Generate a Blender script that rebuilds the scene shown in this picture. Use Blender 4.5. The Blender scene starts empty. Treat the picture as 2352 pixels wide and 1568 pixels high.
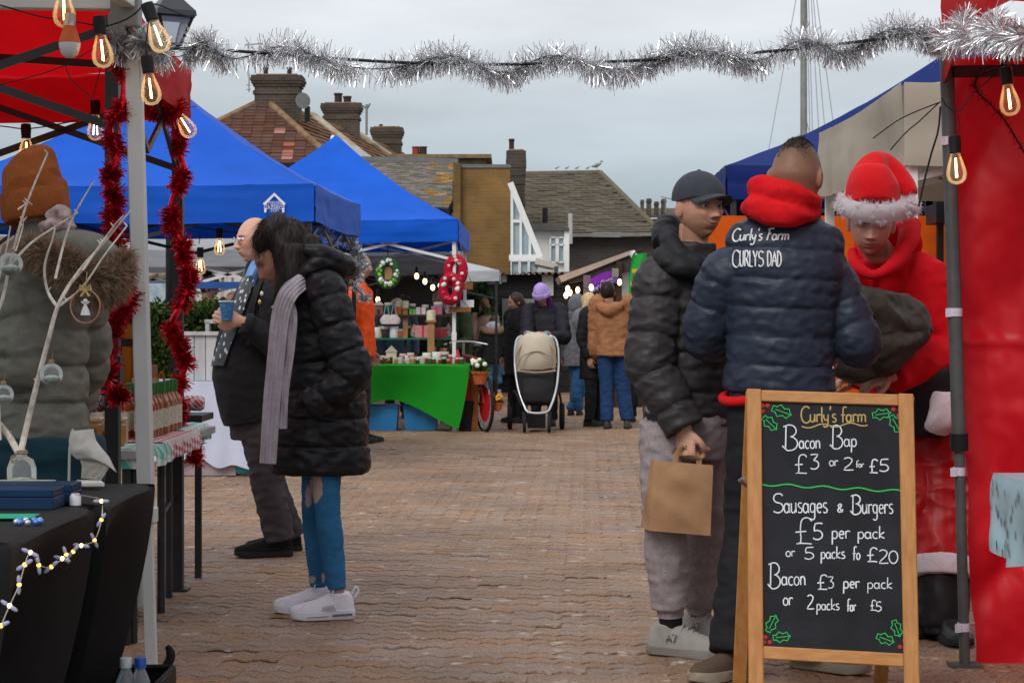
import bpy, bmesh, math, random
import numpy as np
from mathutils import Vector, Matrix, noise
from mathutils.bvhtree import BVHTree
random.seed(7); np.random.seed(7)
PI = math.pi
SC = bpy.context.scene
COL = SC.collection
# ------------------------------------------------------------------ camera
F, CX, HY, HC = 4400.0, 1176.0, 737.0, 1.22      # focal length and horizon in units of a 2352 x 1568 picture
cam = bpy.data.cameras.new('camera'); co = bpy.data.objects.new('camera', cam); COL.objects.link(co)
co.location = (0, 0, HC); co.rotation_euler = (PI/2, 0, 0)
cam.sensor_width = 36; cam.lens = 36*F/2352; cam.shift_y = -(784-HY)/2352
cam.clip_start = .1; cam.clip_end = 2000
cam.dof.use_dof = True; cam.dof.focus_distance = 7.6; cam.dof.aperture_fstop = 16.0
SC.camera = co
# ------------------------------------------------------------------ sky (thick even cloud over a clear-sky base) and sun
W = bpy.data.worlds.new('World'); SC.world = W; W.use_nodes = True
nt = W.node_tree; nt.nodes.clear()
def wn(t, **k):
    n = nt.nodes.new(t)
    for a, b in k.items(): setattr(n, a, b)
    return n
SUN_EL, SUN_ROT = math.radians(44), math.radians(212)
sky = wn('ShaderNodeTexSky', sky_type='NISHITA', sun_disc=False, sun_elevation=SUN_EL, sun_rotation=SUN_ROT)
tc = wn('ShaderNodeTexCoord'); sep = wn('ShaderNodeSeparateXYZ'); nt.links.new(tc.outputs['Generated'], sep.inputs[0])
ramp = wn('ShaderNodeValToRGB'); nt.links.new(sep.outputs['Z'], ramp.inputs[0])
cr = ramp.color_ramp; cr.elements[0].position = 0.0; cr.elements[0].color = (3.0, 3.85, 4.5, 1)
cr.elements[1].position = 1.0; cr.elements[1].color = (9.6, 9.8, 10.2, 1)
for p, c in ((.06, (3.8, 4.55, 5.15)), (.11, (5.2, 5.7, 6.15)), (.17, (7.2, 7.35, 7.6)), (.5, (8.2, 8.4, 8.8))):
    e = cr.elements.new(p); e.color = (*c, 1)
mp = wn('ShaderNodeMapping'); mp.inputs['Scale'].default_value = (3.0, 3.0, 14.0); nt.links.new(tc.outputs['Generated'], mp.inputs[0])
nz = wn('ShaderNodeTexNoise'); nz.inputs['Scale'].default_value = 1.6; nz.inputs['Detail'].default_value = 5; nz.inputs['Roughness'].default_value = .5
nt.links.new(mp.outputs[0], nz.inputs['Vector'])
mr = wn('ShaderNodeMapRange'); mr.inputs[1].default_value = .3; mr.inputs[2].default_value = .7; mr.inputs[3].default_value = .82; mr.inputs[4].default_value = 1.18
nt.links.new(nz.outputs[0], mr.inputs[0])
mul = wn('ShaderNodeVectorMath', operation='SCALE'); nt.links.new(ramp.outputs[0], mul.inputs[0]); nt.links.new(mr.outputs[0], mul.inputs['Scale'])
mix = wn('ShaderNodeMix', data_type='RGBA'); mix.inputs[0].default_value = .90
nt.links.new(sky.outputs[0], mix.inputs[6]); nt.links.new(mul.outputs[0], mix.inputs[7])
bg = wn('ShaderNodeBackground'); bg.inputs[1].default_value = .092; nt.links.new(mix.outputs[2], bg.inputs[0])
wo = wn('ShaderNodeOutputWorld'); nt.links.new(bg.outputs[0], wo.inputs[0])
sl = bpy.data.lights.new('sun', 'SUN'); sl.energy = 1.5; sl.angle = math.radians(28); sl.color = (1, .96, .9)
so = bpy.data.objects.new('sun', sl); COL.objects.link(so)
az = SUN_ROT                                   # clockwise from +Y: behind the camera on its left
sd = Vector((math.sin(az)*math.cos(SUN_EL), math.cos(az)*math.cos(SUN_EL), math.sin(SUN_EL)))
so.rotation_euler = sd.to_track_quat('Z', 'Y').to_euler(); so.location = sd*60
vs = SC.view_settings; vs.view_transform = 'Standard'; vs.look = 'None'; vs.exposure = 0.28; vs.gamma = 1; vs.use_curve_mapping = False
SC.render.resolution_x, SC.render.resolution_y = 1024, 682

def P(x, y, d): return Vector(((x-CX)/F*d, d, HC-(y-HY)/F*d))
def G(x, d): return Vector(((x-CX)/F*d, d, 0))          # ground point under picture column x at distance d
def gd(y): return F*HC/(y-HY)                           # distance of a ground point seen at picture row y
V = Vector
# ------------------------------------------------------------------ materials
def lin(r, g, b):
    f = lambda c: (c/255/12.92) if c/255 <= .04045 else ((c/255+.055)/1.055)**2.4
    return (f(r), f(g), f(b))
MATS = {}
def mat(name, col, rough=.6, var=.12, vs=6, bump=0, bs=150, metal=0, sheen=0, transl=0, coat=0, stretch=(1, 1, 1), col2=None, attr=False, rnd=0, emit=0, alpha=1, spec=None, bdist=.004, world=False, ridged=False, fine=0, fs=260):
    if name in MATS: return MATS[name]
    if spec is None: spec = .18 if rough >= .5 else .45
    m = bpy.data.materials.new(name); m.use_nodes = True; MATS[name] = m
    t = m.node_tree; L = t.links; b = t.nodes['Principled BSDF']; out = t.nodes['Material Output']
    N = lambda k: t.nodes.new(k)
    tcn = N('ShaderNodeTexCoord'); mpn = N('ShaderNodeMapping'); mpn.inputs['Scale'].default_value = stretch
    L.new(N('ShaderNodeNewGeometry').outputs['Position'] if world else tcn.outputs['Object'], mpn.inputs[0])
    n1 = N('ShaderNodeTexNoise'); n1.inputs['Scale'].default_value = vs; n1.inputs['Detail'].default_value = 5; n1.inputs['Roughness'].default_value = .6
    L.new(mpn.outputs[0], n1.inputs['Vector'])
    mx = N('ShaderNodeMix'); mx.data_type = 'RGBA'
    rmp = N('ShaderNodeMapRange'); rmp.inputs[1].default_value = .32; rmp.inputs[2].default_value = .68
    L.new(n1.outputs[0], rmp.inputs[0]); L.new(rmp.outputs[0], mx.inputs[0])
    if col2 is None:
        mx.inputs[6].default_value = (*[c*(1-var) for c in col], 1); mx.inputs[7].default_value = (*[min(1, c*(1+var)) for c in col], 1)
    else:
        mx.inputs[6].default_value = (*col, 1); mx.inputs[7].default_value = (*col2, 1)
    last = mx.outputs[2]
    if fine:
        n3 = N('ShaderNodeTexNoise'); n3.inputs['Scale'].default_value = fs; n3.inputs['Detail'].default_value = 3; L.new(mpn.outputs[0], n3.inputs['Vector'])
        r4 = N('ShaderNodeMapRange'); r4.inputs[1].default_value = .3; r4.inputs[2].default_value = .7; r4.inputs[3].default_value = 1-fine; r4.inputs[4].default_value = 1+fine; L.new(n3.outputs[0], r4.inputs[0])
        v3 = N('ShaderNodeVectorMath'); v3.operation = 'SCALE'; L.new(last, v3.inputs[0]); L.new(r4.outputs[0], v3.inputs['Scale']); last = v3.outputs[0]
    if attr:
        at = N('ShaderNodeAttribute'); at.attribute_name = 'Col'
        mm = N('ShaderNodeMix'); mm.data_type = 'RGBA'; mm.blend_type = 'MULTIPLY'; mm.inputs[0].default_value = 1
        L.new(last, mm.inputs[6]); L.new(at.outputs[0], mm.inputs[7]); last = mm.outputs[2]
    if rnd:
        oi = N('ShaderNodeObjectInfo'); ge = N('ShaderNodeNewGeometry'); ad = N('ShaderNodeMath'); ad.operation = 'ADD'
        L.new(oi.outputs['Random'], ad.inputs[0]); L.new(ge.outputs['Random Per Island'], ad.inputs[1])
        fr = N('ShaderNodeMath'); fr.operation = 'FRACT'; L.new(ad.outputs[0], fr.inputs[0])
        hv = N('ShaderNodeHueSaturation')
        r2 = N('ShaderNodeMapRange'); r2.inputs[3].default_value = 1-rnd; r2.inputs[4].default_value = 1+rnd; L.new(fr.outputs[0], r2.inputs[0])
        f2 = N('ShaderNodeMath'); f2.operation = 'MULTIPLY'; f2.inputs[1].default_value = 7.31; L.new(fr.outputs[0], f2.inputs[0])
        f3 = N('ShaderNodeMath'); f3.operation = 'FRACT'; L.new(f2.outputs[0], f3.inputs[0])
        r3 = N('ShaderNodeMapRange'); r3.inputs[3].default_value = .72; r3.inputs[4].default_value = 1.12; L.new(f3.outputs[0], r3.inputs[0])
        L.new(r2.outputs[0], hv.inputs['Value']); L.new(r3.outputs[0], hv.inputs['Saturation']); L.new(last, hv.inputs['Color']); last = hv.outputs[0]
    L.new(last, b.inputs['Base Color'])
    b.inputs['Roughness'].default_value = rough; b.inputs['Metallic'].default_value = metal
    b.inputs['Specular IOR Level'].default_value = spec
    if sheen: b.inputs['Sheen Weight'].default_value = sheen*.18; b.inputs['Sheen Roughness'].default_value = .5
    if coat: b.inputs['Coat Weight'].default_value = coat; b.inputs['Coat Roughness'].default_value = .2
    if alpha < 1: b.inputs['Alpha'].default_value = alpha
    if emit: b.inputs['Emission Color'].default_value = (*col, 1); b.inputs['Emission Strength'].default_value = emit
    if bump:
        n2 = N('ShaderNodeTexNoise'); n2.inputs['Scale'].default_value = bs; n2.inputs['Detail'].default_value = 4
        if ridged: n2.noise_type = 'RIDGED_MULTIFRACTAL'; n2.inputs['Detail'].default_value = 3
        L.new(mpn.outputs[0], n2.inputs['Vector'])
        bp = N('ShaderNodeBump'); bp.inputs['Strength'].default_value = bump; bp.inputs['Distance'].default_value = bdist
        L.new(n2.outputs[0], bp.inputs['Height']); L.new(bp.outputs[0], b.inputs['Normal'])
    if transl:
        tr = N('ShaderNodeBsdfTranslucent'); L.new(last, tr.inputs[0]); ms = N('ShaderNodeMixShader'); ms.inputs[0].default_value = transl
        L.new(b.outputs[0], ms.inputs[1]); L.new(tr.outputs[0], ms.inputs[2]); L.new(ms.outputs[0], out.inputs[0])
    return m
def glass(name, tint=(.9, .95, .95), clear=.8, rough=.05, edge=1.):
    if name in MATS: return MATS[name]
    m = bpy.data.materials.new(name); m.use_nodes = True; MATS[name] = m
    t = m.node_tree; out = t.nodes['Material Output']; b = t.nodes['Principled BSDF']
    b.inputs['Base Color'].default_value = (*tint, 1); b.inputs['Roughness'].default_value = rough
    tr = t.nodes.new('ShaderNodeBsdfTransparent'); tr.inputs[0].default_value = (*tint, 1)
    lw = t.nodes.new('ShaderNodeFresnel'); lw.inputs[0].default_value = 1.5
    mr_ = t.nodes.new('ShaderNodeMapRange'); mr_.inputs[3].default_value = 1-clear; mr_.inputs[4].default_value = edge; t.links.new(lw.outputs[0], mr_.inputs[0])
    ms = t.nodes.new('ShaderNodeMixShader'); t.links.new(mr_.outputs[0], ms.inputs[0]); t.links.new(tr.outputs[0], ms.inputs[1]); t.links.new(b.outputs[0], ms.inputs[2])
    t.links.new(ms.outputs[0], out.inputs[0]); return m
def brick_mat(name, c1, c2, mortar, scale=1, bw=.225, bh=.075, rough=.85, rot=0):
    if name in MATS: return MATS[name]
    m = bpy.data.materials.new(name); m.use_nodes = True; MATS[name] = m
    t = m.node_tree; L = t.links; b = t.nodes['Principled BSDF']; N = lambda k: t.nodes.new(k)
    tcn = N('ShaderNodeTexCoord'); sp = N('ShaderNodeSeparateXYZ'); L.new(tcn.outputs['Object'], sp.inputs[0])
    ad = N('ShaderNodeMath'); L.new(sp.outputs[0], ad.inputs[0]); L.new(sp.outputs[1], ad.inputs[1])
    cb = N('ShaderNodeCombineXYZ'); L.new(ad.outputs[0], cb.inputs[0]); L.new(sp.outputs[2], cb.inputs[1])
    br = N('ShaderNodeTexBrick'); L.new(cb.outputs[0], br.inputs[0]); br.inputs['Scale'].default_value = scale
    br.inputs['Brick Width'].default_value = bw; br.inputs['Row Height'].default_value = bh; br.inputs['Mortar Size'].default_value = .008
    br.inputs['Color1'].default_value = (*c1, 1); br.inputs['Color2'].default_value = (*c2, 1); br.inputs['Mortar'].default_value = (*mortar, 1)
    nz_ = N('ShaderNodeTexNoise'); nz_.inputs['Scale'].default_value = 1.7; nz_.inputs['Detail'].default_value = 6; L.new(tcn.outputs['Object'], nz_.inputs['Vector'])
    mr_ = N('ShaderNodeMapRange'); mr_.inputs[1].default_value = .3; mr_.inputs[2].default_value = .7; mr_.inputs[3].default_value = .7; mr_.inputs[4].default_value = 1.25
    L.new(nz_.outputs[0], mr_.inputs[0])
    sc_ = N('ShaderNodeVectorMath'); sc_.operation = 'SCALE'; L.new(br.outputs[0], sc_.inputs[0]); L.new(mr_.outputs[0], sc_.inputs['Scale'])
    L.new(sc_.outputs[0], b.inputs['Base Color']); b.inputs['Roughness'].default_value = rough
    bp = N('ShaderNodeBump'); bp.inputs['Strength'].default_value = .5; bp.inputs['Distance'].default_value = .01; bp.invert = True
    L.new(br.outputs['Fac'], bp.inputs['Height']); L.new(bp.outputs[0], b.inputs['Normal'])
    return m
# ------------------------------------------------------------------ mesh builder
ORG = {}
def catmull(pts, ts):
    pts = np.asarray(pts, float); n = len(pts); out = []
    for t in ts:
        i = min(int(t), n-2); u = t-i
        p0, p1, p2, p3 = pts[max(i-1, 0)], pts[i], pts[i+1], pts[min(i+2, n-1)]
        out.append(.5*((2*p1)+(-p0+p2)*u+(2*p0-5*p1+4*p2-p3)*u*u+(-p0+3*p1-3*p2+p3)*u**3))
    return np.array(out)
class MB:
    def __init__(s): s.v = []; s.f = []; s.m = []
    def add(s, vs_, fs, mi=0):
        o = len(s.v); s.v += [tuple(p) for p in vs_]; s.f += [tuple(i+o for i in f) for f in fs]; s.m += [mi]*len(fs); return s
    def box(s, c, size, R=None, mi=0):
        c = V(c); hx, hy, hz = size[0]/2, size[1]/2, size[2]/2
        ps = [V((x, y, z)) for x in (-hx, hx) for y in (-hy, hy) for z in (-hz, hz)]
        if R is not None: ps = [R @ p for p in ps]
        return s.add([c+p for p in ps], [(0, 1, 3, 2), (4, 6, 7, 5), (0, 4, 5, 1), (2, 3, 7, 6), (0, 2, 6, 4), (1, 5, 7, 3)], mi)
    def bar(s, a, b, w, h=None, up=(0, 0, 1), mi=0):            # square bar from a to b
        a, b = V(a), V(b); h = h or w; t = (b-a); ln = t.length; t = t.normalized(); up = V(up)
        if abs(t.dot(up)) > .98: up = V((0, 1, 0))
        x = t.cross(up).normalized(); y = x.cross(t)
        R = Matrix((x, t, y)).transposed(); return s.box((a+b)/2, (w, ln, h), R, mi)
    def tube(s, path, rad, n=10, ref=None, step=None, quilt=None, mi=0, caps=True, roundcap=False):
        pts = np.array([tuple(p) for p in path], float); k = len(pts)
        if not isinstance(rad, (list, tuple)): rad = [rad]*k
        rr = np.array([(r, r) if not isinstance(r, (list, tuple)) else r for r in rad], float)
        if step and k > 1:
            L = sum(np.linalg.norm(pts[i+1]-pts[i]) for i in range(k-1)); m = max(k, int(L/step)+1)
            seg = [np.linalg.norm(pts[i+1]-pts[i]) for i in range(k-1)]; cum = np.concatenate([[0], np.cumsum(seg)])
            ts = [np.interp(x, cum, np.arange(k)) for x in np.linspace(0, cum[-1], m)]
            pts = catmull(pts, ts); rr = np.maximum(catmull(rr, ts), 1e-4)
        k = len(pts); T = np.gradient(pts, axis=0); cum = 0; o = len(s.v); prev = None
        for i in range(k):
            if i: cum += np.linalg.norm(pts[i]-pts[i-1])
            t = V(T[i]).normalized()
            if ref is not None: a = V(ref)-t*V(ref).dot(t)
            elif prev is not None: a = prev-t*prev.dot(t)
            else:
                r0 = V((1, 0, 0)) if abs(t.x) < .8 else V((0, 1, 0)); a = r0-t*r0.dot(t)
            if a.length < 1e-6: a = t.orthogonal()
            a.normalize(); prev = a; b = t.cross(a)
            q = 0
            if quilt:
                ph = cum/quilt[0]; ds = abs(ph-round(ph))*quilt[0]; dn_ = quilt[2] if len(quilt) > 2 else .5
                q = quilt[1]*(abs(math.sin(PI*ph))**.5*(1-dn_)-.6-dn_*1.3*math.exp(-(ds/.009)**2))
            p = V(pts[i])
            for j in range(n):
                an = 2*PI*j/n
                s.v.append(tuple(p+a*(rr[i][0]+q)*math.cos(an)+b*(rr[i][1]+q)*math.sin(an)))
        for i in range(k-1):
            for j in range(n):
                j2 = (j+1) % n; s.f.append((o+i*n+j, o+i*n+j2, o+(i+1)*n+j2, o+(i+1)*n+j)); s.m.append(mi)
        if caps:
            s.f.append(tuple(o+j for j in reversed(range(n)))); s.f.append(tuple(o+(k-1)*n+j for j in range(n))); s.m += [mi, mi]
        return s
    def lathe(s, prof, n=16, c=(0, 0, 0), R=None, mi=0, a0=0, a1=2*PI):
        c = V(c); o = len(s.v); k = len(prof)
        for (r, z) in prof:
            for j in range(n):
                an = 2*PI*j/n; p = V((r*math.cos(an), r*math.sin(an), z)); s.v.append(tuple(c+(R @ p if R is not None else p)))
        for i in range(k-1):
            for j in range(n):
                j2 = (j+1) % n; s.f.append((o+i*n+j, o+i*n+j2, o+(i+1)*n+j2, o+(i+1)*n+j)); s.m.append(mi)
        if prof[0][0] > 1e-5: s.f.append(tuple(o+j for j in reversed(range(n)))); s.m.append(mi)
        if prof[-1][0] > 1e-5: s.f.append(tuple(o+(k-1)*n+j for j in range(n))); s.m.append(mi)
        return s
    def ell(s, c, r, R=None, n=20, m=14, fn=None, mi=0):
        c = V(c); r = V(r) if hasattr(r, '__len__') else V((r, r, r)); o = len(s.v)
        for i in range(m+1):
            th = PI*i/m
            for j in range(n):
                ph = 2*PI*j/n; d = V((math.sin(th)*math.cos(ph), math.sin(th)*math.sin(ph), math.cos(th)))
                p = V((d.x*r.x, d.y*r.y, d.z*r.z))
                if fn: p = fn(p, d)
                s.v.append(tuple(c+(R @ p if R is not None else p)))
        for i in range(m):
            for j in range(n):
                j2 = (j+1) % n; s.f.append((o+i*n+j, o+(i+1)*n+j, o+(i+1)*n+j2, o+i*n+j2)); s.m.append(mi)
        return s
    def grid(s, fn, nu, nv, mi=0, wrap=False):
        o = len(s.v); w = nu if wrap else nu+1
        for j in range(nv+1):
            for i in range(w): s.v.append(tuple(fn(i/nu, j/nv)))
        for j in range(nv):
            for i in range(nu):
                i2 = (i+1) % w if wrap else i+1
                s.f.append((o+j*w+i, o+j*w+i2, o+(j+1)*w+i2, o+(j+1)*w+i)); s.m.append(mi)
        return s
    def prism(s, poly, vec, mi=0):                              # planar polygon swept along vec
        n = len(poly); vec = V(vec); a = [V(p) for p in poly]; b = [p+vec for p in a]
        return s.add(a+b, [tuple(range(n-1, -1, -1)), tuple(range(n, 2*n))]+[(i, (i+1) % n, n+(i+1) % n, n+i) for i in range(n)], mi)
    def ribbon(s, pts, w, nrm, lift=0, mi=0):                   # flat stroke of width w lying on a surface with normal nrm
        pts = [V(p) for p in pts]; nrm = V(nrm).normalized(); o = len(s.v); k = len(pts)
        for i, p in enumerate(pts):
            t = (pts[min(i+1, k-1)]-pts[max(i-1, 0)]); t = t.normalized() if t.length > 1e-9 else V((1, 0, 0)); sd_ = t.cross(nrm).normalized()*w/2
            s.v += [tuple(p+sd_+nrm*lift), tuple(p-sd_+nrm*lift)]
        for i in range(k-1): s.f.append((o+2*i, o+2*i+1, o+2*i+3, o+2*i+2)); s.m.append(mi)
        return s
    def strand(s, p, d, ln, w, tip=.3, side=None, bend=None):
        p = V(p); d = V(d).normalized(); sd_ = side or d.cross(V((random.gauss(0, 1), random.gauss(0, 1), random.gauss(0, 1)))).normalized()
        e = p+d*ln+(bend or V((0, 0, 0))); o = len(s.v); sd_ = sd_*w/2
        s.v += [tuple(p-sd_), tuple(p+sd_), tuple(e+sd_*tip), tuple(e-sd_*tip)]; s.f.append((o, o+1, o+2, o+3)); s.m.append(0)
    def xf(s, fn): s.v = [tuple(fn(V(p))) for p in s.v]; return s
    def mesh(s, name, org=(0, 0, 0), smooth=40, bevel=0, recalc=True):
        me = bpy.data.meshes.new(name); org = np.array(tuple(org))
        vs_ = (np.array(s.v, float)-org) if s.v else np.zeros((0, 3))
        me.from_pydata(vs_.tolist(), [], s.f)
        if max(s.m, default=0): me.polygons.foreach_set('material_index', s.m)
        if bevel or recalc:
            bm = bmesh.new(); bm.from_mesh(me)
            if recalc: bmesh.ops.recalc_face_normals(bm, faces=bm.faces)
            if bevel:
                es = [e for e in bm.edges if len(e.link_faces) == 2 and e.calc_face_angle(0) > .5]
                bmesh.ops.bevel(bm, geom=es, offset=bevel, segments=1, affect='EDGES', profile=.7, clamp_overlap=True)
            bm.to_mesh(me); bm.free()
        if smooth:
            me.shade_smooth()
            if smooth < 180: me.set_sharp_from_angle(angle=math.radians(smooth))
        return me
    def build(s, name, m, parent=None, org=None, smooth=40, bevel=0, recalc=True, colors=None):
        o_ = V(ORG[parent.name]) if parent else V(org or (0, 0, 0))
        me = s.mesh(name, o_, smooth, bevel, recalc)
        ob = bpy.data.objects.new(name, me); COL.objects.link(ob)
        for q in (m if isinstance(m, (list, tuple)) else [m]): me.materials.append(q)
        if parent: ob.parent = parent
        else: ob.location = o_
        ORG[ob.name] = tuple(o_)
        if colors is not None:
            ca = me.color_attributes.new('Col', 'FLOAT_COLOR', 'POINT'); arr = np.ones((len(me.vertices), 4), np.float32); arr[:, :3] = colors; ca.data.foreach_set('color', arr.ravel())
        return ob
def tag(o, label, cat, group=None):
    o['label'] = label; o['category'] = cat
    if group: o['group'] = group
    return o
def thing(name, label, cat, loc, group=None):
    o = bpy.data.objects.new(name, None); COL.objects.link(o); o.location = loc; o.empty_display_size = .1; ORG[o.name] = tuple(loc)
    return tag(o, label, cat, group)
def copy_thing(o, loc, label=None, rz=None, parent=None, scale=None):
    c = o.copy(); COL.objects.link(c)
    if parent is None:
        c.location = loc
        if rz is not None: c.rotation_euler = (0, 0, rz)
        if scale: c.scale = scale
        if label: c['label'] = label
        ORG[c.name] = tuple(loc)
    else: c.parent = parent
    for ch in list(o.children): copy_thing(ch, None, parent=c)
    return c
def fuse(mb, vox, it=2, fac=.5):
    me = bpy.data.meshes.new('tmp'); me.from_pydata(mb.v, [], mb.f)
    ob = bpy.data.objects.new('tmp', me); COL.objects.link(ob)
    r = ob.modifiers.new('r', 'REMESH'); r.mode = 'VOXEL'; r.voxel_size = vox
    if it: q = ob.modifiers.new('s', 'SMOOTH'); q.iterations = it; q.factor = fac
    dg = bpy.context.evaluated_depsgraph_get(); ev = ob.evaluated_get(dg); m2 = ev.to_mesh()
    n = len(m2.vertices); vs_ = np.empty(n*3); m2.vertices.foreach_get('co', vs_); vs_ = vs_.reshape(-1, 3)
    nr = np.empty(n*3); m2.vertices.foreach_get('normal', nr); nr = nr.reshape(-1, 3)
    fs = [tuple(p.vertices) for p in m2.polygons]
    ev.to_mesh_clear(); bpy.data.objects.remove(ob); bpy.data.meshes.remove(me)
    out = MB(); out.v = [tuple(p) for p in vs_]; out.f = fs; out.m = [0]*len(fs); out.n = nr
    return out
def wrinkle(mb, amp, freq=9, stretch=(1, 1, 1), seed=0, ridged=True):
    for i, p in enumerate(mb.v):
        q = V((p[0]*stretch[0]*freq+seed, p[1]*stretch[1]*freq, p[2]*stretch[2]*freq))
        a = noise.noise(q); b_ = noise.noise(q*2.3+V((5, 1, 2)))
        h = (1-2.2*abs(a))*.7+.4*b_ if ridged else a+.4*b_
        nn = mb.n[i]; mb.v[i] = (p[0]+nn[0]*amp*h, p[1]+nn[1]*amp*h, p[2]+nn[2]*amp*h)
    return mb
def text_mesh(body, size, extrude=.001, shear=0):
    cu = bpy.data.curves.new('t', 'FONT'); cu.body = body; cu.size = size; cu.extrude = extrude; cu.align_x = 'CENTER'; cu.shear = shear; cu.resolution_u = 3
    ob = bpy.data.objects.new('t', cu); COL.objects.link(ob); dg = bpy.context.evaluated_depsgraph_get(); me = ob.evaluated_get(dg).to_mesh()
    mb = MB(); mb.add([v.co.copy() for v in me.vertices], [tuple(p.vertices) for p in me.polygons]); ob.evaluated_get(dg).to_mesh_clear()
    bpy.data.objects.remove(ob); bpy.data.curves.remove(cu); return mb
# ================================================================== GROUND AND PAVING
def paving_far_mat():
    m = bpy.data.materials.new('paving_base'); m.use_nodes = True; t = m.node_tree; L = t.links; b = t.nodes['Principled BSDF']; N = lambda k: t.nodes.new(k)
    tcn = N('ShaderNodeTexCoord'); sp = N('ShaderNodeSeparateXYZ'); L.new(tcn.outputs['Object'], sp.inputs[0])
    br = N('ShaderNodeTexBrick'); L.new(tcn.outputs['Object'], br.inputs[0]); br.inputs['Scale'].default_value = 1
    br.inputs['Brick Width'].default_value = .225; br.inputs['Row Height'].default_value = .1125; br.inputs['Mortar Size'].default_value = .006
    br.inputs['Color1'].default_value = (.28, .162, .10, 1); br.inputs['Color2'].default_value = (.255, .147, .09, 1); br.inputs['Mortar'].default_value = (.19, .11, .068, 1)
    n = N('ShaderNodeTexNoise'); n.inputs['Scale'].default_value = .8; n.inputs['Detail'].default_value = 7; L.new(tcn.outputs['Object'], n.inputs['Vector'])
    mr_ = N('ShaderNodeMapRange'); mr_.inputs[1].default_value = .3; mr_.inputs[2].default_value = .7; mr_.inputs[3].default_value = .75; mr_.inputs[4].default_value = 1.25; L.new(n.outputs[0], mr_.inputs[0])
    sc_ = N('ShaderNodeVectorMath'); sc_.operation = 'SCALE'; L.new(br.outputs[0], sc_.inputs[0]); L.new(mr_.outputs[0], sc_.inputs['Scale'])
    # near the built blocks the sheet is only the sand and soil in the joints
    mk = N('ShaderNodeMath'); mk.operation = 'GREATER_THAN'; mk.inputs[1].default_value = 24.9; L.new(sp.outputs[1], mk.inputs[0])
    mx = N('ShaderNodeMix'); mx.data_type = 'RGBA'; L.new(mk.outputs[0], mx.inputs[0]); mx.inputs[6].default_value = (.030, .020, .010, 1); L.new(sc_.outputs[0], mx.inputs[7])
    L.new(mx.outputs[2], b.inputs['Base Color']); b.inputs['Roughness'].default_value = .75; return m
gm = MB(); gm.grid(lambda u, v: V(((u-.5)*900, -20+v*900, -.009)), 4, 4)
ground = gm.build('ground', paving_far_mat(), smooth=0); ground['kind'] = 'structure'
def paver_mb(w=.2, h=.0965, a=.021, c=.0095, dz=0.):
    pat = [0, .8, 1, .3, -.8, -1, -.2, .7, 1, .3, -.8, -1, 0]; pat = [(0, .75, 1, .45, -.65, -1)[i % 6] for i in range(13)]
    n = 12; low = [(-w/2+w*i/n, -h/2+a*pat[i]) for i in range(n+1)]; up = [(-w/2+w*i/n, h/2+a*pat[i]) for i in range(n, -1, -1)]
    up[0] = (up[0][0], up[0][1]); out = low+up; m = len(out)
    ins = [(x, y-(c if i > n else -c*.5)) for i, (x, y) in enumerate(out)]
    mb = MB(); vs_ = [(x, y, -.006) for x, y in out]+[(x, y, 0) for x, y in ins]
    return vs_, [tuple(range(m, 2*m))]+[(i, (i+1) % m, m+(i+1) % m, m+i) for i in range(m)]
pv_v, pv_f = paver_mb()
m_pav = mat('paving_block', (.255, .152, .088), rough=.6, var=.24, vs=1.3, bump=.6, bs=120, rnd=.06, spec=.4, world=True, fine=.45, fs=90)
_t = m_pav.node_tree; _b = _t.nodes['Principled BSDF']; _src = _b.inputs['Base Color'].links[0].from_socket      # pale flecks on some blocks
_g = _t.nodes.new('ShaderNodeNewGeometry'); _n = _t.nodes.new('ShaderNodeTexNoise'); _n.inputs['Scale'].default_value = 9; _n.inputs['Detail'].default_value = 4; _t.links.new(_g.outputs['Position'], _n.inputs['Vector'])
_r = _t.nodes.new('ShaderNodeMapRange'); _r.inputs[1].default_value = .63; _r.inputs[2].default_value = .70; _r.inputs[4].default_value = .8; _t.links.new(_n.outputs[0], _r.inputs[0])
_m = _t.nodes.new('ShaderNodeMix'); _m.data_type = 'RGBA'; _m.inputs[7].default_value = (.50, .43, .35, 1); _t.links.new(_r.outputs[0], _m.inputs[0]); _t.links.new(_src, _m.inputs[6]); _t.links.new(_m.outputs[2], _b.inputs['Base Color'])
pm = MB(); pm.add(pv_v, pv_f); paver_me = pm.mesh('paving_block', smooth=0, recalc=False); paver_me.materials.append(m_pav)
rot0 = math.radians(-2.2); cr0, sr0 = math.cos(rot0), math.sin(rot0)
cells = []
for j in range(0, 202):
    for i in range(-54, 55):
        x = i*.2+random.Random(j*7+1).choice((0, .1)); y = 5.2+j*.1
        X, Y = x*cr0-(y-5.2)*sr0, x*sr0+(y-5.2)*cr0+5.2
        if 5.2 < Y < 24.9 and abs(X) < .2675*Y+1.2: cells.append((X, Y, j, i))
def px_of(X, Y, Z=0): return CX+F*X/Y, HY+F*(HC-Z)/Y
near = [c for c in cells if 640 < px_of(c[0], c[1])[0] < 1640 and px_of(c[0], c[1])[1] < 1590]
near += [c for c in cells if 370 < px_of(c[0], c[1])[0] <= 640 and 1280 < px_of(c[0], c[1])[1] < 1590]
near.sort(key=lambda c: c[1]); near_set = set((c[2], c[3]) for c in near[:300])
stuff = MB()
def jit(c):
    r = random.Random(c[2]*977+c[3]); return r.gauss(0, .0016), r.gauss(0, .018), r.gauss(0, .009), r.gauss(0, .008)
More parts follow.
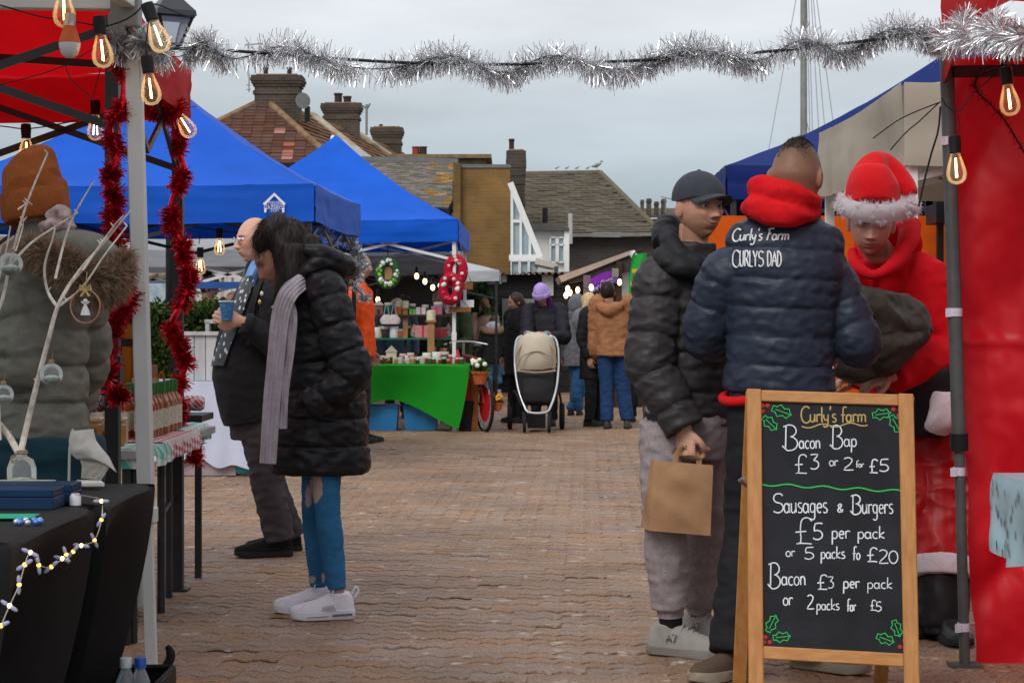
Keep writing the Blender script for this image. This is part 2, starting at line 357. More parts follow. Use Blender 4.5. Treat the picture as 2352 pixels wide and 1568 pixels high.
for c in cells:
    dz, tx, ty, tz = jit(c)
    if (c[2], c[3]) in near_set:
        o = bpy.data.objects.new('paving_block', paver_me); COL.objects.link(o); o.location = (c[0], c[1], dz); o.rotation_euler = (tx, ty, rot0+tz); o.parent = ground
    else:
        ca, sa = math.cos(rot0+tz), math.sin(rot0+tz)
        stuff.add([(c[0]+x*ca-y*sa, c[1]+x*sa+y*ca, z+dz+y*tx-x*ty) for x, y, z in pv_v], pv_f)
o = stuff.build('paving_blocks', m_pav, smooth=0, recalc=False); o['kind'] = 'stuff'; o.parent = ground
# fallen leaf and grit
lf = MB()
for k in range(60):
    d = random.uniform(6.6, 15); x = random.uniform(500, 1650); p = G(x, d); s_ = random.uniform(.004, .012); a = random.uniform(0, 6)
    lf.add([(p.x+math.cos(a+q)*s_*(1.6 if q in (0, PI) else .7), p.y+math.sin(a+q)*s_, .0035+random.uniform(0, .003)) for q in (0, PI/2, PI, 1.5*PI)], [(0, 1, 2, 3)])
o = lf.build('leaf_litter', mat('litter', (.32, .27, .18), var=.5, vs=3), smooth=0); o['kind'] = 'stuff'; o['label'] = 'tiny scraps and dry leaves scattered over the brick paving'; o['category'] = 'litter'
# ================================================================== BUILDINGS BEHIND
m_tile_red = mat('clay_tile_red', (.095, .042, .026), rough=.9, var=.35, vs=3, rnd=.18, bump=.3, bs=30)
m_tile_or = mat('clay_tile_lichen', (.15, .065, .024), rough=.9, var=.4, vs=2, rnd=.2, bump=.3, bs=30)
m_tile_gr = mat('concrete_tile_olive', (.095, .078, .055), rough=.85, var=.3, vs=2, rnd=.2, bump=.3, bs=30)
m_slate = mat('slate_weathered', (.15, .13, .105), rough=.8, var=.4, vs=1.5, rnd=.3)
m_lich = mat('slate_lichen', (.30, .15, .02), rough=.9, var=.4, vs=4, rnd=.3)
m_dbrick = brick_mat('brick_dark', (.075, .05, .034), (.045, .033, .025), (.10, .085, .065))
m_bbrick = brick_mat('brick_tan', (.215, .118, .032), (.18, .098, .028), (.21, .125, .04))
m_gbrick = brick_mat('brick_grey', (.052, .047, .044), (.04, .036, .034), (.06, .055, .05))
m_stone = mat('stone_pale', (.34, .29, .22), rough=.9, var=.35, vs=3)
m_upvc = mat('white_upvc', (.78, .79, .78), rough=.4, var=.05)
m_black = mat('black_metal', (.015, .015, .017), rough=.5, var=.2)
m_pot = mat('chimney_clay', (.05, .035, .03), rough=.9)
m_pot_r = mat('chimney_clay_red', (.26, .055, .03), rough=.9)
m_win = mat('window_glass', (.30, .37, .41), rough=.08, var=.25, vs=1.2, spec=.6)
m_ridge = mat('ridge_tile', (.21, .13, .075), rough=.9, var=.35, vs=3)
def tile_roof(parent, EL, ER, RL, RR, w, ex, m, limit=290, spot=None, m2=None, name='roof_tile'):
    EL, ER, RL, RR = map(V, (EL, ER, RL, RR)); cnt = 0
    mid = ((RL+RR)-(EL+ER))/2; xa = (ER-EL).normalized(); ya = (mid-xa*mid.dot(xa)); H = ya.length; ya.normalize(); za = xa.cross(ya)
    if za.z < 0: za = -za
    tb = MB(); tb.box((0, 0, .007), (w*.975, ex*1.25, .014)); tm = tb.mesh(name, smooth=0); tm.materials.append(m)
    tm2 = None
    if m2: tm2 = tm.copy(); tm2.materials.clear(); tm2.materials.append(m2)
    R = Matrix((xa, ya, za)).transposed() @ Matrix.Rotation(-.07, 3, 'X')
    st = MB(); org = V(ORG[parent.name])
    for r in range(int(H/ex)+1):
        t = (r+.5)*ex/H
        if t > 1: break
        a, b = EL.lerp(RL, t), ER.lerp(RR, t); ln = (b-a).length; n = int(ln/w)+1
        for k in range(n+1):
            s_ = (k+(.5 if r % 2 else 0))*w
            if s_ < w*.3 or s_ > ln-w*.25: continue
            p = a+(b-a).normalized()*s_+za*random.gauss(0, .004)
            mm = tm2 if (spot and spot(p)) else tm
            if cnt < limit:
                o = bpy.data.objects.new(name, mm); COL.objects.link(o); o.parent = parent; o.matrix_local = Matrix.Translation(p-org) @ R.to_4x4(); cnt += 1
            else: st.add([p+R @ V(q.co) for q in tm.vertices], [tuple(f.vertices) for f in tm.polygons])
    if st.v: o = st.build('roof_tiles', m, parent, smooth=0); o['kind'] = 'stuff'
    return cnt
def chimney(parent, x0, x1, ytop, ybot, d, pots, m=m_dbrick, depth=.8, flare=.10, pm_=m_pot, potsz=None):
    a, b = P(x0, ytop, d), P(x1, ybot, d); w = b.x-a.x; h = a.z-b.z; cx_ = (a.x+b.x)/2; y = d+depth/2
    mb = MB(); mb.box((cx_, y, b.z+h*.36), (w*.84, depth*.84, h*.72+.4)); mb.box((cx_, y, b.z+h*.56), (w*.9, depth*.9, .09)); 
    for k, s_ in enumerate((.90, .96, 1.0, .97)): mb.box((cx_, y, b.z+h*(.72+.07*k)+h*.035), (w*s_, depth*s_, h*.071))
    o = mb.build('chimney', m, parent, smooth=0)
    fl = MB(); fl.box((cx_, y, a.z+.01), (w*.8, depth*.8, .06)); fl.build('mortar_cap', m_ridge, o, bevel=.02)
    for (px, pw, pt) in pots:
        q = P(px, pt, d); r = pw/2*d/F; c = MB(); c.lathe([(r, a.z-.02), (r*.92, a.z+.05), (r*.9, q.z-.06), (r*1.08, q.z-.05), (r*1.08, q.z), (r*.7, q.z)], 12, (q.x, y, 0)); c.build('chimney_pot', pm_, o)
    return o
# --- terrace with hipped end (far left)
hA = thing('terraced_house', 'long red tiled terrace with hipped end and three brick chimneys', 'house', (-5, 48, 0))
EL, ER, AP = P(308, 374, 45), P(772, 374, 45), P(608, 228, 48); R1 = V((-3.66, 64, AP.z)); E1 = V((-.9, 63, ER.z))
mb = MB(); mb.add([EL, ER, AP, R1, E1, EL+V((0, 14, 0)), AP+V((-.0, 0, 0))], [(0, 1, 2), (1, 4, 3, 2), (0, 2, 3, 5)]); mb.build('roof', m_tile_red, hA, smooth=0)
rootA = hA
def spotA(p): return any(abs(p.x-q.x) < .17 and abs(p.z-q.z) < .06 for q in (P(662, 334, 46), P(672, 352, 45.6), P(664, 364, 45.3), P(640, 302, 46.5)))
tile_roof(hA, EL+V((0, -.02, 0)), ER+V((0, -.02, 0)), AP+V((0, -.02, 0)), AP+V((0, -.02, 0)), .27, .17, m_tile_red, 230, spotA, mat('clay_tile_new', (.30, .10, .065), rnd=.2))
tile_roof(hA, ER+V((.02, 0, .02)), E1+V((.02, 0, .02)), AP+V((.02, 0, .02)), R1+V((.02, 0, .02)), .5, .3, m_tile_or, 60)
mb = MB(); mb.tube([AP, ER], .09, 8); mb.tube([AP, EL], .09, 8); mb.tube([AP, R1], .09, 8); mb.build('ridge_tiles', m_ridge, hA)
for t, w_ in ((.27, .16), (.62, .12)):
    a, b = AP.lerp(R1, t), ER.lerp(E1, t); mb = MB(); mb.bar(a+V((0, 0, .08)), b+V((0, 0, .08)), w_*1.6, .16); mb.build('party_wall_verge', m_stone, hA, smooth=0)
mb = MB(); mb.bar(P(762, 318, 44.6), P(848, 366, 45.4), .1, .16); mb.build('bargeboard', m_upvc, hA, smooth=0)
mb = MB(); mb.prism([EL+V((.3, .4, 0)), ER+V((-.3, .4, 0)), V((ER.x-.3, ER.y+.4, 0)), V((EL.x+.3, EL.y+.4, 0))], (0, 1, 0)); mb.add([ER+V((-.3, .4, 0)), E1+V((-.3, 0, 0)), V((E1.x-.3, E1.y, 0)), V((ER.x-.3, ER.y+.4, 0))], [(0, 1, 2, 3)]); mb.build('wall', m_dbrick, hA, smooth=0)
mb = MB(); mb.bar(EL+V((0, -.06, -.06)), ER+V((0, -.06, -.06)), .1, .1); mb.build('gutter', m_black, hA)
ch = chimney(hA, 574, 695, 172, 262, 47.6, [(605, 12, 150), (660, 12, 150)], depth=.9)
mb = MB(); c = P(694, 232, 47.4); mb.lathe([(.0, -.03), (.12, -.01), (.2, .05)], 16, c, Matrix.Rotation(PI/2, 3, 'X') @ Matrix.Rotation(.5, 3, 'Y')); mb.tube([c, P(688, 250, 47.6)], .015, 6); mb.build('satellite_dish', mat('dish_grey', (.2, .2, .2)), ch)
mb = MB(); mb.tube([P(706, 245, 47.5), P(706, 280, 47.5)], .07, 8); mb.build('flue', m_black, hA)
mb = MB(); mb.tube([P(572, 170, 47.5), P(572, 212, 47.5)], .015, 6); mb.tube([P(566, 196, 47.5), P(575, 196, 47.5)], .012, 5); mb.tube([P(566, 206, 47.5), P(575, 206, 47.5)], .012, 5)
mb.tube([P(570, 120, 47.5), P(570, 170, 47.5)], .012, 5); mb.tube([P(562, 104, 47.5), P(604, 100, 47.5)], .015, 5); mb.tube([P(570, 100, 47.5), P(570, 125, 47.5)], .015, 5); mb.build('aerial', mat('aerial_metal', (.25, .26, .26), metal=.6), ch)
chimney(hA, 735, 830, 237, 312, 55.7, [(774, 19, 211), (795, 19, 218), (750, 15, 234), (821, 15, 234)])
chimney(hA, 849, 926, 292, 372, 61.6, [(873, 8, 283), (902, 8, 287)])
mb = MB(); mb.tube([P(842, 240, 55), P(842, 310, 55)], .035, 6); mb.tube([P(833, 243, 55), P(843, 252, 55), P(850, 238, 55)], .03, 5); mb.build('aerial_mast', mat('aerial_metal', (.25, .26, .26)), hA)
# --- slate roofed outbuilding
hC = thing('slate_roofed_house', 'low house with weathered slate roof patched by orange lichen', 'house', (-2.5, 43, 0))
EL, ER, RL, RR = P(800, 476, 42), P(1043, 478, 42), P(800, 366, 44.5), P(1052, 372, 44.5)
mb = MB(); mb.prism([EL, ER, RR, RL], (0, 0, -.1)); mb.build('roof', m_slate, hC, smooth=0)
tile_roof(hC, EL, ER, RL, RR, .2, .105, m_slate, 295, lambda p: noise.noise(p*2.2)+.5*noise.noise(p*7) > .18 and p.x > P(985, 400, 43).x, m_lich, 'slate')
mb = MB(); mb.box(((EL.x+ER.x)/2, 43.6, EL.z/2-.05), (ER.x-EL.x-.2, 2.6, EL.z)); mb.build('wall', m_bbrick, hC, smooth=0)
mb = MB(); mb.bar(EL+V((0, -.05, -.07)), ER+V((0, -.05, -.07)), .09, .09); mb.tube([P(1010, 480, 41.9), P(1016, 505, 41.9), P(1024, 525, 41.9)], .04, 6); mb.tube([P(1044, 415, 41.8), P(1044, 460, 41.8), P(1032, 480, 41.8), P(1031, 620, 41.8)], .045, 6); mb.build('gutter', m_black, hC)
mb = MB(); mb.box((P(1000, 0, 50).x, 51, P(0, 362, 50).z/2), (2.6, 2, P(0, 362, 50).z)); mb.box((P(1010, 0, 50).x, 50.9, P(0, 360, 50).z), (2.7, 2.2, .1)); mb.build('rear_parapet', mat('render_tan', (.22, .16, .09), rough=.9, var=.3), hC, smooth=0)
for px, t in ((953, 333), (970, 333)):
    mb = MB(); q = P(px, t, 50.5); mb.lathe([(.1, q.z-.36), (.095, q.z-.03), (.11, q.z-.03), (.11, q.z)], 12, (q.x, 51, 0)); mb.build('chimney_pot', m_pot_r if px < 960 else m_pot, hC)
mb = MB(); mb.bar(RL+V((0, 0, .02)), RR+V((0, 0, .02)), .14, .1); mb.build('ridge_lead', mat('lead', (.16, .17, .18)), hC)
# --- tan brick block
hD = thing('brick_block', 'tall plain tan brick end wall between slate roof and white conservatory', 'building', (-.55, 41, 0))
a, b = P(1057, 385, 40), P(1172, 622, 40)
mb = MB(); mb.box(((a.x+b.x)/2, 41.5, a.z/2), (b.x-a.x, 3, a.z)); mb.build('wall', m_bbrick, hD, smooth=0)
mb = MB(); mb.box(((a.x+b.x)/2, 41.5, a.z+.03), (b.x-a.x+.02, 3.05, .07)); mb.build('coping', mat('lead', (.16, .17, .18)), hD, smooth=0)
mb = MB(); q = P(1049, 374, 39.8); mb.box((q.x, 41.4, q.z/2), (.15, 3.1, q.z)); mb.build('pier', mat('brick_pier', (.16, .1, .04), rough=.9, var=.3, vs=4), hD, smooth=0)
# --- olive tiled house on the right
hF = thing('hip_roofed_house', 'dark house with broad olive tiled hipped roof and slim chimney', 'house', (2, 46, 0))
EL, ER, RL, RR = P(1150, 537, 44), P(1516, 533, 44), P(1150, 401, 47.2), P(1378, 397, 47.2)
E2 = V((ER.x+.3, 52, ER.z)); R2 = V((RR.x, RR.y+.3, RR.z))
mb = MB(); mb.add([EL, ER, RR, RL, E2, V((RR.x, 53, ER.z)), V((EL.x, 53, EL.z))], [(0, 1, 2, 3), (1, 4, 2), (3, 2, 5, 6)]); mb.build('roof', m_tile_gr, hF, smooth=0)
tile_roof(hF, EL+V((0, -.01, .01)), ER+V((0, -.01, .01)), RL+V((0, -.01, .01)), RR+V((0, -.01, .01)), .3, .145, m_tile_gr, 295)
mb = MB(); mb.tube([RL, RR, ], .07, 8); mb.tube([RR, ER], .075, 8); mb.build('ridge_tiles', mat('ridge_olive', (.13, .11, .075), rough=.9), hF)
mb = MB(); mb.box(((EL.x+ER.x)/2-.05, 47.5, EL.z/2-.06), (ER.x-EL.x-.1, 6.6, EL.z)); mb.build('wall', m_gbrick, hF, smooth=0)
mb = MB(); mb.bar(EL+V((0, -.05, -.05)), ER+V((0, -.05, -.05)), .08, .08); mb.build('gutter', mat('gutter_grey', (.2, .2, .19)), hF)
chimney(hF, 1162, 1209, 346, 620, 43.4, [(1175, 13, 317)], m=brick_mat('brick_brown', (.06, .045, .032), (.045, .035, .028), (.08, .065, .05)), depth=.5)
mb = MB(); mb.tube([P(1310, 490, 43.5), P(1310, 560, 43.5)], .05, 8); mb.build('white_flue', mat('flue_white', (.5, .5, .5)), hF)
mb = MB(); mb.tube([P(1252, 478, 43.6), P(1252, 525, 43.6)], .06, 8); mb.build('black_flue', m_black, hF)
# gulls on that ridge
def gull(px, py, sc=1., big=False):
    q = P(px, py, 47.2); mb = MB(); z0 = RR.z+.07
    mb.tube([(q.x-.16*sc, q.y, z0+.10*sc), (q.x-.02*sc, q.y, z0+.13*sc), (q.x+.12*sc, q.y, z0+.2*sc)], [.015*sc, .06*sc, .03*sc], 8, step=.02)
    mb.ell((q.x+.13*sc, q.y, z0+.25*sc), .035*sc, n=8, m=6); mb.tube([(q.x+.15*sc, q.y, z0+.25*sc), (q.x+.21*sc, q.y, z0+.24*sc)], [.012*sc, .004], 5)
    for s_ in (-1, 1): mb.tube([(q.x, q.y+s_*.02, z0+.1*sc), (q.x+.01, q.y+s_*.02, z0-.02)], .008*sc, 5)
    return mb.build('gull', mat('gull_grey', (.3, .29, .27), var=.5), org=(q.x, q.y, z0))
for k, (px, s_, lb) in enumerate(((1279, .36, 'small gull nearest the chimney on the olive roof ridge'), (1302, .36, 'second small gull from the chimney on the olive ridge'), (1325, .36, 'third small gull from the chimney on the olive ridge'), (1350, .36, 'fourth small gull, next to the large gull on the ridge'), (1371, .85, 'large gull standing at the end of the olive roof ridge'))):
    tag(gull(px, 396, s_), lb, 'gull', 'gulls on the ridge')
# far chimneys at the right
hJ = thing('distant_terrace', 'distant rooftops with small chimneys and aerials beside the olive roof', 'house', (6.4, 75, 0))
q = P(1490, 490, 75); mb = MB(); mb.add([P(1440, 500, 75), P(1640, 500, 75), P(1640, 478, 79), P(1440, 478, 79)], [(0, 1, 2, 3)]); mb.box((P(1540, 0, 75).x, 77.5, P(0, 500, 75).z/2), (3.4, 4, P(0, 500, 75).z-.05)); mb.build('roof', m_tile_gr, hJ, smooth=0)
for x0, x1, t in ((1473, 1480, 458), (1487, 1497, 455), (1505, 1514, 462), (1521, 1531, 456)):
    a, b = P(x0, t, 75), P(x1, 492, 75); mb = MB(); mb.box(((a.x+b.x)/2, 75.4, (a.z+b.z)/2), (b.x-a.x, .4, a.z-b.z)); mb.box(((a.x+b.x)/2, 75.4, a.z-.1), ((b.x-a.x)*1.2, .48, .07)); mb.build('chimney', m_dbrick, hJ, smooth=0)
mb = MB(); mb.tube([P(1518, 452, 74.6), P(1545, 458, 74.6)], .02, 5); mb.tube([P(1528, 455, 74.6), P(1528, 490, 74.6)], .02, 5); mb.build('aerial', mat('aerial_metal', (.25, .26, .26)), hJ)
# --- white conservatory with raked glazing and pale annexe
hG = thing('conservatory', 'white framed conservatory with raked glass side and row of windows', 'conservatory', (.2, 38.5, 0))
d = 38.5; fr = MB()
top, bot = P(1172, 420, d), P(1241, 592, d); fr.bar(top, bot, .13, .12)
for x in (1176, 1196, 1217):
    t = (x-1172)/69; fr.bar(P(x, 420+t*172, d), P(x, 592, d), .05, .06)
for y in (508,): fr.bar(P(1174, y, d), P(1172+69*(y-420)/172, y, d), .05, .06)
fr.box((P(1208, 0, d).x, d+.1, P(0, 592, d).z), (.68, .3, .12)); fr.build('frame', m_upvc, hG, smooth=0)
gl = MB(); gl.add([P(1174, 425, d+.03), P(1238, 590, d+.03), P(1174, 590, d+.03)], [(0, 1, 2)]); gl.build('raked_pane', m_win, hG, smooth=0)
ba = MB(); ba.add([P(1172, 420, d+1.2), P(1241, 592, d+1.2), P(1172, 592, d+1.2)], [(0, 1, 2)]); ba.box((P(1206, 0, d+1).x, d+1.2, .9), (.7, .1, 1.8)); ba.build('inner_wall', mat('interior_pale', (.3, .33, .33)), hG, smooth=0)
for k in range(3):
    x0 = 1174+k*21; w = MB(); a, b = P(x0, 599, d-.2), P(x0+18, 640, d-.2)
    w.box(((a.x+b.x)/2, d-.2, a.z), (b.x-a.x, .07, .03)); w.box((a.x, d-.2, (a.z+b.z)/2), (.022, .07, a.z-b.z)); w.box((b.x, d-.2, (a.z+b.z)/2), (.022, .07, a.z-b.z))
    f_ = w.build('window', m_upvc, hG, smooth=0); g_ = MB(); g_.box(((a.x+b.x)/2, d-.17, (a.z+b.z)/2), (b.x-a.x, .01, a.z-b.z)); g_.build('pane', m_win, f_, smooth=0)
hH = thing('white_annexe', 'white rendered annexe with tall windows beside the conservatory', 'building', (1, 39.5, 0))
a, b = P(1222, 524, 39.5), P(1304, 640, 39.5); m_rend = mat('white_render', (.72, .73, .71), rough=.8, var=.2, vs=1.5)
wl = MB(); wl.box(((a.x+b.x)/2, 41, a.z/2), (b.x-a.x, 3, a.z)); wl.build('wall', m_rend, hH, smooth=0)
rf = MB(); rf.prism([P(1212, 515, 39.3), P(1262, 512, 39.3), P(1308, 524, 39.3), P(1308, 530, 39.3), P(1212, 530, 39.3)], (0, 3, 0)); rf.build('roof', mat('felt_roof', (.09, .085, .08)), hH, smooth=0)
co_ = MB(); co_.box((P(1302, 0, 39.3).x, 39.4, a.z/2), (.1, .1, a.z-.1)); co_.build('corner_board', m_upvc, hH, smooth=0)
for x0 in (1264, 1282):
    w = MB(); p0, p1 = P(x0, 545, 39.4), P(x0+14, 602, 39.4); cx_ = (p0.x+p1.x)/2; cz = (p0.z+p1.z)/2
    for dx in (p0.x, p1.x): w.box((dx, 39.44, cz), (.035, .06, p0.z-p1.z))
    for dz in (p0.z, cz+.1, p1.z): w.box((cx_, 39.44, dz), (p1.x-p0.x, .06, .035))
    f_ = w.build('window', m_upvc, hH, smooth=0); g_ = MB(); g_.box((cx_, 39.47, cz), (p1.x-p0.x, .01, p0.z-p1.z)); g_.build('pane', m_win, f_, smooth=0)
po = MB(); po.prism([P(1232, 592, 37.5), P(1282, 607, 37.5), P(1274, 616, 37.5), P(1228, 606, 37.5)], (0, 1.6, 0)); po.build('porch_roof', mat('porch_pale', (.5, .47, .42)), hH, smooth=0)
po = MB(); po.bar(P(1278, 612, 37.4), P(1276, 640, 37.4), .08); po.build('porch_post', mat('post_green', (.05, .07, .06)), hH, smooth=0)
# --- dark boarded shed with corrugated roof
sh = thing('boarded_shed', 'long black boarded shed with rusty corrugated iron roof', 'shed', (.3, 33, 0))
m_board = mat('tarred_board', (.022, .02, .02), rough=.8, var=.4, vs=6, stretch=(.3, 1, 4)); zt = P(0, 628, 33).z
for k in range(16):
    mb = MB(); mb.box((.6, 33+random.uniform(0, .006), zt-.08-k*.128), (9., .03, .122), Matrix.Rotation(-.06, 3, 'X')); mb.build('board', m_board, sh, smooth=0)
mb = MB(); mb.box((.6, 35.1, zt/2-.05), (8.9, 4, zt-.1)); mb.build('core', m_board, sh, smooth=0)
mb = MB(); mb.grid(lambda u, v: V((-3.9+u*9, 32.75+v*4.6, zt+.0+v*.12+.022*math.sin(u*9/.11*2*PI))), 560, 2); mb.grid(lambda u, v: V((-3.9+u*9, 32.75+v*4.6, zt-.012+v*.12+.022*math.sin(u*9/.11*2*PI))), 560, 2); mb.build('corrugated_roof', mat('rusty_iron', (.12, .075, .045), rough=.8, var=.4, vs=3), sh, smooth=60)
for px, w_ in ((1258, 26), (1158, 12)):
    a = P(px, 632, 32.95); mb = MB(); mb.box((a.x, 32.95, P(0, 655, 33).z if w_ > 20 else P(0, 640, 33).z), (w_*.0075, .03, .36 if w_ > 20 else .12)); mb.build('notice_board', mat('board_white', (.45, .45, .42)), sh, smooth=0)
mb = MB(); mb.box((P(1200, 0, 32.9).x, 32.92, .95), (.7, .04, 1.3)); o = mb.build('door', mat('door_grey', (.2, .2, .19)), sh, smooth=0)
# --- sailing mast beyond
ms_ = thing('sailing_mast', 'pale sailing mast with rigging wires rising behind the navy gazebo', 'mast', (*G(1847, 42).xy, 0))
mb = MB(); mb.tube([G(1847, 42), P(1846, 240, 42), P(1845, -260, 42)], [.085, .075, .06], 10); mb.build('mast', mat('mast_alloy', (.24, .25, .22), rough=.5, metal=.3), ms_)
mb = MB(); mb.bar(P(1841, 258, 42), P(1853, 258, 42), .06); mb.build('spreader', m_black, ms_)
wm = mat('rigging_wire', (.38, .42, .45), rough=.5, metal=.3)
for (a, b) in (((1828, 0), (1768, 330)), ((1852, -40), (1860, 300)), ((1856, -40), (1866, 300)), ((1860, -60), (1880, 290)), ((1863, -60), (1893, 280)), ((1868, -60), (1912, 270)), ((1848, 262), (1858, 300))):
    mb = MB(); mb.tube([P(a[0], a[1], 42), P(b[0], b[1], 42), P(b[0]+(b[0]-a[0])*1.0, b[1]+(b[1]-a[1])*1.0, 42)], .011, 5); mb.build('rigging_wire', wm, ms_)
# ================================================================== GAZEBOS
def cloth_mat(name, col, transl=.25, rough=.55): return mat(name, col, rough=rough, var=.1, vs=2, bump=.35, bs=2.6, transl=transl, ridged=True, bdist=.03, stretch=(1, 1, 2))
m_blue = cloth_mat('blue_polyester', (.006, .098, .58), .14); m_navy = cloth_mat('navy_polyester', (.006, .022, .15), .1)
m_cream = cloth_mat('cream_canvas', (.43, .39, .32), .2, .8); m_redc = cloth_mat('red_polyester', (.62, .004, .008), .55); m_grey_c = cloth_mat('charcoal_polyester', (.045, .045, .05), .15)
m_white_fr = mat('white_frame', (.72, .73, .72), rough=.4, var=.05); m_dark_fr = mat('dark_frame', (.028, .028, .03), rough=.45, var=.15, metal=.2)
def gazebo(name, label, FL, FR, BR, BL, ze, zb, zp, cm, fm, legs=(0, 1, 2, 3), legw=.04, truss=True, sag=.05, conc=.35, seed=0, valance=(0, 1, 2, 3), legtop=None, ripple=.012, lift=0.):
    cs = [V((*c, 0)) for c in (FL, FR, BR, BL)]; ctr = sum(cs, V())/4
    g = thing(name, label, 'gazebo', (ctr.x, ctr.y, 0)); mb = MB()
    for k in range(4):
        A, B = cs[k], cs[(k+1) % 4]
        def fn(u, v, A=A, B=B, k=k):
            b = A.lerp(B, u); p = b.lerp(ctr, v); vv = v-conc*v*(1-v)*(1-.25*v)
            z = ze+(zp-ze)*vv-sag*math.sin(PI*u)*4*v*(1-v)*(1-v)-.02*math.sin(PI*u)*(1-v)
            q = p+V((0, 0, z)); q.z += .018*noise.noise(V((q.x*1.6+seed, q.y*1.6, 1)))*(1-abs(2*v-1)*.3)+.006*noise.noise(V((q.x*7+seed, q.y*7, 3)))
            w_ = abs(noise.noise(V((u*9+seed, v*2.5, k*3.1)))); q.z -= .02*(.3-w_)*(1-v) if w_ < .3 else 0
            return q
        mb.grid(fn, 36, 26)
    mb.build('canopy', cm, g, smooth=70, recalc=False)
    for k in valance:
        A, B = cs[k], cs[(k+1) % 4]; t = (B-A).normalized(); nr = V((t.y, -t.x, 0))
        vb = MB()
        def fv(u, v, A=A, B=B, nr=nr, k=k):
            b = A.lerp(B, u); z = ze+(zb-ze)*v-.02*math.sin(PI*u)
            w_ = ripple*v*noise.noise(V((u*7+k*5+seed, v*.8, 1)))+.006*noise.noise(V((u*3, v*5+seed, k+7)))+.004*noise.noise(V((u*22, v*3+seed, k)))
            return b+nr*(.012+w_)+V((0, 0, z+(lift*v*min(1, u/.22) if k == 3 else 0)+.012*v*noise.noise(V((u*4+seed, 2, k)))))
        vb.grid(fv, 60, 10); vb.build('valance', cm, g, smooth=70, recalc=False)
    for k in legs:
        c = cs[k]; inn = (ctr-c).normalized()*.06; mb = MB(); mb.bar(c+inn+V((0, 0, .01)), c+inn+V((0, 0, ze-.06)), legw); mb.box(c+inn+V((0, 0, .006)), (.1, .1, .01)); mb.box(c+inn+V((0, 0, 1.05)), (legw*1.35, legw*1.35, .09)); mb.build('leg', fm, g, smooth=0)
    if truss:
        for k in range(4):
            A, B = cs[k]+(ctr-cs[k]).normalized()*.07, cs[(k+1) % 4]+(ctr-cs[(k+1) % 4]).normalized()*.07; mid = (A+B)/2; zt_, zl = ze-.1, ze-.45
            for (a, za_, b, zb_) in ((A, zt_, mid, zl), (A, zl, mid, zt_), (mid, zl, B, zt_), (mid, zt_, B, zl)):
                mb = MB(); mb.bar(a+V((0, 0, za_)), b+V((0, 0, zb_)), .014, .03); mb.build('truss_bar', fm, g, smooth=0)
        for k in range(4):
            mid = (cs[k]+cs[(k+1) % 4])/2; mb = MB(); mb.bar(mid+V((0, 0, ze-.12)), ctr+V((0, 0, ze-.05)), .014, .03); mb.build('truss_bar', fm, g, smooth=0)
        mb = MB(); mb.bar(ctr+V((0, 0, ze-.2)), ctr+V((0, 0, zp-.03)), .04); mb.build('centre_pole', fm, g, smooth=0)
    return g
g1 = gazebo('blue_gazebo', 'large blue pop-up gazebo with white printed logo behind the bald man', (-4.55, 15.05), (-1.55, 15), (-1.41, 17.7), (-4.45, 17.8), 2.295, 2.0, 3.3, m_blue, m_dark_fr, seed=3, sag=.07)
# printed logo on its front valance
lg = MB(); d = 14.975
def W1(px, py): return P(px, py, d)
m_print = mat('white_print', (.75, .76, .78), rough=.6, var=.03)
lg.ribbon([W1(606, 470), W1(630, 446), W1(654, 470)], .022, (0, -1, 0)); lg.box(W1(609.5, 483), (.017, .003, .034)); lg.box(W1(650.5, 483), (.017, .003, .034))
for s_, py, sz, wpx in (('WWW.', 467.5, .026, 30), ('ALL SEASONS', 473.0, .026, 48), ('GAZEBOS', 480.5, .034, 48), ('.COM', 486.6, .024, 20)):
    t = text_mesh(s_, sz, .001); c = W1(630, py); xs_ = [v_[0] for v_ in t.v]; fx = (wpx*d/F)/(max(xs_)-min(xs_)); mx_ = (max(xs_)+min(xs_))/2
    t.xf(lambda p: V((c.x+(p.x-mx_)*fx, c.y-.001-p.z, c.z+p.y))); lg.add(t.v, t.f)
lg.build('lettering', m_print, [c for c in g1.children if c.name.startswith('valance')][0], smooth=0)
g2 = gazebo('blue_gazebo', 'smaller bright blue gazebo over the green-clothed stall', (-3.6, 21.25), (-.6, 21.2), (-.55, 24.2), (-3.6, 24.2), 2.35, 2.1, 3.42, cloth_mat('bright_blue_polyester', (.003, .105, .62), .14), m_white_fr, seed=11, sag=.05)
g3 = gazebo('navy_gazebo', 'navy blue gazebo roof behind the cream gazebo', (1.63, 14.5), (6.1, 14.5), (6.1, 17.5), (1.63, 17.5), 2.40, 2.14, 3.62, m_navy, m_dark_fr, seed=5, sag=.04)
g4 = gazebo('cream_gazebo', 'cream canvas gazebo with white legs beside the red stall', (1.84, 9.0), (4.6, 9.0), (4.6, 11.43), (1.844, 11.43), 2.34, 1.95, 2.62, m_cream, m_white_fr, seed=8, legw=.05, ripple=.07)
g5 = gazebo('charcoal_gazebo', 'charcoal gazebo deeper in the market behind the green stall', (-3.4, 26), (-.75, 26), (-.75, 29), (-3.4, 29), 2.12, 1.85, 2.75, m_grey_c, m_dark_fr, seed=9)
g6 = gazebo('white_gazebo', 'pale gazebo roof far back beside the boarded shed', (-3.3, 30.2), (-.2, 30.2), (-.2, 32.6), (-3.3, 32.6), 2.02, 1.85, 2.55, cloth_mat('white_polyester', (.5, .53, .56), .3), m_dark_fr, seed=13)
g7 = gazebo('grey_gazebo', 'pale grey gazebo beyond the hedge, seen past the bald man', (-4.9, 20), (-2.3, 20.0), (-2.3, 22.6), (-4.9, 22.6), 1.98, 1.8, 2.5, cloth_mat('pale_grey_polyester', (.38, .4, .43), .3), m_white_fr, seed=15)
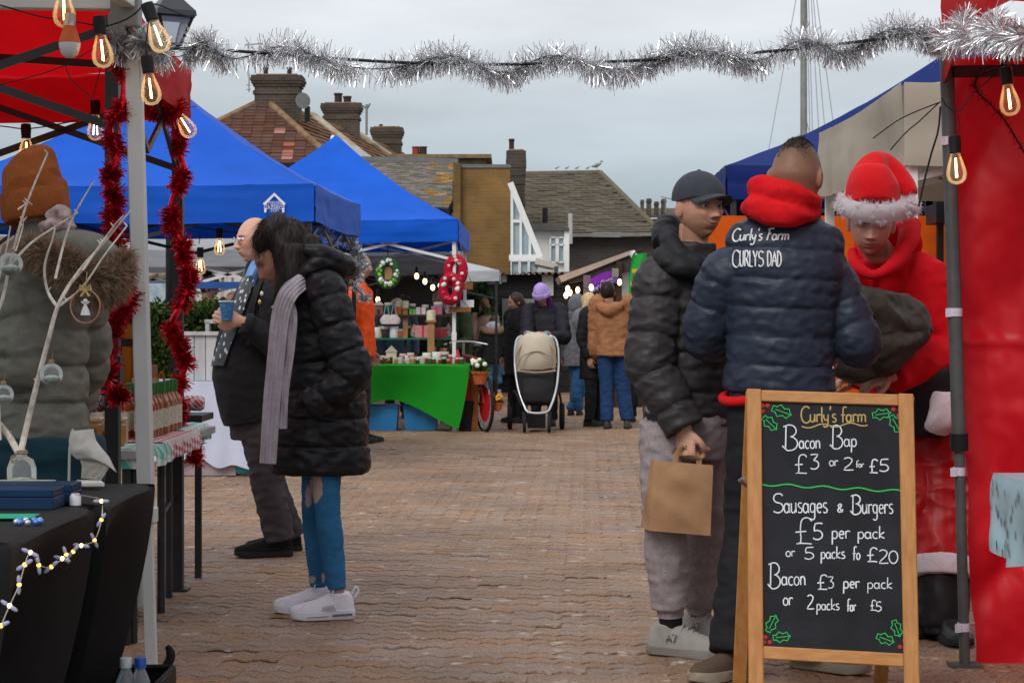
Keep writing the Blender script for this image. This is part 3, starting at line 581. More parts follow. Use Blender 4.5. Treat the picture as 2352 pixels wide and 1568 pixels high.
# grey wind wall hung in the charcoal gazebo
mb = MB(); mb.grid(lambda u, v: V((-3.3+u*2.5, 28.9+.03*noise.noise(V((u*8, v*2, 1))), 2.0-v*1.0)), 30, 8); mb.build('wind_wall', m_grey_c, g5, smooth=70)
# red gazebo on the left (over the bottle stall)
g8 = gazebo('red_gazebo', 'red gazebo over the bottle stall at the left', (-3.5, 6.7), (-1.37, 6.75), (-1.47, 8.72), (-3.6, 8.8), 2.36, 2.14, 3.0, m_redc, m_dark_fr, seed=21, legs=(1, 2, 3), legw=.048, sag=.02, conc=.2, valance=(1, 2, 3))
# ================================================================== PEOPLE: shared builders
UP = V((0, 0, 1))
def gs(x, c, w): return math.exp(-((x-c)/w)**2)
def head_fn(p, n, smile=0, jaw=1.0):
    x, y, z = p
    if n.z < 0:
        t = -n.z; x *= 1-.30*t**1.6*jaw
        if n.y > 0: y += .014*t*n.y
        else: y *= 1-.38*t
    else: x *= 1-.06*n.z
    if n.y > -.1:
        ax = abs(x); fr_ = max(0., min(1., n.y*3+.3))
        nose = 0
        if z < .022: k = max(0., min(1., (.022-z)/.05)); nose = .026*k**1.2*(1 if z > -.030 else gs(z, -.030, .007))*math.exp(-(x/(.0075+.006*k))**2)
        y += fr_*(nose+.006*gs(ax, .013, .007)*gs(z, -.031, .008)-.013*gs(ax, .032, .016)*gs(z, .010, .012)+.006*gs(ax, .030, .024)*gs(z, .030, .008)
             + (.004+.006*smile)*gs(ax, .046, .018)*gs(z, -.022, .02)+.006*gs(x, 0, .022)*gs(z, -.059, .010)-.005*gs(x, 0, .024+.006*smile)*gs(z, -.0605+smile*.35*x*x*30, .003)+.008*gs(x, 0, .018)*gs(z, -.100, .014)-.004*gs(x, 0, .03)*gs(z, -.080, .007))
        y -= .006*fr_*gs(ax, .058, .014)*gs(z, -.045, .02)
    return V((x, y, z))
class Head:
    def __init__(s, c, fwd, up=UP, sc=1.): 
        f = V(fwd).normalized(); r = f.cross(V(up)).normalized(); u = r.cross(f); s.c = V(c); s.R = Matrix((r, f, u)).transposed(); s.s = sc
    def w(s, x, y, z): return s.c+s.R @ V((x*s.s, y*s.s, z*s.s))
    def loc(s, p): q = s.R.transposed() @ (V(p)-s.c); return q/s.s
    def add(s, mb, n=56, m=48, **k):
        mb.ell(s.c, V((.077, .098, .118))*s.s, s.R, n, m, fn=lambda p, d_: head_fn(p/s.s, d_, **k)*s.s)
        for sg in (-1, 1): mb.ell(s.w(sg*.079, -.012, -.006), V((.010, .021, .033))*s.s, s.R @ Matrix.Rotation(sg*.35, 3, 'Z') @ Matrix.Rotation(-.2, 3, 'X'), 12, 10)
class Fig:
    def __init__(s, label, px, d, h, face, J=None, group=None, name='person', vox=.012, extra=None):
        s.base = G(px, d); s.h = h; s.d = d; s.vox = vox; f = V((face[0], face[1], 0)).normalized(); s.f = f; s.r = f.cross(UP)
        s.root = thing(name, label, 'person', s.base, group); b = s.base; r = s.r
        j = dict(pel=b+UP*.53*h, neck=b+UP*.84*h, head=b+UP*.932*h)
        for k, sg in (('r', 1), ('l', -1)):
            sh = b+UP*.805*h+r*sg*.112*h; j['sh'+k] = sh; j['el'+k] = sh+r*sg*.025*h-f*.02*h-UP*.17*h; j['wr'+k] = j['el'+k]+f*.05*h-UP*.145*h
            j['hp'+k] = b+UP*.52*h+r*sg*.052*h; j['kn'+k] = b+UP*.285*h+r*sg*.055*h+f*.01*h; j['an'+k] = b+UP*.055*h+r*sg*.06*h
        s.j = j
        for k, v in (J or {}).items(): j[k] = P(v[0], v[1], d+v[2]) if not isinstance(v, Vector) else v
    def coat(s, m, hem, W, sleeve=(.078, .066, .052), quilt=None, wr=.006, name='coat', neck=.07, hood=None, fwd=0., sq=None, it=2, wfreq=9, arms='rl', colors=None, quilt_s=None, vox=None, belly=0.):
        j = s.j; mb = MB(); pel, nk = j['pel'], j['neck']; ax = nk-pel
        hp = V((pel.x, pel.y, hem)) if hem < pel.z else pel; ks = []
        if hem < pel.z-.03: ks.append((hp, W[0]))
        if hem < pel.z-.25: ks.append((hp.lerp(pel, .55), (W[0][0]*.5+W[1][0]*.5, W[0][1]*.5+W[1][1]*.5)))
        ks += [(pel, W[1]), (pel+ax*.33+s.f*belly, W[2]), (pel+ax*.68+s.f*belly*.3, W[3]), (pel+ax*.9, W[4]), (pel+ax*.985, (W[4][0]*.62, W[4][1]*.8)), (nk+ax.normalized()*.05, (neck, neck*1.05))]
        mb.tube([k[0] for k in ks], [k[1] for k in ks], 40, ref=s.r, step=.012, quilt=quilt)
        for k in arms:
            sg = 1 if k == 'r' else -1; sh, el, w_ = j['sh'+k], j['el'+k], j['wr'+k]
            mb.tube([sh-s.r*sg*.08, sh-s.r*sg*.01, sh.lerp(el, .5), el, el.lerp(w_, .5), w_], [sleeve[0]*.9, sleeve[0], (sleeve[0]+sleeve[1])/2*1.02, sleeve[1]*1.04, (sleeve[1]+sleeve[2])/2, sleeve[2]], 24, step=.012, quilt=quilt_s or quilt)
        if hood == 'down':
            up_ = ax.normalized(); c = nk+up_*.01
            mb.tube([c+s.r*.085+s.f*.06-UP*.03, c+s.r*.115-s.f*.02+UP*.015, c+s.r*.085-s.f*.105+UP*.005, c-s.f*.15-UP*.035, c-s.r*.085-s.f*.105+UP*.005, c-s.r*.115-s.f*.02+UP*.015, c-s.r*.085+s.f*.06-UP*.03], [.03, .045, .055, .075, .055, .045, .03], 16, step=.015)
        if hood == 'collar':
            c = nk; mb.tube([c-UP*.03, c+UP*.06], [neck+.03, neck+.028], 24, step=.02)
        fm = fuse(mb, vox or s.vox*.75, it)
        if wr: wrinkle(fm, wr, wfreq, (1, 1, 1.6), seed=s.d*3.1)
        return fm.build(name, m, s.root, smooth=180, colors=colors(fm) if colors else None)
    def trousers(s, m, rad=(.088, .062, .05), wz=None, wr=.006, name='trousers', bottom=.02, hipr=None, colors=None, wfreq=10, flare=0, vox=None):
        j = s.j; mb = MB(); h = s.h; pel = j['pel']; hr = hipr or (.16, .12)
        mb.tube([pel+UP*.06*h, pel, pel-UP*.06*h], [(hr[0]*.94, hr[1]*.94), hr, (hr[0]*.92, hr[1]*.9)], 28, ref=s.r, step=.02)
        for k in 'rl':
            hp, kn, an = j['hp'+k], j['kn'+k], j['an'+k]; e = an+(an-kn).normalized()*bottom
            mb.tube([hp+UP*.02, hp.lerp(kn, .45), kn, kn.lerp(an, .4), e], [rad[0], (rad[0]+rad[1])*.5+.004, rad[1], (rad[1]*.6+rad[2]*.4)+.004, rad[2]+flare], 22, step=.02)
        fm = fuse(mb, vox or s.vox*.75, 2)
        if wr: wrinkle(fm, wr, wfreq, (1, 1, 1.8), seed=s.d*1.7+9)
        return fm.build(name, m, s.root, smooth=180, colors=colors(fm) if colors else None)
    def shoe(s, k, dirv, m, ms_, L=.28, hgt=1., name='shoe', back=.07, sole=.022, z0=0.003, pitch=0., wid=1., heel=0.):
        an = s.j['an'+k]; f = V((dirv[0], dirv[1], 0)).normalized(); r = f.cross(UP); o = V((an.x, an.y, z0))-f*back
        def tp(x, y, z): return o+f*x+r*y+UP*(z+x*math.tan(pitch))
        st = [(0, .016, .05), (.03, .028, .075), (.10, .033, .095), (.28, .034, .095), (.45, .038, .078), (.6, .043, .062), (.78, .044, .05), (.9, .037, .043), (.97, .024, .036), (1.0, .008, .028)]
        mb = MB(); n = 18; ob = len(mb.v)
        for (t, hw, tz) in st:
            hw *= wid; tz = sole*.6+tz*hgt
            for q in range(n):
                a = 2*PI*q/n; y = hw*math.copysign(abs(math.cos(a))**.75, math.cos(a)); z = (tz*max(0, math.sin(a))**.7) if math.sin(a) > 0 else sole*.5
                z = max(z, sole*.5); mb.v.append(tuple(tp(t*L, y, z)))
        for i in range(len(st)-1):
            for q in range(n): mb.f.append((ob+i*n+q, ob+i*n+(q+1) % n, ob+(i+1)*n+(q+1) % n, ob+(i+1)*n+q)); mb.m.append(0)
        mb.f.append(tuple(ob+q for q in range(n))); mb.f.append(tuple(ob+(len(st)-1)*n+q for q in reversed(range(n)))); mb.m += [0, 0]
        mb.tube([tp(.24*L, 0, .04), tp(.24*L, 0, .075*hgt+.03)], [(.034*wid, .05), (.036*wid, .046)], 16, ref=r)
        fm = fuse(mb, max(.006, s.vox*.45), 1); up_ = fm.build(name, m, s.root, smooth=180)
        sb = MB(); prof = [(0, .022), (.04, .032), (.12, .037), (.3, .036), (.45, .038), (.62, .047), (.8, .048), (.92, .040), (.985, .026), (1.01, .008)]
        out = [tp(t*L-.003, w_*wid, 0) for t, w_ in prof]+[tp(t*L-.003, -w_*wid, 0) for t, w_ in reversed(prof)]
        N = len(out); ts = [t for t, _ in prof]+[t for t, _ in reversed(prof)]
        topz = [sole*(1+heel*(1-t)) for t in ts]; toe = [max(0, (t-.8))*.05 for t in ts]
        sb.add([p+UP*e for p, e in zip(out, toe)]+[p+UP*(z+e*.6) for p, z, e in zip(out, topz, toe)], [tuple(range(N-1, -1, -1)), tuple(range(N, 2*N))]+[(i, (i+1) % N, N+(i+1) % N, N+i) for i in range(N)])
        sb.build('sole', ms_, up_, bevel=.003)
        return up_, tp
    def body(s, skin, hd, hands=(), vox=None, hair=None, fine=False, brow=(.06, .04, .03), lip=(.75, .5, .48), stubble=None, smile=0, jaw=1., arms=True, legs=False, red=1.0):
        j = s.j; mb = MB(); nb = j['neck']
        if not fine: hd.add(mb, smile=smile, jaw=jaw)
        hb = hd.w(0, -.022, -.06)
        mb.tube([nb-(hb-nb)*.6, nb, hb], [.085, .06, .056], 20, step=.02)
        mb.tube([j['pel'], j['pel'].lerp(nb, .5), j['pel'].lerp(nb, .88)], [(.12, .08), (.11, .08), (.13, .07)], 20, ref=s.r, step=.03)
        if arms:
            for k in 'rl': mb.tube([j['pel'].lerp(nb, .85), j['sh'+k], j['el'+k], j['wr'+k]], [.05, .045, .036, .027], 12, step=.03)
        if legs:
            for k in 'rl': mb.tube([j['hp'+k], j['kn'+k], j['an'+k], V((*j['an'+k].xy, .05))], [.07, .05, .031, .024], 14, step=.03)
        fm = fuse(mb, vox or s.vox, 1, .4)
        if fine: fh = MB(); hd.add(fh, 150, 130, smile=smile, jaw=jaw); fm.add(fh.v, fh.f)
        for H in hands:
            hm = MB(); hand(hm, **H); h2 = fuse(hm, .0042 if s.vox < .01 else .006, 1, .4); fm.add(h2.v, h2.f)
        cols = []
        sk = V(skin)
        for p in fm.v:
            q = hd.loc(p); c = sk.copy(); R_ = q.length
            if R_ < .19 and q.z > -.125:
                ax = abs(q.x)
                if q.y > .045:
                    rb = gs(ax, .048, .022)*gs(q.z, -.018, .022)+gs(q.x, 0, .014)*gs(q.z, -.026, .014)
                    c = V((c.x, c.y*(1-.14*rb*red), c.z*(1-.16*rb*red)))
                    l = gs(q.x, 0, .023)*gs(q.z, -.060, .0085); c = c.lerp(V((c.x*lip[0], c.y*lip[1], c.z*lip[1])), min(1, l*1.3))
                    ml = gs(q.x, 0, .022)*gs(q.z, -.0605, .0028); c = c*(1-.6*ml)
                    if brow: b_ = gs(ax, .032, .017)*gs(q.z, .031-.15*max(0, ax-.035), .0055); c = c.lerp(V(brow), min(1, b_*1.1))
                    e_ = gs(ax, .032, .014)*gs(q.z, .0165, .0028)+.8*gs(ax, .032, .013)*gs(q.z, .003, .002); c = c.lerp(V((.03, .018, .014)), min(1, e_*.9)); sk_ = gs(ax, .032, .017)*gs(q.z, .01, .014); c = V((c.x*(1-.18*sk_), c.y*(1-.28*sk_), c.z*(1-.28*sk_)))
                    ns = gs(ax, .008, .004)*gs(q.z, -.038, .004); c = c*(1-.7*ns)
                if stubble and q.z < -.035 and q.y > -.02:
                    k = min(1, (-.035-q.z)/.03)*(1-.8*gs(q.x, 0, .02)*gs(q.z, -.06, .01)); c = c.lerp(V(stubble[:3]), k*stubble[3])
                if ax > .07: c = V((c.x, c.y*.86, c.z*.84))
                if hair: 
                    k = hair(q)
                    if k[0] > 0: c = c.lerp(V(k[1]), k[0])
            cols.append(tuple(c))
        s.hd = hd
        return fm.build('body', mat('skin', (1, 1, 1), rough=.5, var=.1, vs=45, attr=True, bump=.2, bs=260, fine=.1, spec=.3), s.root, smooth=180, colors=np.array(cols)[:len(fm.v)])
    def eyes(s, look=(0, 1, 0), col=(.06, .05, .045), open_=1.):
        hd = s.hd
        for sg in (-1, 1):
            c = hd.w(sg*.032, .0745, .009); mb = MB(); mb.ell(c, .0125*hd.s, n=14, m=10); l = (hd.R @ V(look)).normalized(); 
            e = mb.build('eye', mat('eye_white', (.55, .52, .5), rough=.25, var=.02), s.root, smooth=180)
            ib = MB(); ib.ell(c+l*.0085*hd.s, .0062*hd.s, n=10, m=8); ib.build('iris', mat('iris_dark', col, rough=.2), e, smooth=180)
def hand(mb, wrist, fdir, pnorm, thumb=1, curl=(.5, .5, .5, .5), tcurl=.4, size=1., spread=0.):
    f = V(fdir).normalized(); pn = V(pnorm); pn = (pn-f*pn.dot(f)).normalized(); sd_ = f.cross(pn)*thumb; z = size; w_ = V(wrist)
    mb.tube([w_-f*.05*z, w_, w_+f*.045*z, w_+f*.092*z], [(.027*z, .022*z), (.029*z, .021*z), (.042*z, .0165*z), (.040*z, .013*z)], 18, ref=sd_, step=.01)
    for i, (off, ln) in enumerate(((.030, .072), (.010, .082), (-.010, .076), (-.029, .060))):
        p = w_+f*(.088-abs(off)*.12)*z+sd_*off*z; ang = 0; pts = [p-f*.02*z, p]; d_ = f
        for fr_ in (.46, .30, .24):
            ang += curl[i]; d_ = (f*math.cos(ang)+pn*math.sin(ang)+sd_*spread*(off*8)).normalized(); p = p+d_*ln*fr_*z; pts.append(p)
        mb.tube(pts, [.0098*z, .0100*z, .0092*z, .0086*z, .0062*z], 10, step=.006)
    p = w_+f*.022*z+sd_*.024*z; d0 = (f*.65+sd_*.6+pn*.35).normalized(); d1 = (f*math.cos(tcurl*.5)+pn*math.sin(tcurl)+sd_*.25*(1-tcurl)).normalized(); d2 = (f*math.cos(tcurl*1.6)+pn*math.sin(tcurl*1.6)-sd_*.2*tcurl).normalized()
    p1 = p+d0*.04*z; p2 = p1+d1*.032*z; p3 = p2+d2*.026*z
    mb.tube([p-d0*.012*z, p, p1, p2, p3], [.013*z, .0145*z, .0115*z, .0105*z, .0075*z], 10, step=.006)
def hair_blob(s, hd, m, parts, vox=.008, amp=.004, freq=30, stretch=(1, 1, .15), name='hair', it=1):
    mb = MB()
    for q in parts:
        if q[0] == 'e': mb.ell(hd.w(*q[1]), V(q[2])*hd.s, hd.R, 28, 20)
        else: mb.tube([hd.w(*p) for p in q[1]], [tuple(x*hd.s for x in r_) if isinstance(r_, tuple) else r_*hd.s for r_ in q[2]], 18, ref=hd.R @ V((1, 0, 0)), step=.012)
    fm = fuse(mb, vox, it)
    if amp: wrinkle(fm, amp, freq, stretch, seed=s.d, ridged=True)
    return fm.build(name, m, s.root, smooth=180)
def beanie(s, hd, m, top=.155, slouch=0., cuff=.05, lean=0., name='beanie', wr=.004):
    mb = MB(); k = 1.13
    mb.tube([hd.w(0, -.004, .01), hd.w(0, -.008, .05), hd.w(0, -.012-lean*.3, .095), hd.w(0, -.02-lean*.6, .095+(top-.095)*.6), hd.w(0, -.03-lean, top)], [(.083*k, .103*k), (.082*k, .102*k), (.074*k, .090*k), (.052*k, .06*k), (.012, .014)], 30, ref=hd.R @ V((1, 0, 0)), step=.008)
    fm = fuse(mb, max(.006, s.vox*.6), 2); wrinkle(fm, wr, 12, (1, 1, 1), seed=s.d*2)
    b = fm.build(name, m, s.root, smooth=180)
    cb = MB(); cb.tube([hd.w(0, -.004, .0), hd.w(0, -.004, .008), hd.w(0, -.006, cuff), hd.w(0, -.006, cuff+.006)], [(.088*k, .108*k), (.0925*k, .1125*k), (.0915*k, .1115*k), (.087*k, .107*k)], 36, ref=hd.R @ V((1, 0, 0))); cb.build('cuff', m, b, smooth=60)
    return b
SHOE_B = mat('black_leather', (.012, .012, .013), rough=.45, var=.2); SOLE_B = mat('black_rubber', (.02, .02, .021), rough=.8); SOLE_W = mat('white_rubber', (.62, .62, .66), rough=.5, var=.05)
def nylon(name, col, rough=.42, bump=.25): return mat(name, col, rough=rough, var=.15, vs=14, bump=min(1, bump*2.8), bs=14, spec=.22, bdist=.018, stretch=(1, 1, 1.5), ridged=True, fine=.15)
def knit(name, col, bump=.5, bs=220): return mat(name, col, rough=.9, var=.12, vs=20, bump=bump, bs=bs, fine=.2)
def denim(name, col): return mat(name, col, rough=.85, var=.2, vs=18, bump=.3, bs=300, sheen=.1)
# stroke lettering (single line capitals, small letters and figures)
def arc(cx_, cy_, rx, ry, a0, a1, n=10): return [(cx_+rx*math.cos(math.radians(a0+(a1-a0)*i/n)), cy_+ry*math.sin(math.radians(a0+(a1-a0)*i/n))) for i in range(n+1)]
GL = {'C': (.75, [arc(.45, .48, .42, .55, 50, 320, 14)]), 'B': (.7, [[(.12, 1.), (.1, .1)], [(.0, .95)]+arc(.28, .78, .3, .24, 100, -80, 8)+arc(.28, .27, .36, .28, 85, -110, 10)+[(-.05, .18)]]),
      'S': (.62, [arc(.34, .75, .26, .24, 30, 260, 9)+arc(.30, .26, .29, .26, 80, -140, 10)]), 'u': (.52, [[(.05, .5), (.05, .2)]+arc(.2, .16, .15, .16, 180, 300, 5)+[(.4, .2), (.4, .52)], [(.4, .5), (.42, 0)]]),
      'r': (.4, [[(.06, .5), (.08, 0)], [(.08, .3)]+arc(.24, .32, .16, .18, 160, 40, 5)]), 'l': (.2, [[(.08, 1.), (.08, .12), (.16, .0)]]), 'y': (.5, [[(.04, .5), (.06, .25), (.2, .1), (.36, .25), (.4, .5)], [(.4, .5), (.38, -.1)]+arc(.2, -.18, .18, .16, 20, -160, 6)]),
      "'": (.2, [[(.1, 1.05), (.08, .8)]]), 's': (.42, [arc(.22, .4, .15, .12, 40, 260, 6)+arc(.2, .13, .17, .13, 80, -140, 7)]), 'f': (.42, [arc(.34, .85, .16, .16, 40, 180, 6)+[(.18, .5), (.16, -.05)], [(.02, .45), (.36, .48)]]),
      'a': (.54, [arc(.22, .24, .19, .24, 40, 320, 10), [(.41, .48), (.42, .1), (.5, 0)]]), 'm': (.78, [[(.06, .5), (.08, 0)], [(.08, .3)]+arc(.22, .32, .14, .17, 150, 10, 5)+[(.36, 0)], [(.36, .3)]+arc(.52, .32, .15, .17, 150, 10, 5)+[(.68, 0)]]),
      'c': (.46, [arc(.25, .24, .2, .25, 50, 310, 9)]), 'o': (.5, [arc(.24, .24, .2, .25, 90, 450, 12)]), 'n': (.52, [[(.06, .5), (.08, 0)], [(.08, .3)]+arc(.24, .3, .16, .2, 150, 10, 5)+[(.42, 0)]]),
      'p': (.52, [[(.08, .5), (.06, -.4)], arc(.25, .24, .19, .25, 150, -160, 10)]), 'g': (.52, [arc(.22, .26, .18, .23, 40, 320, 9), [(.4, .48), (.4, -.15)]+arc(.22, -.2, .18, .16, 0, -150, 6)]), 'e': (.48, [[(.06, .25), (.4, .28)]+arc(.24, .25, .18, .24, 20, 310, 10)]),
      'k': (.48, [[(.08, .95), (.06, 0)], [(.4, .48), (.08, .22), (.42, 0)]]), '&': (.5, [[(.4, .0), (.12, .42), (.14, .58), (.28, .6), (.3, .45), (.08, .2), (.1, .04), (.25, .0), (.42, .22)]]),
      '£': (.66, [arc(.42, .78, .2, .22, 20, 180, 7)+[(.2, .5), (.22, .08), (.05, .0)]+[(.2, .02), (.62, .0)], [(.02, .45), (.42, .48)]]), '3': (.55, [[(.08, .98), (.44, 1.), (.24, .62)]+arc(.24, .3, .24, .3, 70, -130, 9)]),
      '2': (.55, [arc(.26, .76, .22, .22, 150, -20, 7)+[(.36, .45), (.05, .02), (.55, .02)]]), '5': (.58, [[(.5, 1.), (.14, .98), (.1, .56)]+arc(.24, .3, .26, .28, 110, -140, 9)]), '0': (.6, [arc(.28, .45, .24, .46, 90, 450, 14)]),
      'F': (.55, [[(.2, .98), (.12, 0)], [(.0, .9), (.3, 1.), (.62, 1.02)], [(.1, .5), (.42, .55)]]), 'U': (.5, [[(.06, 1), (.06, .2)]+arc(.23, .18, .17, .18, 180, 360, 8)+[(.4, 1)]]), 'R': (.5, [[(.06, 1), (.06, 0)], [(.06, 1)]+arc(.2, .76, .2, .24, 90, -90, 8)+[(.06, .52)], [(.2, .52), (.44, 0)]]),
      'L': (.42, [[(.06, 1), (.06, 0), (.38, 0)]]), 'Y': (.48, [[(.0, 1), (.22, .5), (.44, 1)], [(.22, .5), (.22, 0)]]), 'D': (.52, [[(.06, 1), (.06, 0)], [(.06, 1)]+arc(.12, .5, .32, .5, 90, -90, 12)+[(.06, 0)]]), 'A': (.5, [[(.0, 0), (.24, 1), (.47, 0)], [(.08, .35), (.4, .35)]]),
      'E': (.42, [[(.38, 1), (.06, 1), (.06, 0), (.38, 0)], [(.06, .52), (.32, .52)]]), '7': (.5, [[(.02, 1), (.45, 1), (.15, 0)]]), ' ': (.35, [])}
def strokes(txt, x0, x1, base, hgt, slant=0., rise=0.):
    """strokes in picture units: text fitted between x0 and x1, baseline row base, capital height hgt"""
    tot = sum(GL[c][0] for c in txt); k = (x1-x0)/tot; x = x0; out = []
    for c in txt:
        w_, st = GL[c]
        for s_ in st:
            out.append([(x+p[0]*k+slant*p[1]*hgt, base-p[1]*hgt+rise*(x-x0)) for p in s_])
        x += w_*k
    return out
# ================================================================== FOREGROUND PEOPLE
SK1 = (.50, .27, .185); SK2 = (.46, .25, .175)
# ---------- woman in long black puffer coat
wd = 7.9
wm_ = Fig('woman in long black puffer coat, ripped jeans and white trainers, looking down', 735, wd, 1.66, (-.95, -.3), vox=.0075, J=dict(
    pel=(738, 900, 0), neck=(712, 640, 0), shr=(752, 668, .12), shl=(748, 668, -.17), elr=(770, 850, .22), ell=(806, 860, -.2), wrr=(690, 930, .2), wrl=(712, 935, -.2),
    hpr=(735, 900, .08), hpl=(748, 900, -.06), knr=(722, 1165, .10), knl=(752, 1165, -.06), anr=(733, 1345, .12), anl=(774, 1352, -.06)))
m_puf = nylon('black_puffer_nylon', (.0105, .0105, .013), .45, .3)
wm_.coat(m_puf, P(0, 1086, wd).z, [(.175, .212), (.165, .185), (.16, .178), (.165, .165), (.145, .115)], sleeve=(.088, .084, .07), quilt=(.115, .010, .75), wr=.006, neck=.085, wfreq=14, it=1)
# hood lying on the back with thick rim
hm = MB(); hm.tube([P(700, 575, wd-.15), P(740, 582, wd-.15), P(782, 604, wd-.08), P(800, 616, wd+.05), P(775, 605, wd+.15), P(720, 590, wd+.16)], [.022, .034, .042, .044, .04, .022], 20, step=.012)
hm.tube([P(672, 655, wd-.15), P(700, 625, wd-.16), P(742, 602, wd-.15), P(790, 622, wd-.08)], [.022, .03, .034, .03], 16, step=.012)
hm.ell(P(742, 622, wd), (.105, .14, .075), n=24, m=16); fm = fuse(hm, .006, 3); wrinkle(fm, .006, 10, (1, 1, 2)); fm.build('hood', m_puf, wm_.root, smooth=180)
def jeans_col(fm):
    out = []
    for p in fm.v:
        x, y = px_of(p[0], p[1], p[2])
        c = V((.032, .155, .33))*(1+.5*noise.noise(V(p)*7)); n = noise.noise(V(p)*14)*1.2+noise.noise(V(p)*60)*.5
        for (cx_, cy_, rx, ry, fy) in ((726, 1114, 15, 40, -1), (708, 1138, 8, 26, 1), (717, 1330, 8, 8, 1), (742, 1326, 4, 11, -1)):
            if ((x-cx_)/rx)**2+((y-cy_)/ry)**2 < 1+.45*n and p[1] < wd+.12: c = V((.50, .36, .31))
        out.append(tuple(c))
    return np.array(out)
wm_.trousers(mat('blue_denim_worn', (1, 1, 1), rough=.85, var=.18, vs=30, attr=True, bump=.3, bs=350), rad=(.069, .052, .037), wr=.003, name='jeans', bottom=.0, colors=jeans_col, wfreq=14, hipr=(.13, .11))
m_wsh = mat('white_mesh', (.74, .73, .80), rough=.7, var=.05, vs=30, bump=.4, bs=500)
for k, dr in (('r', (-.95, -.2)), ('l', (-.96, -.22))):
    u, tp = wm_.shoe(k, dr, m_wsh, SOLE_W, L=.262, hgt=1.02, name='trainer', sole=.032, heel=.3)
    lb = MB()
    for t in range(5): a = .40+.06*t; z = .098-.008*t; lb.tube([tp(a*.262, -.02, z-.012), tp(a*.262+.006, 0, z+.003), tp((a+.02)*.262, .02, z-.012)], .0025, 6, step=.006)
    lb.tube([tp(.36*.262, 0, .105), tp(.33*.262, -.025, .125), tp(.37*.262, -.04, .105), tp(.38*.262, -.02, .10)], .002, 6, step=.006); lb.build('laces', mat('lace_white', (.7, .7, .75)), u)
    gv = MB(); gv.ribbon([tp(.012, -.0405, .022), tp(.05, -.0435, .021), tp(.095, -.0435, .019)], .009, tp(0, -1, 0)-tp(0, 0, 0), .002); gv.ribbon([tp(.11, -.0445, .017), tp(.15, -.0495, .016), tp(.2, -.053, .016)], .003, tp(0, -1, 0)-tp(0, 0, 0), .002); gv.build('sole_groove', mat('groove_grey', (.12, .12, .14)), u, smooth=0)
    for t in range(9): pk = MB(); a = .30+.028*t; pk.ribbon([tp(a*.262, -.0365-.004*(a-.3), .034), tp(a*.262+.014, -.0335, .062-.05*(a-.3))], .0022, tp(0, -1, .5)-tp(0, 0, 0), .003); pk.build('mesh_slit', mat('groove_grey', (.12, .12, .14)), u, smooth=0)
    lp = MB(); lp.tube([tp(-.002, 0, .085), tp(-.018, 0, .11), tp(-.008, 0, .128), tp(.008, 0, .10)], .005, 8, step=.006); lp.build('pull_tab', m_wsh, u)
hw = Head(P(640, 594, wd-.03), (-.82, -.25, -.58), (-.35, 0, .94), .97)
wm_.body((.42, .21, .15), hw, vox=.0075, legs=True, lip=(.8, .5, .5))
m_hair = mat('dark_brown_hair', (.016, .009, .007), rough=.5, var=.5, vs=40, stretch=(1, 1, .1), bump=.5, bs=160, spec=.35)
hb = MB()
hb.ell(P(655, 556, wd), (.108, .125, .105), n=30, m=22)
hb.tube([P(636, 540, wd-.07), P(650, 575, wd-.10), P(664, 620, wd-.12), P(656, 690, wd-.12)], [(.045, .06), (.045, .05), (.045, .04), (.02, .02)], 18, step=.01)
hb.tube([P(700, 545, wd-.02), P(706, 600, wd-.03), P(690, 650, wd-.06), P(660, 700, wd-.1)], [.06, .075, .065, .03], 18, step=.01)
hb.tube([P(665, 565, wd-.1), P(670, 640, wd-.12), P(648, 705, wd-.13), P(640, 735, wd-.13)], [.055, .06, .035, .012], 18, step=.01)
hb.tube([P(650, 515, wd-.05), P(622, 530, wd-.085), P(606, 556, wd-.085), P(603, 582, wd-.07)], [(.05, .06), (.05, .05), (.036, .04), (.014, .02)], 16, step=.01); hb.tube([P(625, 520, wd+.03), P(604, 552, wd+.0), P(600, 578, wd-.02)], [.05, .04, .015], 14, step=.01)
fm = fuse(hb, .006, 8); wrinkle(fm, .003, 34, (1.6, 1.6, .15), seed=4); fm.build('hair', m_hair, wm_.root, smooth=180)
hs = MB()
for q in range(2600):
    i = random.randrange(len(fm.v)); p, n_ = V(fm.v[i]), V(fm.n[i]); dd = V((random.gauss(-.15, .25), random.gauss(0, .2), -1)); dd = dd-n_*dd.dot(n_)*.92
    hs.strand(p+n_*.002, dd, random.uniform(.05, .11), .0016, .2)
hs.build('hair_strands', m_hair, wm_.root, smooth=0, recalc=False)
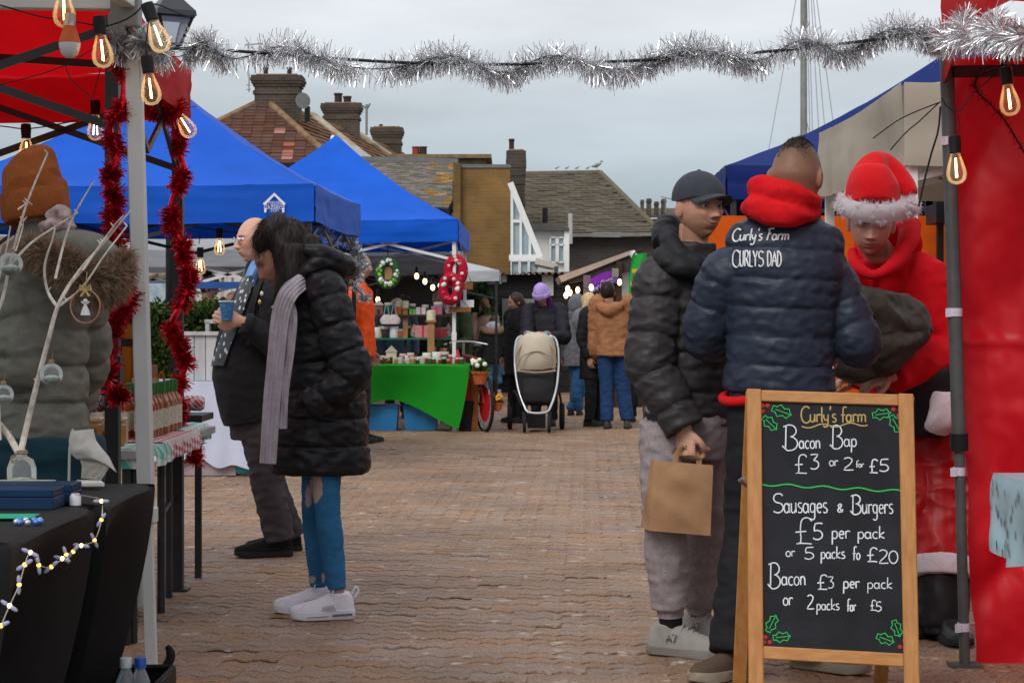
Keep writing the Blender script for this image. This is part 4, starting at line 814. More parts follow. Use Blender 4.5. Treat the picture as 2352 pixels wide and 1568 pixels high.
# ribbed scarf
def ribbed(name, pts, wds, m, parent, thick=.018, ribs=5, nrm=(0, -1, 0)):
    mb = MB(); pts = [V(p) for p in pts]; cp = catmull([tuple(p) for p in pts], np.linspace(0, len(pts)-1, 60)); cw = np.interp(np.linspace(0, len(pts)-1, 60), range(len(pts)), wds)
    def ring(i):
        p = V(cp[i]); t = V(cp[min(i+1, 59)]-cp[max(i-1, 0)]).normalized(); n_ = V(nrm); s_ = t.cross(n_).normalized(); n2 = s_.cross(t); out = []
        for k in range(25): a = -1+2*k/24; out.append(p+s_*a*cw[i]/2+n2*(thick*.5*math.sqrt(max(.06, 1-a*a*.8))+.0045*abs(math.sin(a*PI*ribs/2))-.004+.004*math.sin(i*.4+k*.3)))
        for k in range(24, -1, -1): a = -1+2*k/24; out.append(p+s_*a*cw[i]/2-n2*thick*.4)
        return out
    rs = [ring(i) for i in range(60)]; n = 50; o = 0
    for r_ in rs: mb.v += [tuple(p) for p in r_]
    for i in range(59):
        for k in range(n): mb.f.append((i*n+k, i*n+(k+1) % n, (i+1)*n+(k+1) % n, (i+1)*n+k)); mb.m.append(0)
    mb.f.append(tuple(range(n))); mb.f.append(tuple((59)*n+k for k in reversed(range(n)))); mb.m += [0, 0]
    return mb.build(name, m, parent, smooth=60)
m_sc = knit('grey_rib_knit', (.40, .36, .40), .3, 300)
sc = thing('scarf', 'ribbed pale grey scarf hanging down the front of the black puffer coat', 'scarf', G(640, wd))
yo = wd-.235
ribbed('scarf_end', [P(708, 638, yo+.09), P(686, 652, yo+.02), P(662, 676, yo-.02), P(645, 722, yo-.02), P(634, 820, yo-.02), P(624, 930, yo-.02), P(615, 1064, yo-.02)], [.06, .07, .075, .072, .07, .068, .066], m_sc, sc.__class__ and sc)
ribbed('scarf_end', [P(640, 690, yo+.02), P(662, 720, yo+.01), P(658, 800, yo), P(645, 900, yo-.002), P(642, 984, yo-.002)], [.08, .07, .066, .064, .06], m_sc, sc)
sc.parent = None
# pocket flap seam lines on the coat
# ---------- bald man in dark tweed jacket
bd = 10.0
bm_ = Fig('bald man in glasses and dark tweed jacket holding a paper cup', 615, bd, 1.74, (-.93, -.37), vox=.0085, J=dict(
    pel=(594, 960, 0), neck=(602, 628, .0), shr=(590, 672, .22), shl=(628, 680, -.18), elr=(590, 800, .22), ell=(648, 800, -.2), wrr=(560, 780, .0), wrl=(562, 742, -.26),
    hpr=(592, 950, .09), hpl=(606, 950, -.08), knr=(622, 1120, .12), knl=(615, 1110, -.08), anr=(662, 1218, .16), anl=(640, 1222, -.06)))
m_tw = mat('charcoal_tweed', (.020, .020, .022), rough=.95, var=.5, vs=170, bump=.4, bs=400, sheen=.25)
bm_.coat(m_tw, P(0, 968, bd).z+.02, [(.20, .185), (.195, .185), (.195, .195), (.20, .17), (.175, .115)], sleeve=(.085, .072, .058), wr=.006, name='jacket', neck=.075, belly=.05, vox=.007)
bm_.trousers(mat('grey_trousers', (.060, .050, .056), rough=.85, var=.15, vs=10, bump=.6, bs=6, ridged=True, bdist=.025), rad=(.11, .082, .066), wr=.011, wfreq=8, bottom=.035, flare=.012, hipr=(.165, .155))
for k, dr in (('r', (-.95, -.3)), ('l', (-.96, -.28))): bm_.shoe(k, dr, mat('black_suede', (.008, .008, .008), rough=.8), SOLE_B, L=.30, hgt=1.02, sole=.028, wid=1.15)
hb_ = Head(P(588, 553, bd), (-.94, -.42, -.07), UP, 1.02)
hand_b = dict(wrist=P(552, 738, bd-.27), fdir=(-.92, -.15, .25), pnorm=(-.1, .98, .05), thumb=1, curl=(.55, .55, .6, .65), tcurl=.5, size=1.05)
bm_.body((.64, .37, .27), hb_, hands=[hand_b], vox=.007, fine=True, brow=(.30, .2, .15), jaw=.75, red=1.4)
bm_.eyes((0, 1, -.2))
gl_ = MB()
for sg in (-1, 1):
    gl_.tube([hb_.w(sg*(.033+.021*math.cos(a)), .106, .010+.016*math.sin(a)) for a in np.linspace(0, 2*PI, 17)], .0013, 6, caps=False); gl_.tube([hb_.w(sg*.054, .104, .014), hb_.w(sg*.078, .06, .016), hb_.w(sg*.083, .0, .012), hb_.w(sg*.083, -.02, -.005)], .0016, 6)
gl_.tube([hb_.w(-.013, .106, .014), hb_.w(0, .110, .017), hb_.w(.013, .106, .014)], .0014, 6); glo = gl_.build('glasses', mat('silver_wire', (.55, .56, .56), rough=.25, metal=1), bm_.root)
ln_ = MB()
for sg in (-1, 1): ln_.grid(lambda u, v: hb_.w(sg*(.033+.020*v*math.cos(u*2*PI)), .106, .010+.015*v*math.sin(u*2*PI)), 14, 1)
ln_.build('lens', glass('lens_glass', (.95, .97, .98), .9), glo, smooth=0)
# shirt, tie and lapels lie on the jacket front: drop points on the jacket from the front left
jk = [c for c in bm_.root.children if c.name.startswith('jacket')][0]
def bvh_of(ob): o_ = V(ORG[ob.parent.name]); return BVHTree.FromPolygons([v.co+o_ for v in ob.data.vertices], [tuple(p.vertices) for p in ob.data.polygons])
def on_surface(bvh, px, py, d, off=.004, org=None):
    """point on a surface in the direction of picture position px,py"""
    o_ = V((0, 0, HC)); dr = (P(px, py, d)-o_).normalized(); h_, n_, i_, ds = bvh.ray_cast(o_, dr)
    if h_ is None: return None, None
    return h_+n_*off, n_
bj = bvh_of(jk)
def patch(poly_rows, bvh, d, off, name, m, parent, thick=.004):
    """poly_rows: list of (y, x_left, x_right); a strip of cloth lying on the surface"""
    mb = MB(); rows = []
    for (y, xl, xr) in poly_rows:
        r_ = []
        for k in range(7):
            x = xl+(xr-xl)*k/6; p, n_ = on_surface(bvh, x, y, d, off)
            r_.append(p)
        rows.append(r_)
    last = None
    for r_ in rows:
        g_ = [p for p in r_ if p is not None]
        dd = np.mean([p.y for p in g_]) if g_ else (last if last else d); last = dd
        for k in range(7):
            pass
    for ri, (y, xl, xr) in enumerate(poly_rows):
        g_ = [p for p in rows[ri] if p is not None]; dd = min([p.y for p in g_]) if g_ else d-.1
        for k in range(7):
            x = xl+(xr-xl)*k/6; p = rows[ri][k]; mb.v.append(tuple(p if p is not None else P(x, y, dd+.03)))
    for i in range(len(rows)-1):
        for k in range(6): mb.f.append((i*7+k, i*7+k+1, (i+1)*7+k+1, (i+1)*7+k)); mb.m.append(0)
    return mb.build(name, m, parent, smooth=60)
patch([(y, 584-(y-610)*.36-8, 592-(y-610)*.36+12) for y in range(604, 661, 8)], bj, bd, .012, 'shirt', mat('blue_shirt', (.16, .30, .58), rough=.8), bm_.root)
col_ = MB(); nkp = bm_.j['neck']; col_.tube([P(576, 640, bd-.2), P(588, 622, bd-.16), P(612, 612, bd-.08), P(626, 610, bd+.02)], [(.012, .03), (.012, .034), (.012, .034), (.01, .03)], 12, ref=(1, .3, 0), step=.01); col_.build('collar', mat('blue_shirt', (.16, .30, .58), rough=.8), bm_.root)
def tie_mat():
    m = mat('sequin_tie', (.012, .012, .014), rough=.35, var=.2, coat=.4); t = m.node_tree; b = t.nodes['Principled BSDF']
    tcn = t.nodes.new('ShaderNodeTexCoord'); mp_ = t.nodes.new('ShaderNodeMapping'); mp_.inputs['Scale'].default_value = (42, 42, 24); t.links.new(tcn.outputs['Object'], mp_.inputs[0])
    vo = t.nodes.new('ShaderNodeTexVoronoi'); vo.inputs['Scale'].default_value = 1; t.links.new(mp_.outputs[0], vo.inputs['Vector'])
    lt = t.nodes.new('ShaderNodeMath'); lt.operation = 'LESS_THAN'; lt.inputs[1].default_value = .30; t.links.new(vo.outputs['Distance'], lt.inputs[0])
    mx = t.nodes.new('ShaderNodeMix'); mx.data_type = 'RGBA'; mx.inputs[6].default_value = (.012, .012, .014, 1); mx.inputs[7].default_value = (.55, .58, .62, 1); t.links.new(lt.outputs[0], mx.inputs[0]); t.links.new(mx.outputs[2], b.inputs['Base Color']); return m
patch([(y, 574-(y-640)*.36-12, 574-(y-640)*.36+16) for y in range(636, 850, 12)], bj, bd, .016, 'tie', tie_mat(), bm_.root)
patch([(y, 590-(y-650)*.30, 606-(y-650)*.30) for y in range(640, 770, 10)], bj, bd, .014, 'lapel', m_tw, bm_.root)
for (x, y) in ((594, 704), (596, 760)):
    p, n_ = on_surface(bj, x if y < 720 else 571, y if y < 720 else 788, bd, .006)
    if p: b_ = MB(); b_.lathe([(0, -.003), (.011, -.003), (.012, .002), (.009, .004), (0, .003)], 12, p, n_.to_track_quat('Z', 'Y').to_matrix()); b_.build('button', SHOE_B, bm_.root)
for (x, y) in ((604, 676), (600, 692)):
    p, n_ = on_surface(bj, x, y, bd, .012)
    if p: b_ = MB(); b_.ell(p, (.009, .004, .013), n=8, m=6); b_.build('badge', mat('badge_gold', (.7, .5, .12), metal=.7, rough=.3) if y > 680 else mat('badge_silver', (.7, .68, .6), metal=.5), bm_.root)
rg = MB(); rg.ell(P(527, 740, bd-.30), (.004, .012, .007), n=8, m=6); rg.build('ring', mat('badge_gold', (.7, .5, .12), metal=.7, rough=.3), bm_.root)
cup = thing('paper_cup', 'blue paper coffee cup in the bald man\'s hand', 'cup', P(521, 745, bd-.29)); c0 = P(521, 722, bd-.29); ct = P(521, 692, bd-.29)
cb = MB(); cb.lathe([(.028, c0.z-.03), (.031, c0.z), (.038, ct.z), (.036, ct.z), (.028, c0.z)], 22, (c0.x, c0.y, 0)); cb.build('cup', mat('cup_blue', (.06, .2, .42), rough=.5, var=.5, vs=60), cup)
cb = MB(); cb.lathe([(.037, ct.z-.004), (.0415, ct.z-.003), (.0415, ct.z+.004), (.036, ct.z+.004), (.034, ct.z-.004), (0, ct.z-.008)], 22, (c0.x, c0.y, 0)); cb.build('rim', mat('cup_white', (.75, .73, .68)), cup)
# ---------- man in grey puffer jacket and cap
cd = 7.05
cm_ = Fig('smiling man in grey cap, charcoal puffer jacket and grey joggers', 1588, cd, 1.80, (.72, -.69), vox=.0075, J=dict(
    pel=(1575, 985, 0), neck=(1588, 590, 0), shr=(1512, 648, -.1), shl=(1660, 640, .15), elr=(1496, 840, -.14), ell=(1676, 850, .16), wrr=(1572, 984, -.2), wrl=(1690, 960, .05), head=(1617, 500, -.03),
    hpr=(1540, 985, -.06), hpl=(1612, 985, .1), knr=(1530, 1190, -.08), knl=(1625, 1190, .12), anr=(1540, 1405, -.05), anl=(1606, 1395, .22)))
m_gp = nylon('charcoal_puffer', (.036, .033, .036), .5, .3)
cm_.coat(m_gp, P(0, 1000, cd).z, [(.168, .15), (.172, .155), (.172, .155), (.182, .15), (.165, .112)], sleeve=(.10, .094, .076), quilt=(.14, .012, .7), wr=.006, name='puffer_jacket', neck=.09, wfreq=14, it=1)
hm = MB(); hm.tube([P(1520, 580, cd-.1), P(1535, 602, cd-.15), P(1572, 618, cd-.18), P(1625, 640, cd-.15)], [.035, .042, .036, .02], 18, step=.012)
hm.tube([P(1535, 535, cd+.0), P(1538, 560, cd-.09), P(1566, 588, cd-.14), P(1608, 606, cd-.15), P(1640, 612, cd-.1)], [.035, .038, .034, .03, .02], 18, step=.012); hm.tube([P(1524, 560, cd-.05), P(1532, 525, cd+.06), P(1560, 520, cd+.13)], [.04, .05, .04], 16, step=.012); fm = fuse(hm, .006, 3); wrinkle(fm, .006, 10); fm.build('hood', nylon('black_hood', (.012, .012, .014), .6), cm_.root, smooth=180)
m_jog = mat('grey_marl_jersey', (.29, .25, .26), rough=.95, var=.14, vs=60, bump=.5, bs=6, ridged=True, bdist=.02, fine=.12)
def jog_col(fm): return np.array([(1, 1, 1)]*len(fm.v))
cm_.trousers(m_jog, rad=(.112, .084, .062), wr=.010, name='joggers', bottom=-.02, wfreq=8, hipr=(.165, .15))
for k in 'rl':
    an, kn = cm_.j['an'+k], cm_.j['kn'+k]; dn = (an-kn).normalized(); cb = MB(); cb.tube([an-dn*.055, an-dn*.02, an+dn*.015], [.062, .054, .05], 20, step=.01, quilt=(.012, .002)); cb.build('cuff', m_jog, cm_.root, smooth=60)
    cb = MB(); cb.tube([an-dn*.01, an+dn*.05], [.044, .042], 16); cb.build('sock', mat('black_sock', (.012, .012, .013), rough=.9), cm_.root)
m_gs = mat('grey_suede', (.30, .285, .27), rough=.85, var=.1, vs=20, bump=.2, bs=200)
for k, dr in (('r', (.86, -.52)), ('l', (.62, -.78))):
    u, tp = cm_.shoe(k, dr, m_gs, mat('taupe_rubber', (.20, .18, .165), rough=.7), L=.315, hgt=1.1, name='trainer', sole=.032, wid=1.12, back=.085)
    lb = MB()
    for t in range(5): a = .42+.06*t; z = .108-.009*t; lb.tube([tp(a*.315, -.026, z-.014), tp(a*.315+.006, 0, z+.006), tp((a+.02)*.315, .026, z-.014)], .0034, 6, step=.006)
    lb.build('laces', mat('lace_grey', (.36, .34, .33)), u)
    tg = MB(); tg.tube([tp(.33*.315, 0, .10), tp(.27*.315, 0, .14), tp(.25*.315, 0, .158)], [(.026, .006), (.028, .006), (.02, .005)], 12, ref=tp(0, 1, 0)-tp(0, 0, 0), step=.01); tg.build('tongue', m_gs, u)
    lt_ = MB()
    for st in strokes('A7', 0, 1, 0, 1): lt_.ribbon([tp(.09+p[0]*.045, .0445, .052-p[1]*.028) for p in st], .004, (tp(0, 1, 0)-tp(0, 0, 0)))
    lt_.build('lettering', SHOE_B, u, smooth=0)
hc = Head(P(1605, 478, cd-.03), (.53, -.848, -.04), (.0, 0, 1), .985)
hand_c = dict(wrist=P(1571, 982, cd-.2), fdir=(.08, -.1, -1), pnorm=(.75, .65, 0), thumb=1, curl=(1.0, 1.05, 1.1, 1.15), tcurl=.9, size=1.1)
cm_.body((.66, .37, .26), hc, hands=[hand_c], vox=.007, fine=True, brow=(.16, .07, .04), stubble=(.22, .085, .04, .55), smile=1, red=1.2)
cm_.eyes((.1, 1, -.05), (.05, .05, .05))
# cap: crown, curved peak, emblem
m_cap = mat('grey_cap_cloth', (.055, .062, .078), rough=.8, var=.1, vs=20, bump=.3, bs=400, sheen=.2)
cap = thing('baseball_cap', 'dark grey baseball cap with black emblem on the smiling man', 'cap', hc.w(0, 0, .05))
cb = MB(); hc.R2 = hc.R
cb.ell(hc.w(0, -.004, .038), V((.090, .112, .100)), hc.R, 40, 26, fn=lambda p, d_: V((p.x, p.y, max(p.z, -.012 if p.y < 0 else -.012+.02*p.y/.11))) if p.z < 0 else p*(1+.012*abs(math.cos(3*math.atan2(p.y, p.x)))**20*0+.0))
cr_ = cb.build('crown', m_cap, cap, smooth=60)
bb = MB(); NN = 24
def brim(u, v):
    a = -1.15+2.3*u; x = .083*math.sin(a)*(1+.03*v); y = .088*math.cos(a)+v*(.075*math.cos(a*.85)+.0); z = .056-.022*math.sin(a)**2*(1+v*.5)-v*.012; return hc.w(x, y, z)
bb.grid(brim, 30, 8); n0 = len(bb.v); bb.grid(lambda u, v: brim(u, v)-hc.R @ V((0, 0, .005)), 30, 8); bb.build('peak', m_cap, cap, smooth=70)
sm = MB()
for k in range(6):
    a = k*PI/3+PI/6; sm.tube([hc.w(.0905*math.cos(a)*math.cos(t), -.004+.1125*math.sin(a)*math.cos(t), .03+.1085*math.sin(t)) for t in np.linspace(0, PI/2, 14)], .0012, 5)
sm.ell(hc.w(0, -.004, .139), (.009, .009, .005), n=10, m=6); sm.build('seams', m_cap, cap)
em = MB()
def capsurf(x, z): 
    yy = 1-(x/.0905)**2-((z-.03)/.109)**2; return hc.w(x, -.004+.114*math.sqrt(max(.02, yy)), z)
for sgn in (1, -1):
    pts = [(-.026, sgn*.013), (-.014, sgn*.009), (0, sgn*.0045), (.014, sgn*.009), (.026, sgn*.013)]
    P3 = [capsurf(x, .098+y) for x, y in pts]; wds_ = [.009, .007, .006, .007, .009]
    for i in range(4): em.ribbon([P3[i], P3[i+1]], (wds_[i]+wds_[i+1])/2, hc.R @ V((0, .75, .65)), .0015)
em.build('emblem', mat('emblem_black', (.008, .008, .01), rough=.5), cr_, smooth=0)
# paper bag
bgd = cd-.22
bag = thing('paper_bag', 'brown paper carrier bag hanging from the capped man\'s hand', 'bag', P(1560, 1230, bgd))
m_kr = mat('kraft_paper', (.36, .205, .11), rough=.75, var=.14, vs=8, bump=.7, bs=7, ridged=True, bdist=.02, fine=.08)
TL, TR, BR_, BL_ = P(1512, 1058, bgd), P(1638, 1068, bgd-.02), P(1632, 1230, bgd-.03), P(1490, 1218, bgd)
dep = V((-.02, .13, 0)); 
def bagf(u, v):
    k = u*4; i = int(k) % 4; t = k-int(k) if u < 1 else 0
    top = [TL, TR, TR+dep*.5+V((-.012, 0, 0)), TL+dep*.5+V((-.012, 0, 0))]; bot = [BL_, BR_, BR_+dep, BL_+dep]
    a = top[i].lerp(top[(i+1) % 4], t); b = bot[i].lerp(bot[(i+1) % 4], t); p = a.lerp(b, v)
    bul = math.sin(PI*min(1, v*1.0))*.018*math.sin(PI*t)*(1 if i in (0, 2) else -1.1)*(-1 if i == 0 else 1); 
    nz_ = noise.noise(p*9)*.012*math.sin(PI*v)+(.03*(abs(noise.noise(V((p.x*5+p.z*6, p.z*3, 2))))-.25))*math.sin(PI*v)
    return p+V((0, bul+nz_, 0))
bg_ = MB(); bg_.grid(bagf, 48, 20, wrap=True); bg_.grid(lambda u, v: BL_.lerp(BR_, u)+dep*v+V((0, 0, .002)), 4, 4); bg_.build('bag', m_kr, bag, smooth=25)
for off in (V((0, -.004, 0)), dep*.5):
    hnd = MB(); hnd.tube([P(1548, 1115, bgd)+off, P(1549, 1075, bgd)+off, P(1556, 1040, bgd)+off*.7, P(1576, 1026, bgd-.01)+off*.5, P(1602, 1046, bgd)+off*.7, P(1606, 1080, bgd)+off, P(1608, 1122, bgd)+off], [(.010, .0015)]*7, 8, ref=(1, 0, 0), step=.012); hnd.build('handle', m_kr, bag)
# ---------- stall man seen from behind: navy quilted jacket, red hood
dd_ = 6.62
dm_ = Fig('man with mohawk seen from behind in navy quilted jacket with white lettering', 1785, dd_, 1.84, (.12, .99), vox=.0075, J=dict(
    pel=(1788, 900, 0), neck=(1806, 492, -.02), shr=(1898, 622, .02), shl=(1662, 630, .02), elr=(1968, 790, .0), ell=(1622, 770, .08), wrr=(1915, 790, .28), wrl=(1700, 800, .30),
    hpr=(1836, 915, 0), hpl=(1748, 915, 0), knr=(1840, 1200, .04), knl=(1722, 1210, .05), anr=(1868, 1480, .1), anl=(1690, 1478, -.05)))
m_nv = nylon('navy_quilted_nylon', (.022, .031, .052), .45, .22)
dm_.coat(m_nv, P(0, 905, dd_).z, [(.20, .15), (.198, .15), (.188, .15), (.21, .15), (.198, .108)], sleeve=(.094, .086, .066), quilt=(.098, .0065, 1.0), wr=.0045, name='quilted_jacket', neck=.08, wfreq=15, it=1)
hm = MB(); hm.tube([P(1872, 470, dd_-.0), P(1850, 462, dd_-.1), P(1806, 448, dd_-.135), P(1752, 432, dd_-.08), P(1738, 440, dd_+.03)], [.028, .04, .045, .042, .035], 18, step=.012)
hm.tube([P(1872, 490, dd_-.04), P(1842, 492, dd_-.13), P(1796, 494, dd_-.155), P(1740, 478, dd_-.11), P(1718, 474, dd_-.0)], [.025, .032, .042, .038, .025], 18, step=.012)
hm.tube([P(1850, 478, dd_+.03), P(1800, 480, dd_-.03), P(1740, 470, dd_+.03)], [.07, .085, .07], 18, step=.02); hm.ell(P(1796, 460, dd_-.07), (.115, .08, .058), n=26, m=18);
fm = fuse(hm, .006, 7); wrinkle(fm, .008, 8, (1, 1, 2.0), seed=3); fm.build('hood', mat('red_fleece', (.56, .008, .012), rough=.95, var=.1, vs=30, bump=.4, bs=9, ridged=True, bdist=.015, fine=.15), dm_.root, smooth=180)
hz_ = P(0, 915, dd_).z; hc0 = V((*dm_.j['pel'].xy, hz_)); hm = MB(); hm.tube([hc0+dm_.r*.192*math.cos(a)+dm_.f*.145*math.sin(a)+UP*.008*math.sin(3*a) for a in np.linspace(0, 2*PI, 33)], .017, 10, caps=False); hm.build('hoodie_hem', mat('red_fleece', (.56, .008, .012)), dm_.root, smooth=180)
dm_.trousers(mat('black_work_trousers', (.014, .014, .018), rough=.8, var=.2, bump=.5, bs=6, ridged=True, bdist=.02), rad=(.108, .088, .078), wr=.011, wfreq=8, bottom=.03, flare=.01, hipr=(.165, .12))
for k, dr in (('l', (-.75, -.66)), ('r', (.8, -.6))): dm_.shoe(k, dr, mat('brown_suede', (.10, .07, .05), rough=.9), mat('tan_rubber', (.28, .24, .19)), L=.30, hgt=.95, sole=.035, wid=1.1, back=.08)
hdd = Head(P(1829, 406, dd_-.02), (.42, .90, -.06), (.06, 0, 1), 1.12)
def buzz(q):
    k = 0
    if q.z > .082 and abs(q.x) < .045: return (.93, (.022, .014, .010))
    if q.z > -.05 and (q.y < .06 or q.z > .06): k = min(1, (q.z+.05)/.025)*(.55+.4*max(0, min(1, (q.z-.02)/.07)))
    return (k, (.10, .058, .034))
dm_.body((.46, .24, .16), hdd, vox=.0065, hair=buzz)
hs = MB()
for q in range(2600):
    x, y = random.gauss(0, .026), random.uniform(-.075, .08); z = .118*math.sqrt(max(0, 1-(x/.077)**2-(y/.098)**2))
    if z > .05: p = hdd.w(x, y, z-.002); hs.strand(p, hdd.R @ V((x*6+random.gauss(0, .25), random.gauss(.15, .3), .9)), (.011-2*x*x)*random.uniform(.5, 1.1)*(1.7 if abs(x-.012) < .008 and -.05 < y < 0 else 1), .0016, .3)
hs.build('mohawk', m_hair, dm_.root, smooth=0, recalc=False)
# lettering on the back, laid on the quilting
bq = bvh_of([c for c in dm_.root.children if c.name.startswith('quilted_jacket')][0]); lt_ = MB()
for st, w_ in [(s_, .0052) for s_ in strokes("Curly's Farm", 1682, 1812, 553, 26, slant=.22, rise=-.01)]+[(s_, .0046) for s_ in strokes('CURLYS DAD', 1684, 1796, 611, 34, rise=.01)]:
    dn = []
    for i in range(len(st)-1): dn += [(st[i][0]+(st[i+1][0]-st[i][0])*q/3, st[i][1]+(st[i+1][1]-st[i][1])*q/3) for q in range(3)]
    dn.append(st[-1]); pp = [on_surface(bq, x, y, dd_, .005)[0] for x, y in dn]; pp = [p for p in pp if p]
    if len(pp) > 1: lt_.ribbon(pp, w_, (0, -1, 0), 0)
lt_.build('lettering', m_print, [c for c in dm_.root.children if c.name.startswith('quilted_jacket')][0], smooth=0)
# ---------- man in Santa hat and red hoodie
sd_ = 7.45
sm_ = Fig('man in Santa hat and red hoodie bending over behind the chalkboard', 2080, sd_, 1.80, (-.35, -.94), vox=.0075, J=dict(
    pel=(2110, 940, .25), neck=(2040, 610, .02), shr=(1968, 655, .02), shl=(2128, 640, .0), elr=(1955, 800, -.05), ell=(2180, 800, -.02), wrr=(1990, 870, -.15), wrl=(2052, 868, -.22), head=(2006, 520, -.1),
    hpr=(2090, 950, .25), hpl=(2150, 950, .2), knr=(2100, 1150, .1), knl=(2160, 1150, .08), anr=(2110, 1440, .1), anl=(2165, 1440, -.1)))
m_rh = mat('red_jersey', (.60, .006, .014), rough=.9, var=.08, vs=20, bump=.5, bs=5, ridged=True, bdist=.022, fine=.08)
sm_.coat(m_rh, P(0, 960, sd_).z, [(.2, .15), (.2, .15), (.19, .16), (.205, .15), (.18, .11)], sleeve=(.092, .084, .058), wr=.010, name='hoodie', neck=.085, wfreq=7)
hm = MB(); hm.tube([P(1958, 575, sd_-.1), P(1968, 610, sd_-.18), P(2005, 632, sd_-.22), P(2050, 610, sd_-.18), P(2082, 560, sd_-.08), P(2090, 520, sd_+.05)], [.018, .022, .02, .026, .038, .045], 18, step=.012)
hm.tube([P(2075, 560, sd_+.05), P(2040, 560, sd_+.18), P(1985, 560, sd_+.15)], [.08, .09, .07], 18, step=.02); fm = fuse(hm, .006, 3); wrinkle(fm, .005, 9); fm.build('hood', m_rh, sm_.root, smooth=180)
m_st = mat('red_satin', (.46, .004, .008), rough=.45, var=.1, vs=8, sheen=.3)
sm_.trousers(m_st, rad=(.13, .125, .12), wr=.016, wfreq=7, bottom=-.2, hipr=(.19, .16), name='santa_trousers')
for k in 'rl':
    an, kn = sm_.j['an'+k], sm_.j['kn'+k]; dn = (an-kn).normalized(); t0 = an-dn*.26
    cb = MB(); cb.tube([t0, t0+dn*.035, t0+dn*.075], [.136, .142, .136], 26, step=.01); fm = fuse(cb, .007, 1); wrinkle(fm, .005, 14); fm.build('white_cuff', mat('white_plush', (.66, .6, .66), rough=.95, bump=.6, bs=80), sm_.root, smooth=180)
    cb = MB(); cb.tube([t0+dn*.07, t0+dn*.2, an+dn*.02, V((an.x, an.y, .06))], [.108, .098, .085, .07], 22, step=.015); fm = fuse(cb, .008, 2); wrinkle(fm, .008, 9); fm.build('boot_leg', mat('black_boot_cover', (.012, .012, .014), rough=.5), sm_.root, smooth=180)
    sm_.shoe(k, (-.3, -.95) if k == 'r' else (.15, -.98), SHOE_B, SOLE_B, L=.30, sole=.03, wid=1.15, name='boot')
ap = MB(); ap.tube([P(2125, 850, sd_-.0), P(2128, 900, sd_-.0), P(2118, 990, sd_+.02)], [(.19, .17), (.185, .175), (.10, .11)], 34, ref=(1, 0, 0), step=.015); fm = fuse(ap, .009, 2); wrinkle(fm, .010, 6, seed=3); fm.build('apron', mat('black_apron', (.016, .016, .018), rough=.55, var=.2, sheen=.1), sm_.root, smooth=180)
wb = MB(); wb.tube([P(2168, 900, sd_-.16), P(2165, 960, sd_-.17), P(2150, 990, sd_-.14)], [(.05, .03), (.06, .03), (.05, .03)], 14, ref=(1, 0, 0), step=.012); fm = fuse(wb, .007, 2); wrinkle(fm, .006, 12); fm.build('white_trim', mat('white_plush', (.66, .6, .66)), sm_.root, smooth=180)
hs_ = Head(P(2001, 514, sd_-.12), (-.17, -.95, -.24), (.05, -.12, 1), 1.04)
hand_s = dict(wrist=P(2048, 862, sd_-.22), fdir=(-.9, -.1, -.25), pnorm=(-.2, .3, -.93), thumb=1, curl=(.75, .8, .85, .9), tcurl=.6, size=1.1)
hand_s2 = dict(wrist=P(1992, 872, sd_-.15), fdir=(-.95, -.2, .05), pnorm=(.1, -.3, -.95), thumb=-1, curl=(.5, .5, .5, .5), size=1.05)
sm_.body((.66, .38, .285), hs_, hands=[hand_s, hand_s2], vox=.007, fine=True, brow=(.03, .02, .015), stubble=(.14, .08, .06, .45), red=1.2)
hat = thing('santa_hat', 'red Santa hat with white fur band and pompom', 'hat', hs_.w(0, 0, .06))
cb = MB(); cb.tube([hs_.w(0, .006, .06), P(2003, 440, sd_-.12), P(2004, 415, sd_-.08), P(2012, 388, sd_-.06), P(2034, 385, sd_-.04), P(2068, 415, sd_-.05), P(2088, 452, sd_-.08)], [(.100, .120), (.100, .118), (.086, .098), (.062, .07), (.045, .05), (.045, .045), (.035, .035)], 32, ref=hs_.R @ V((1, 0, 0)), step=.01)
fm = fuse(cb, .006, 10); wrinkle(fm, .008, 8, seed=5); fm.build('crown', mat('red_plush', (.58, .006, .01), rough=.95, sheen=.6, bump=.4, bs=150), hat, smooth=180)
m_fur = mat('white_fur', (.84, .79, .83), rough=.9, var=.05, transl=.5, rnd=.1)
bd_ = MB(); ring = [hs_.w(.100*math.cos(a), .003+.116*math.sin(a), .066-.004*math.sin(a)) for a in np.linspace(0, 2*PI, 33)]
bd_.tube(ring, .036, 14, caps=False); 
def fur(mb, pts_nrm, n, ln, w=.0022, droop=.3):
    for _ in range(n):
        p, n_ = random.choice(pts_nrm); d_ = n_+V((random.gauss(0, .4), random.gauss(0, .4), random.gauss(-droop, .4))); mb.strand(p+V((random.gauss(0, .003), random.gauss(0, .003), random.gauss(0, .003))), d_, ln*random.uniform(.5, 1.2), w, .15)
pn = []
for i in range(300):
    a = random.uniform(0, 2*PI); b = random.uniform(0, 2*PI); c = hs_.w(.100*math.cos(a), .003+.116*math.sin(a), .066-.004*math.sin(a)); rad = (c-hs_.w(0, .003, .066)).normalized(); nn = (rad*math.cos(b)+(hs_.R @ V((0, 0, 1)))*math.sin(b)); pn.append((c+nn*.033, nn))
fo = bd_.build('fur_band', m_fur, hat, smooth=60); fb = MB(); fur(fb, pn, 6500, .017); fb.build('fur', m_fur, fo, smooth=0, recalc=False)
pp_ = MB(); pc = P(2088, 475, sd_-.12); pp_.ell(pc, .034, n=16, m=12); po_ = pp_.build('pompom', m_fur, hat); fb = MB(); fur(fb, [(pc+v_*.03, v_) for v_ in [V((random.gauss(0, 1), random.gauss(0, 1), random.gauss(0, 1))).normalized() for _ in range(120)]], 1600, .022); fb.build('fur', m_fur, po_, smooth=0, recalc=False)
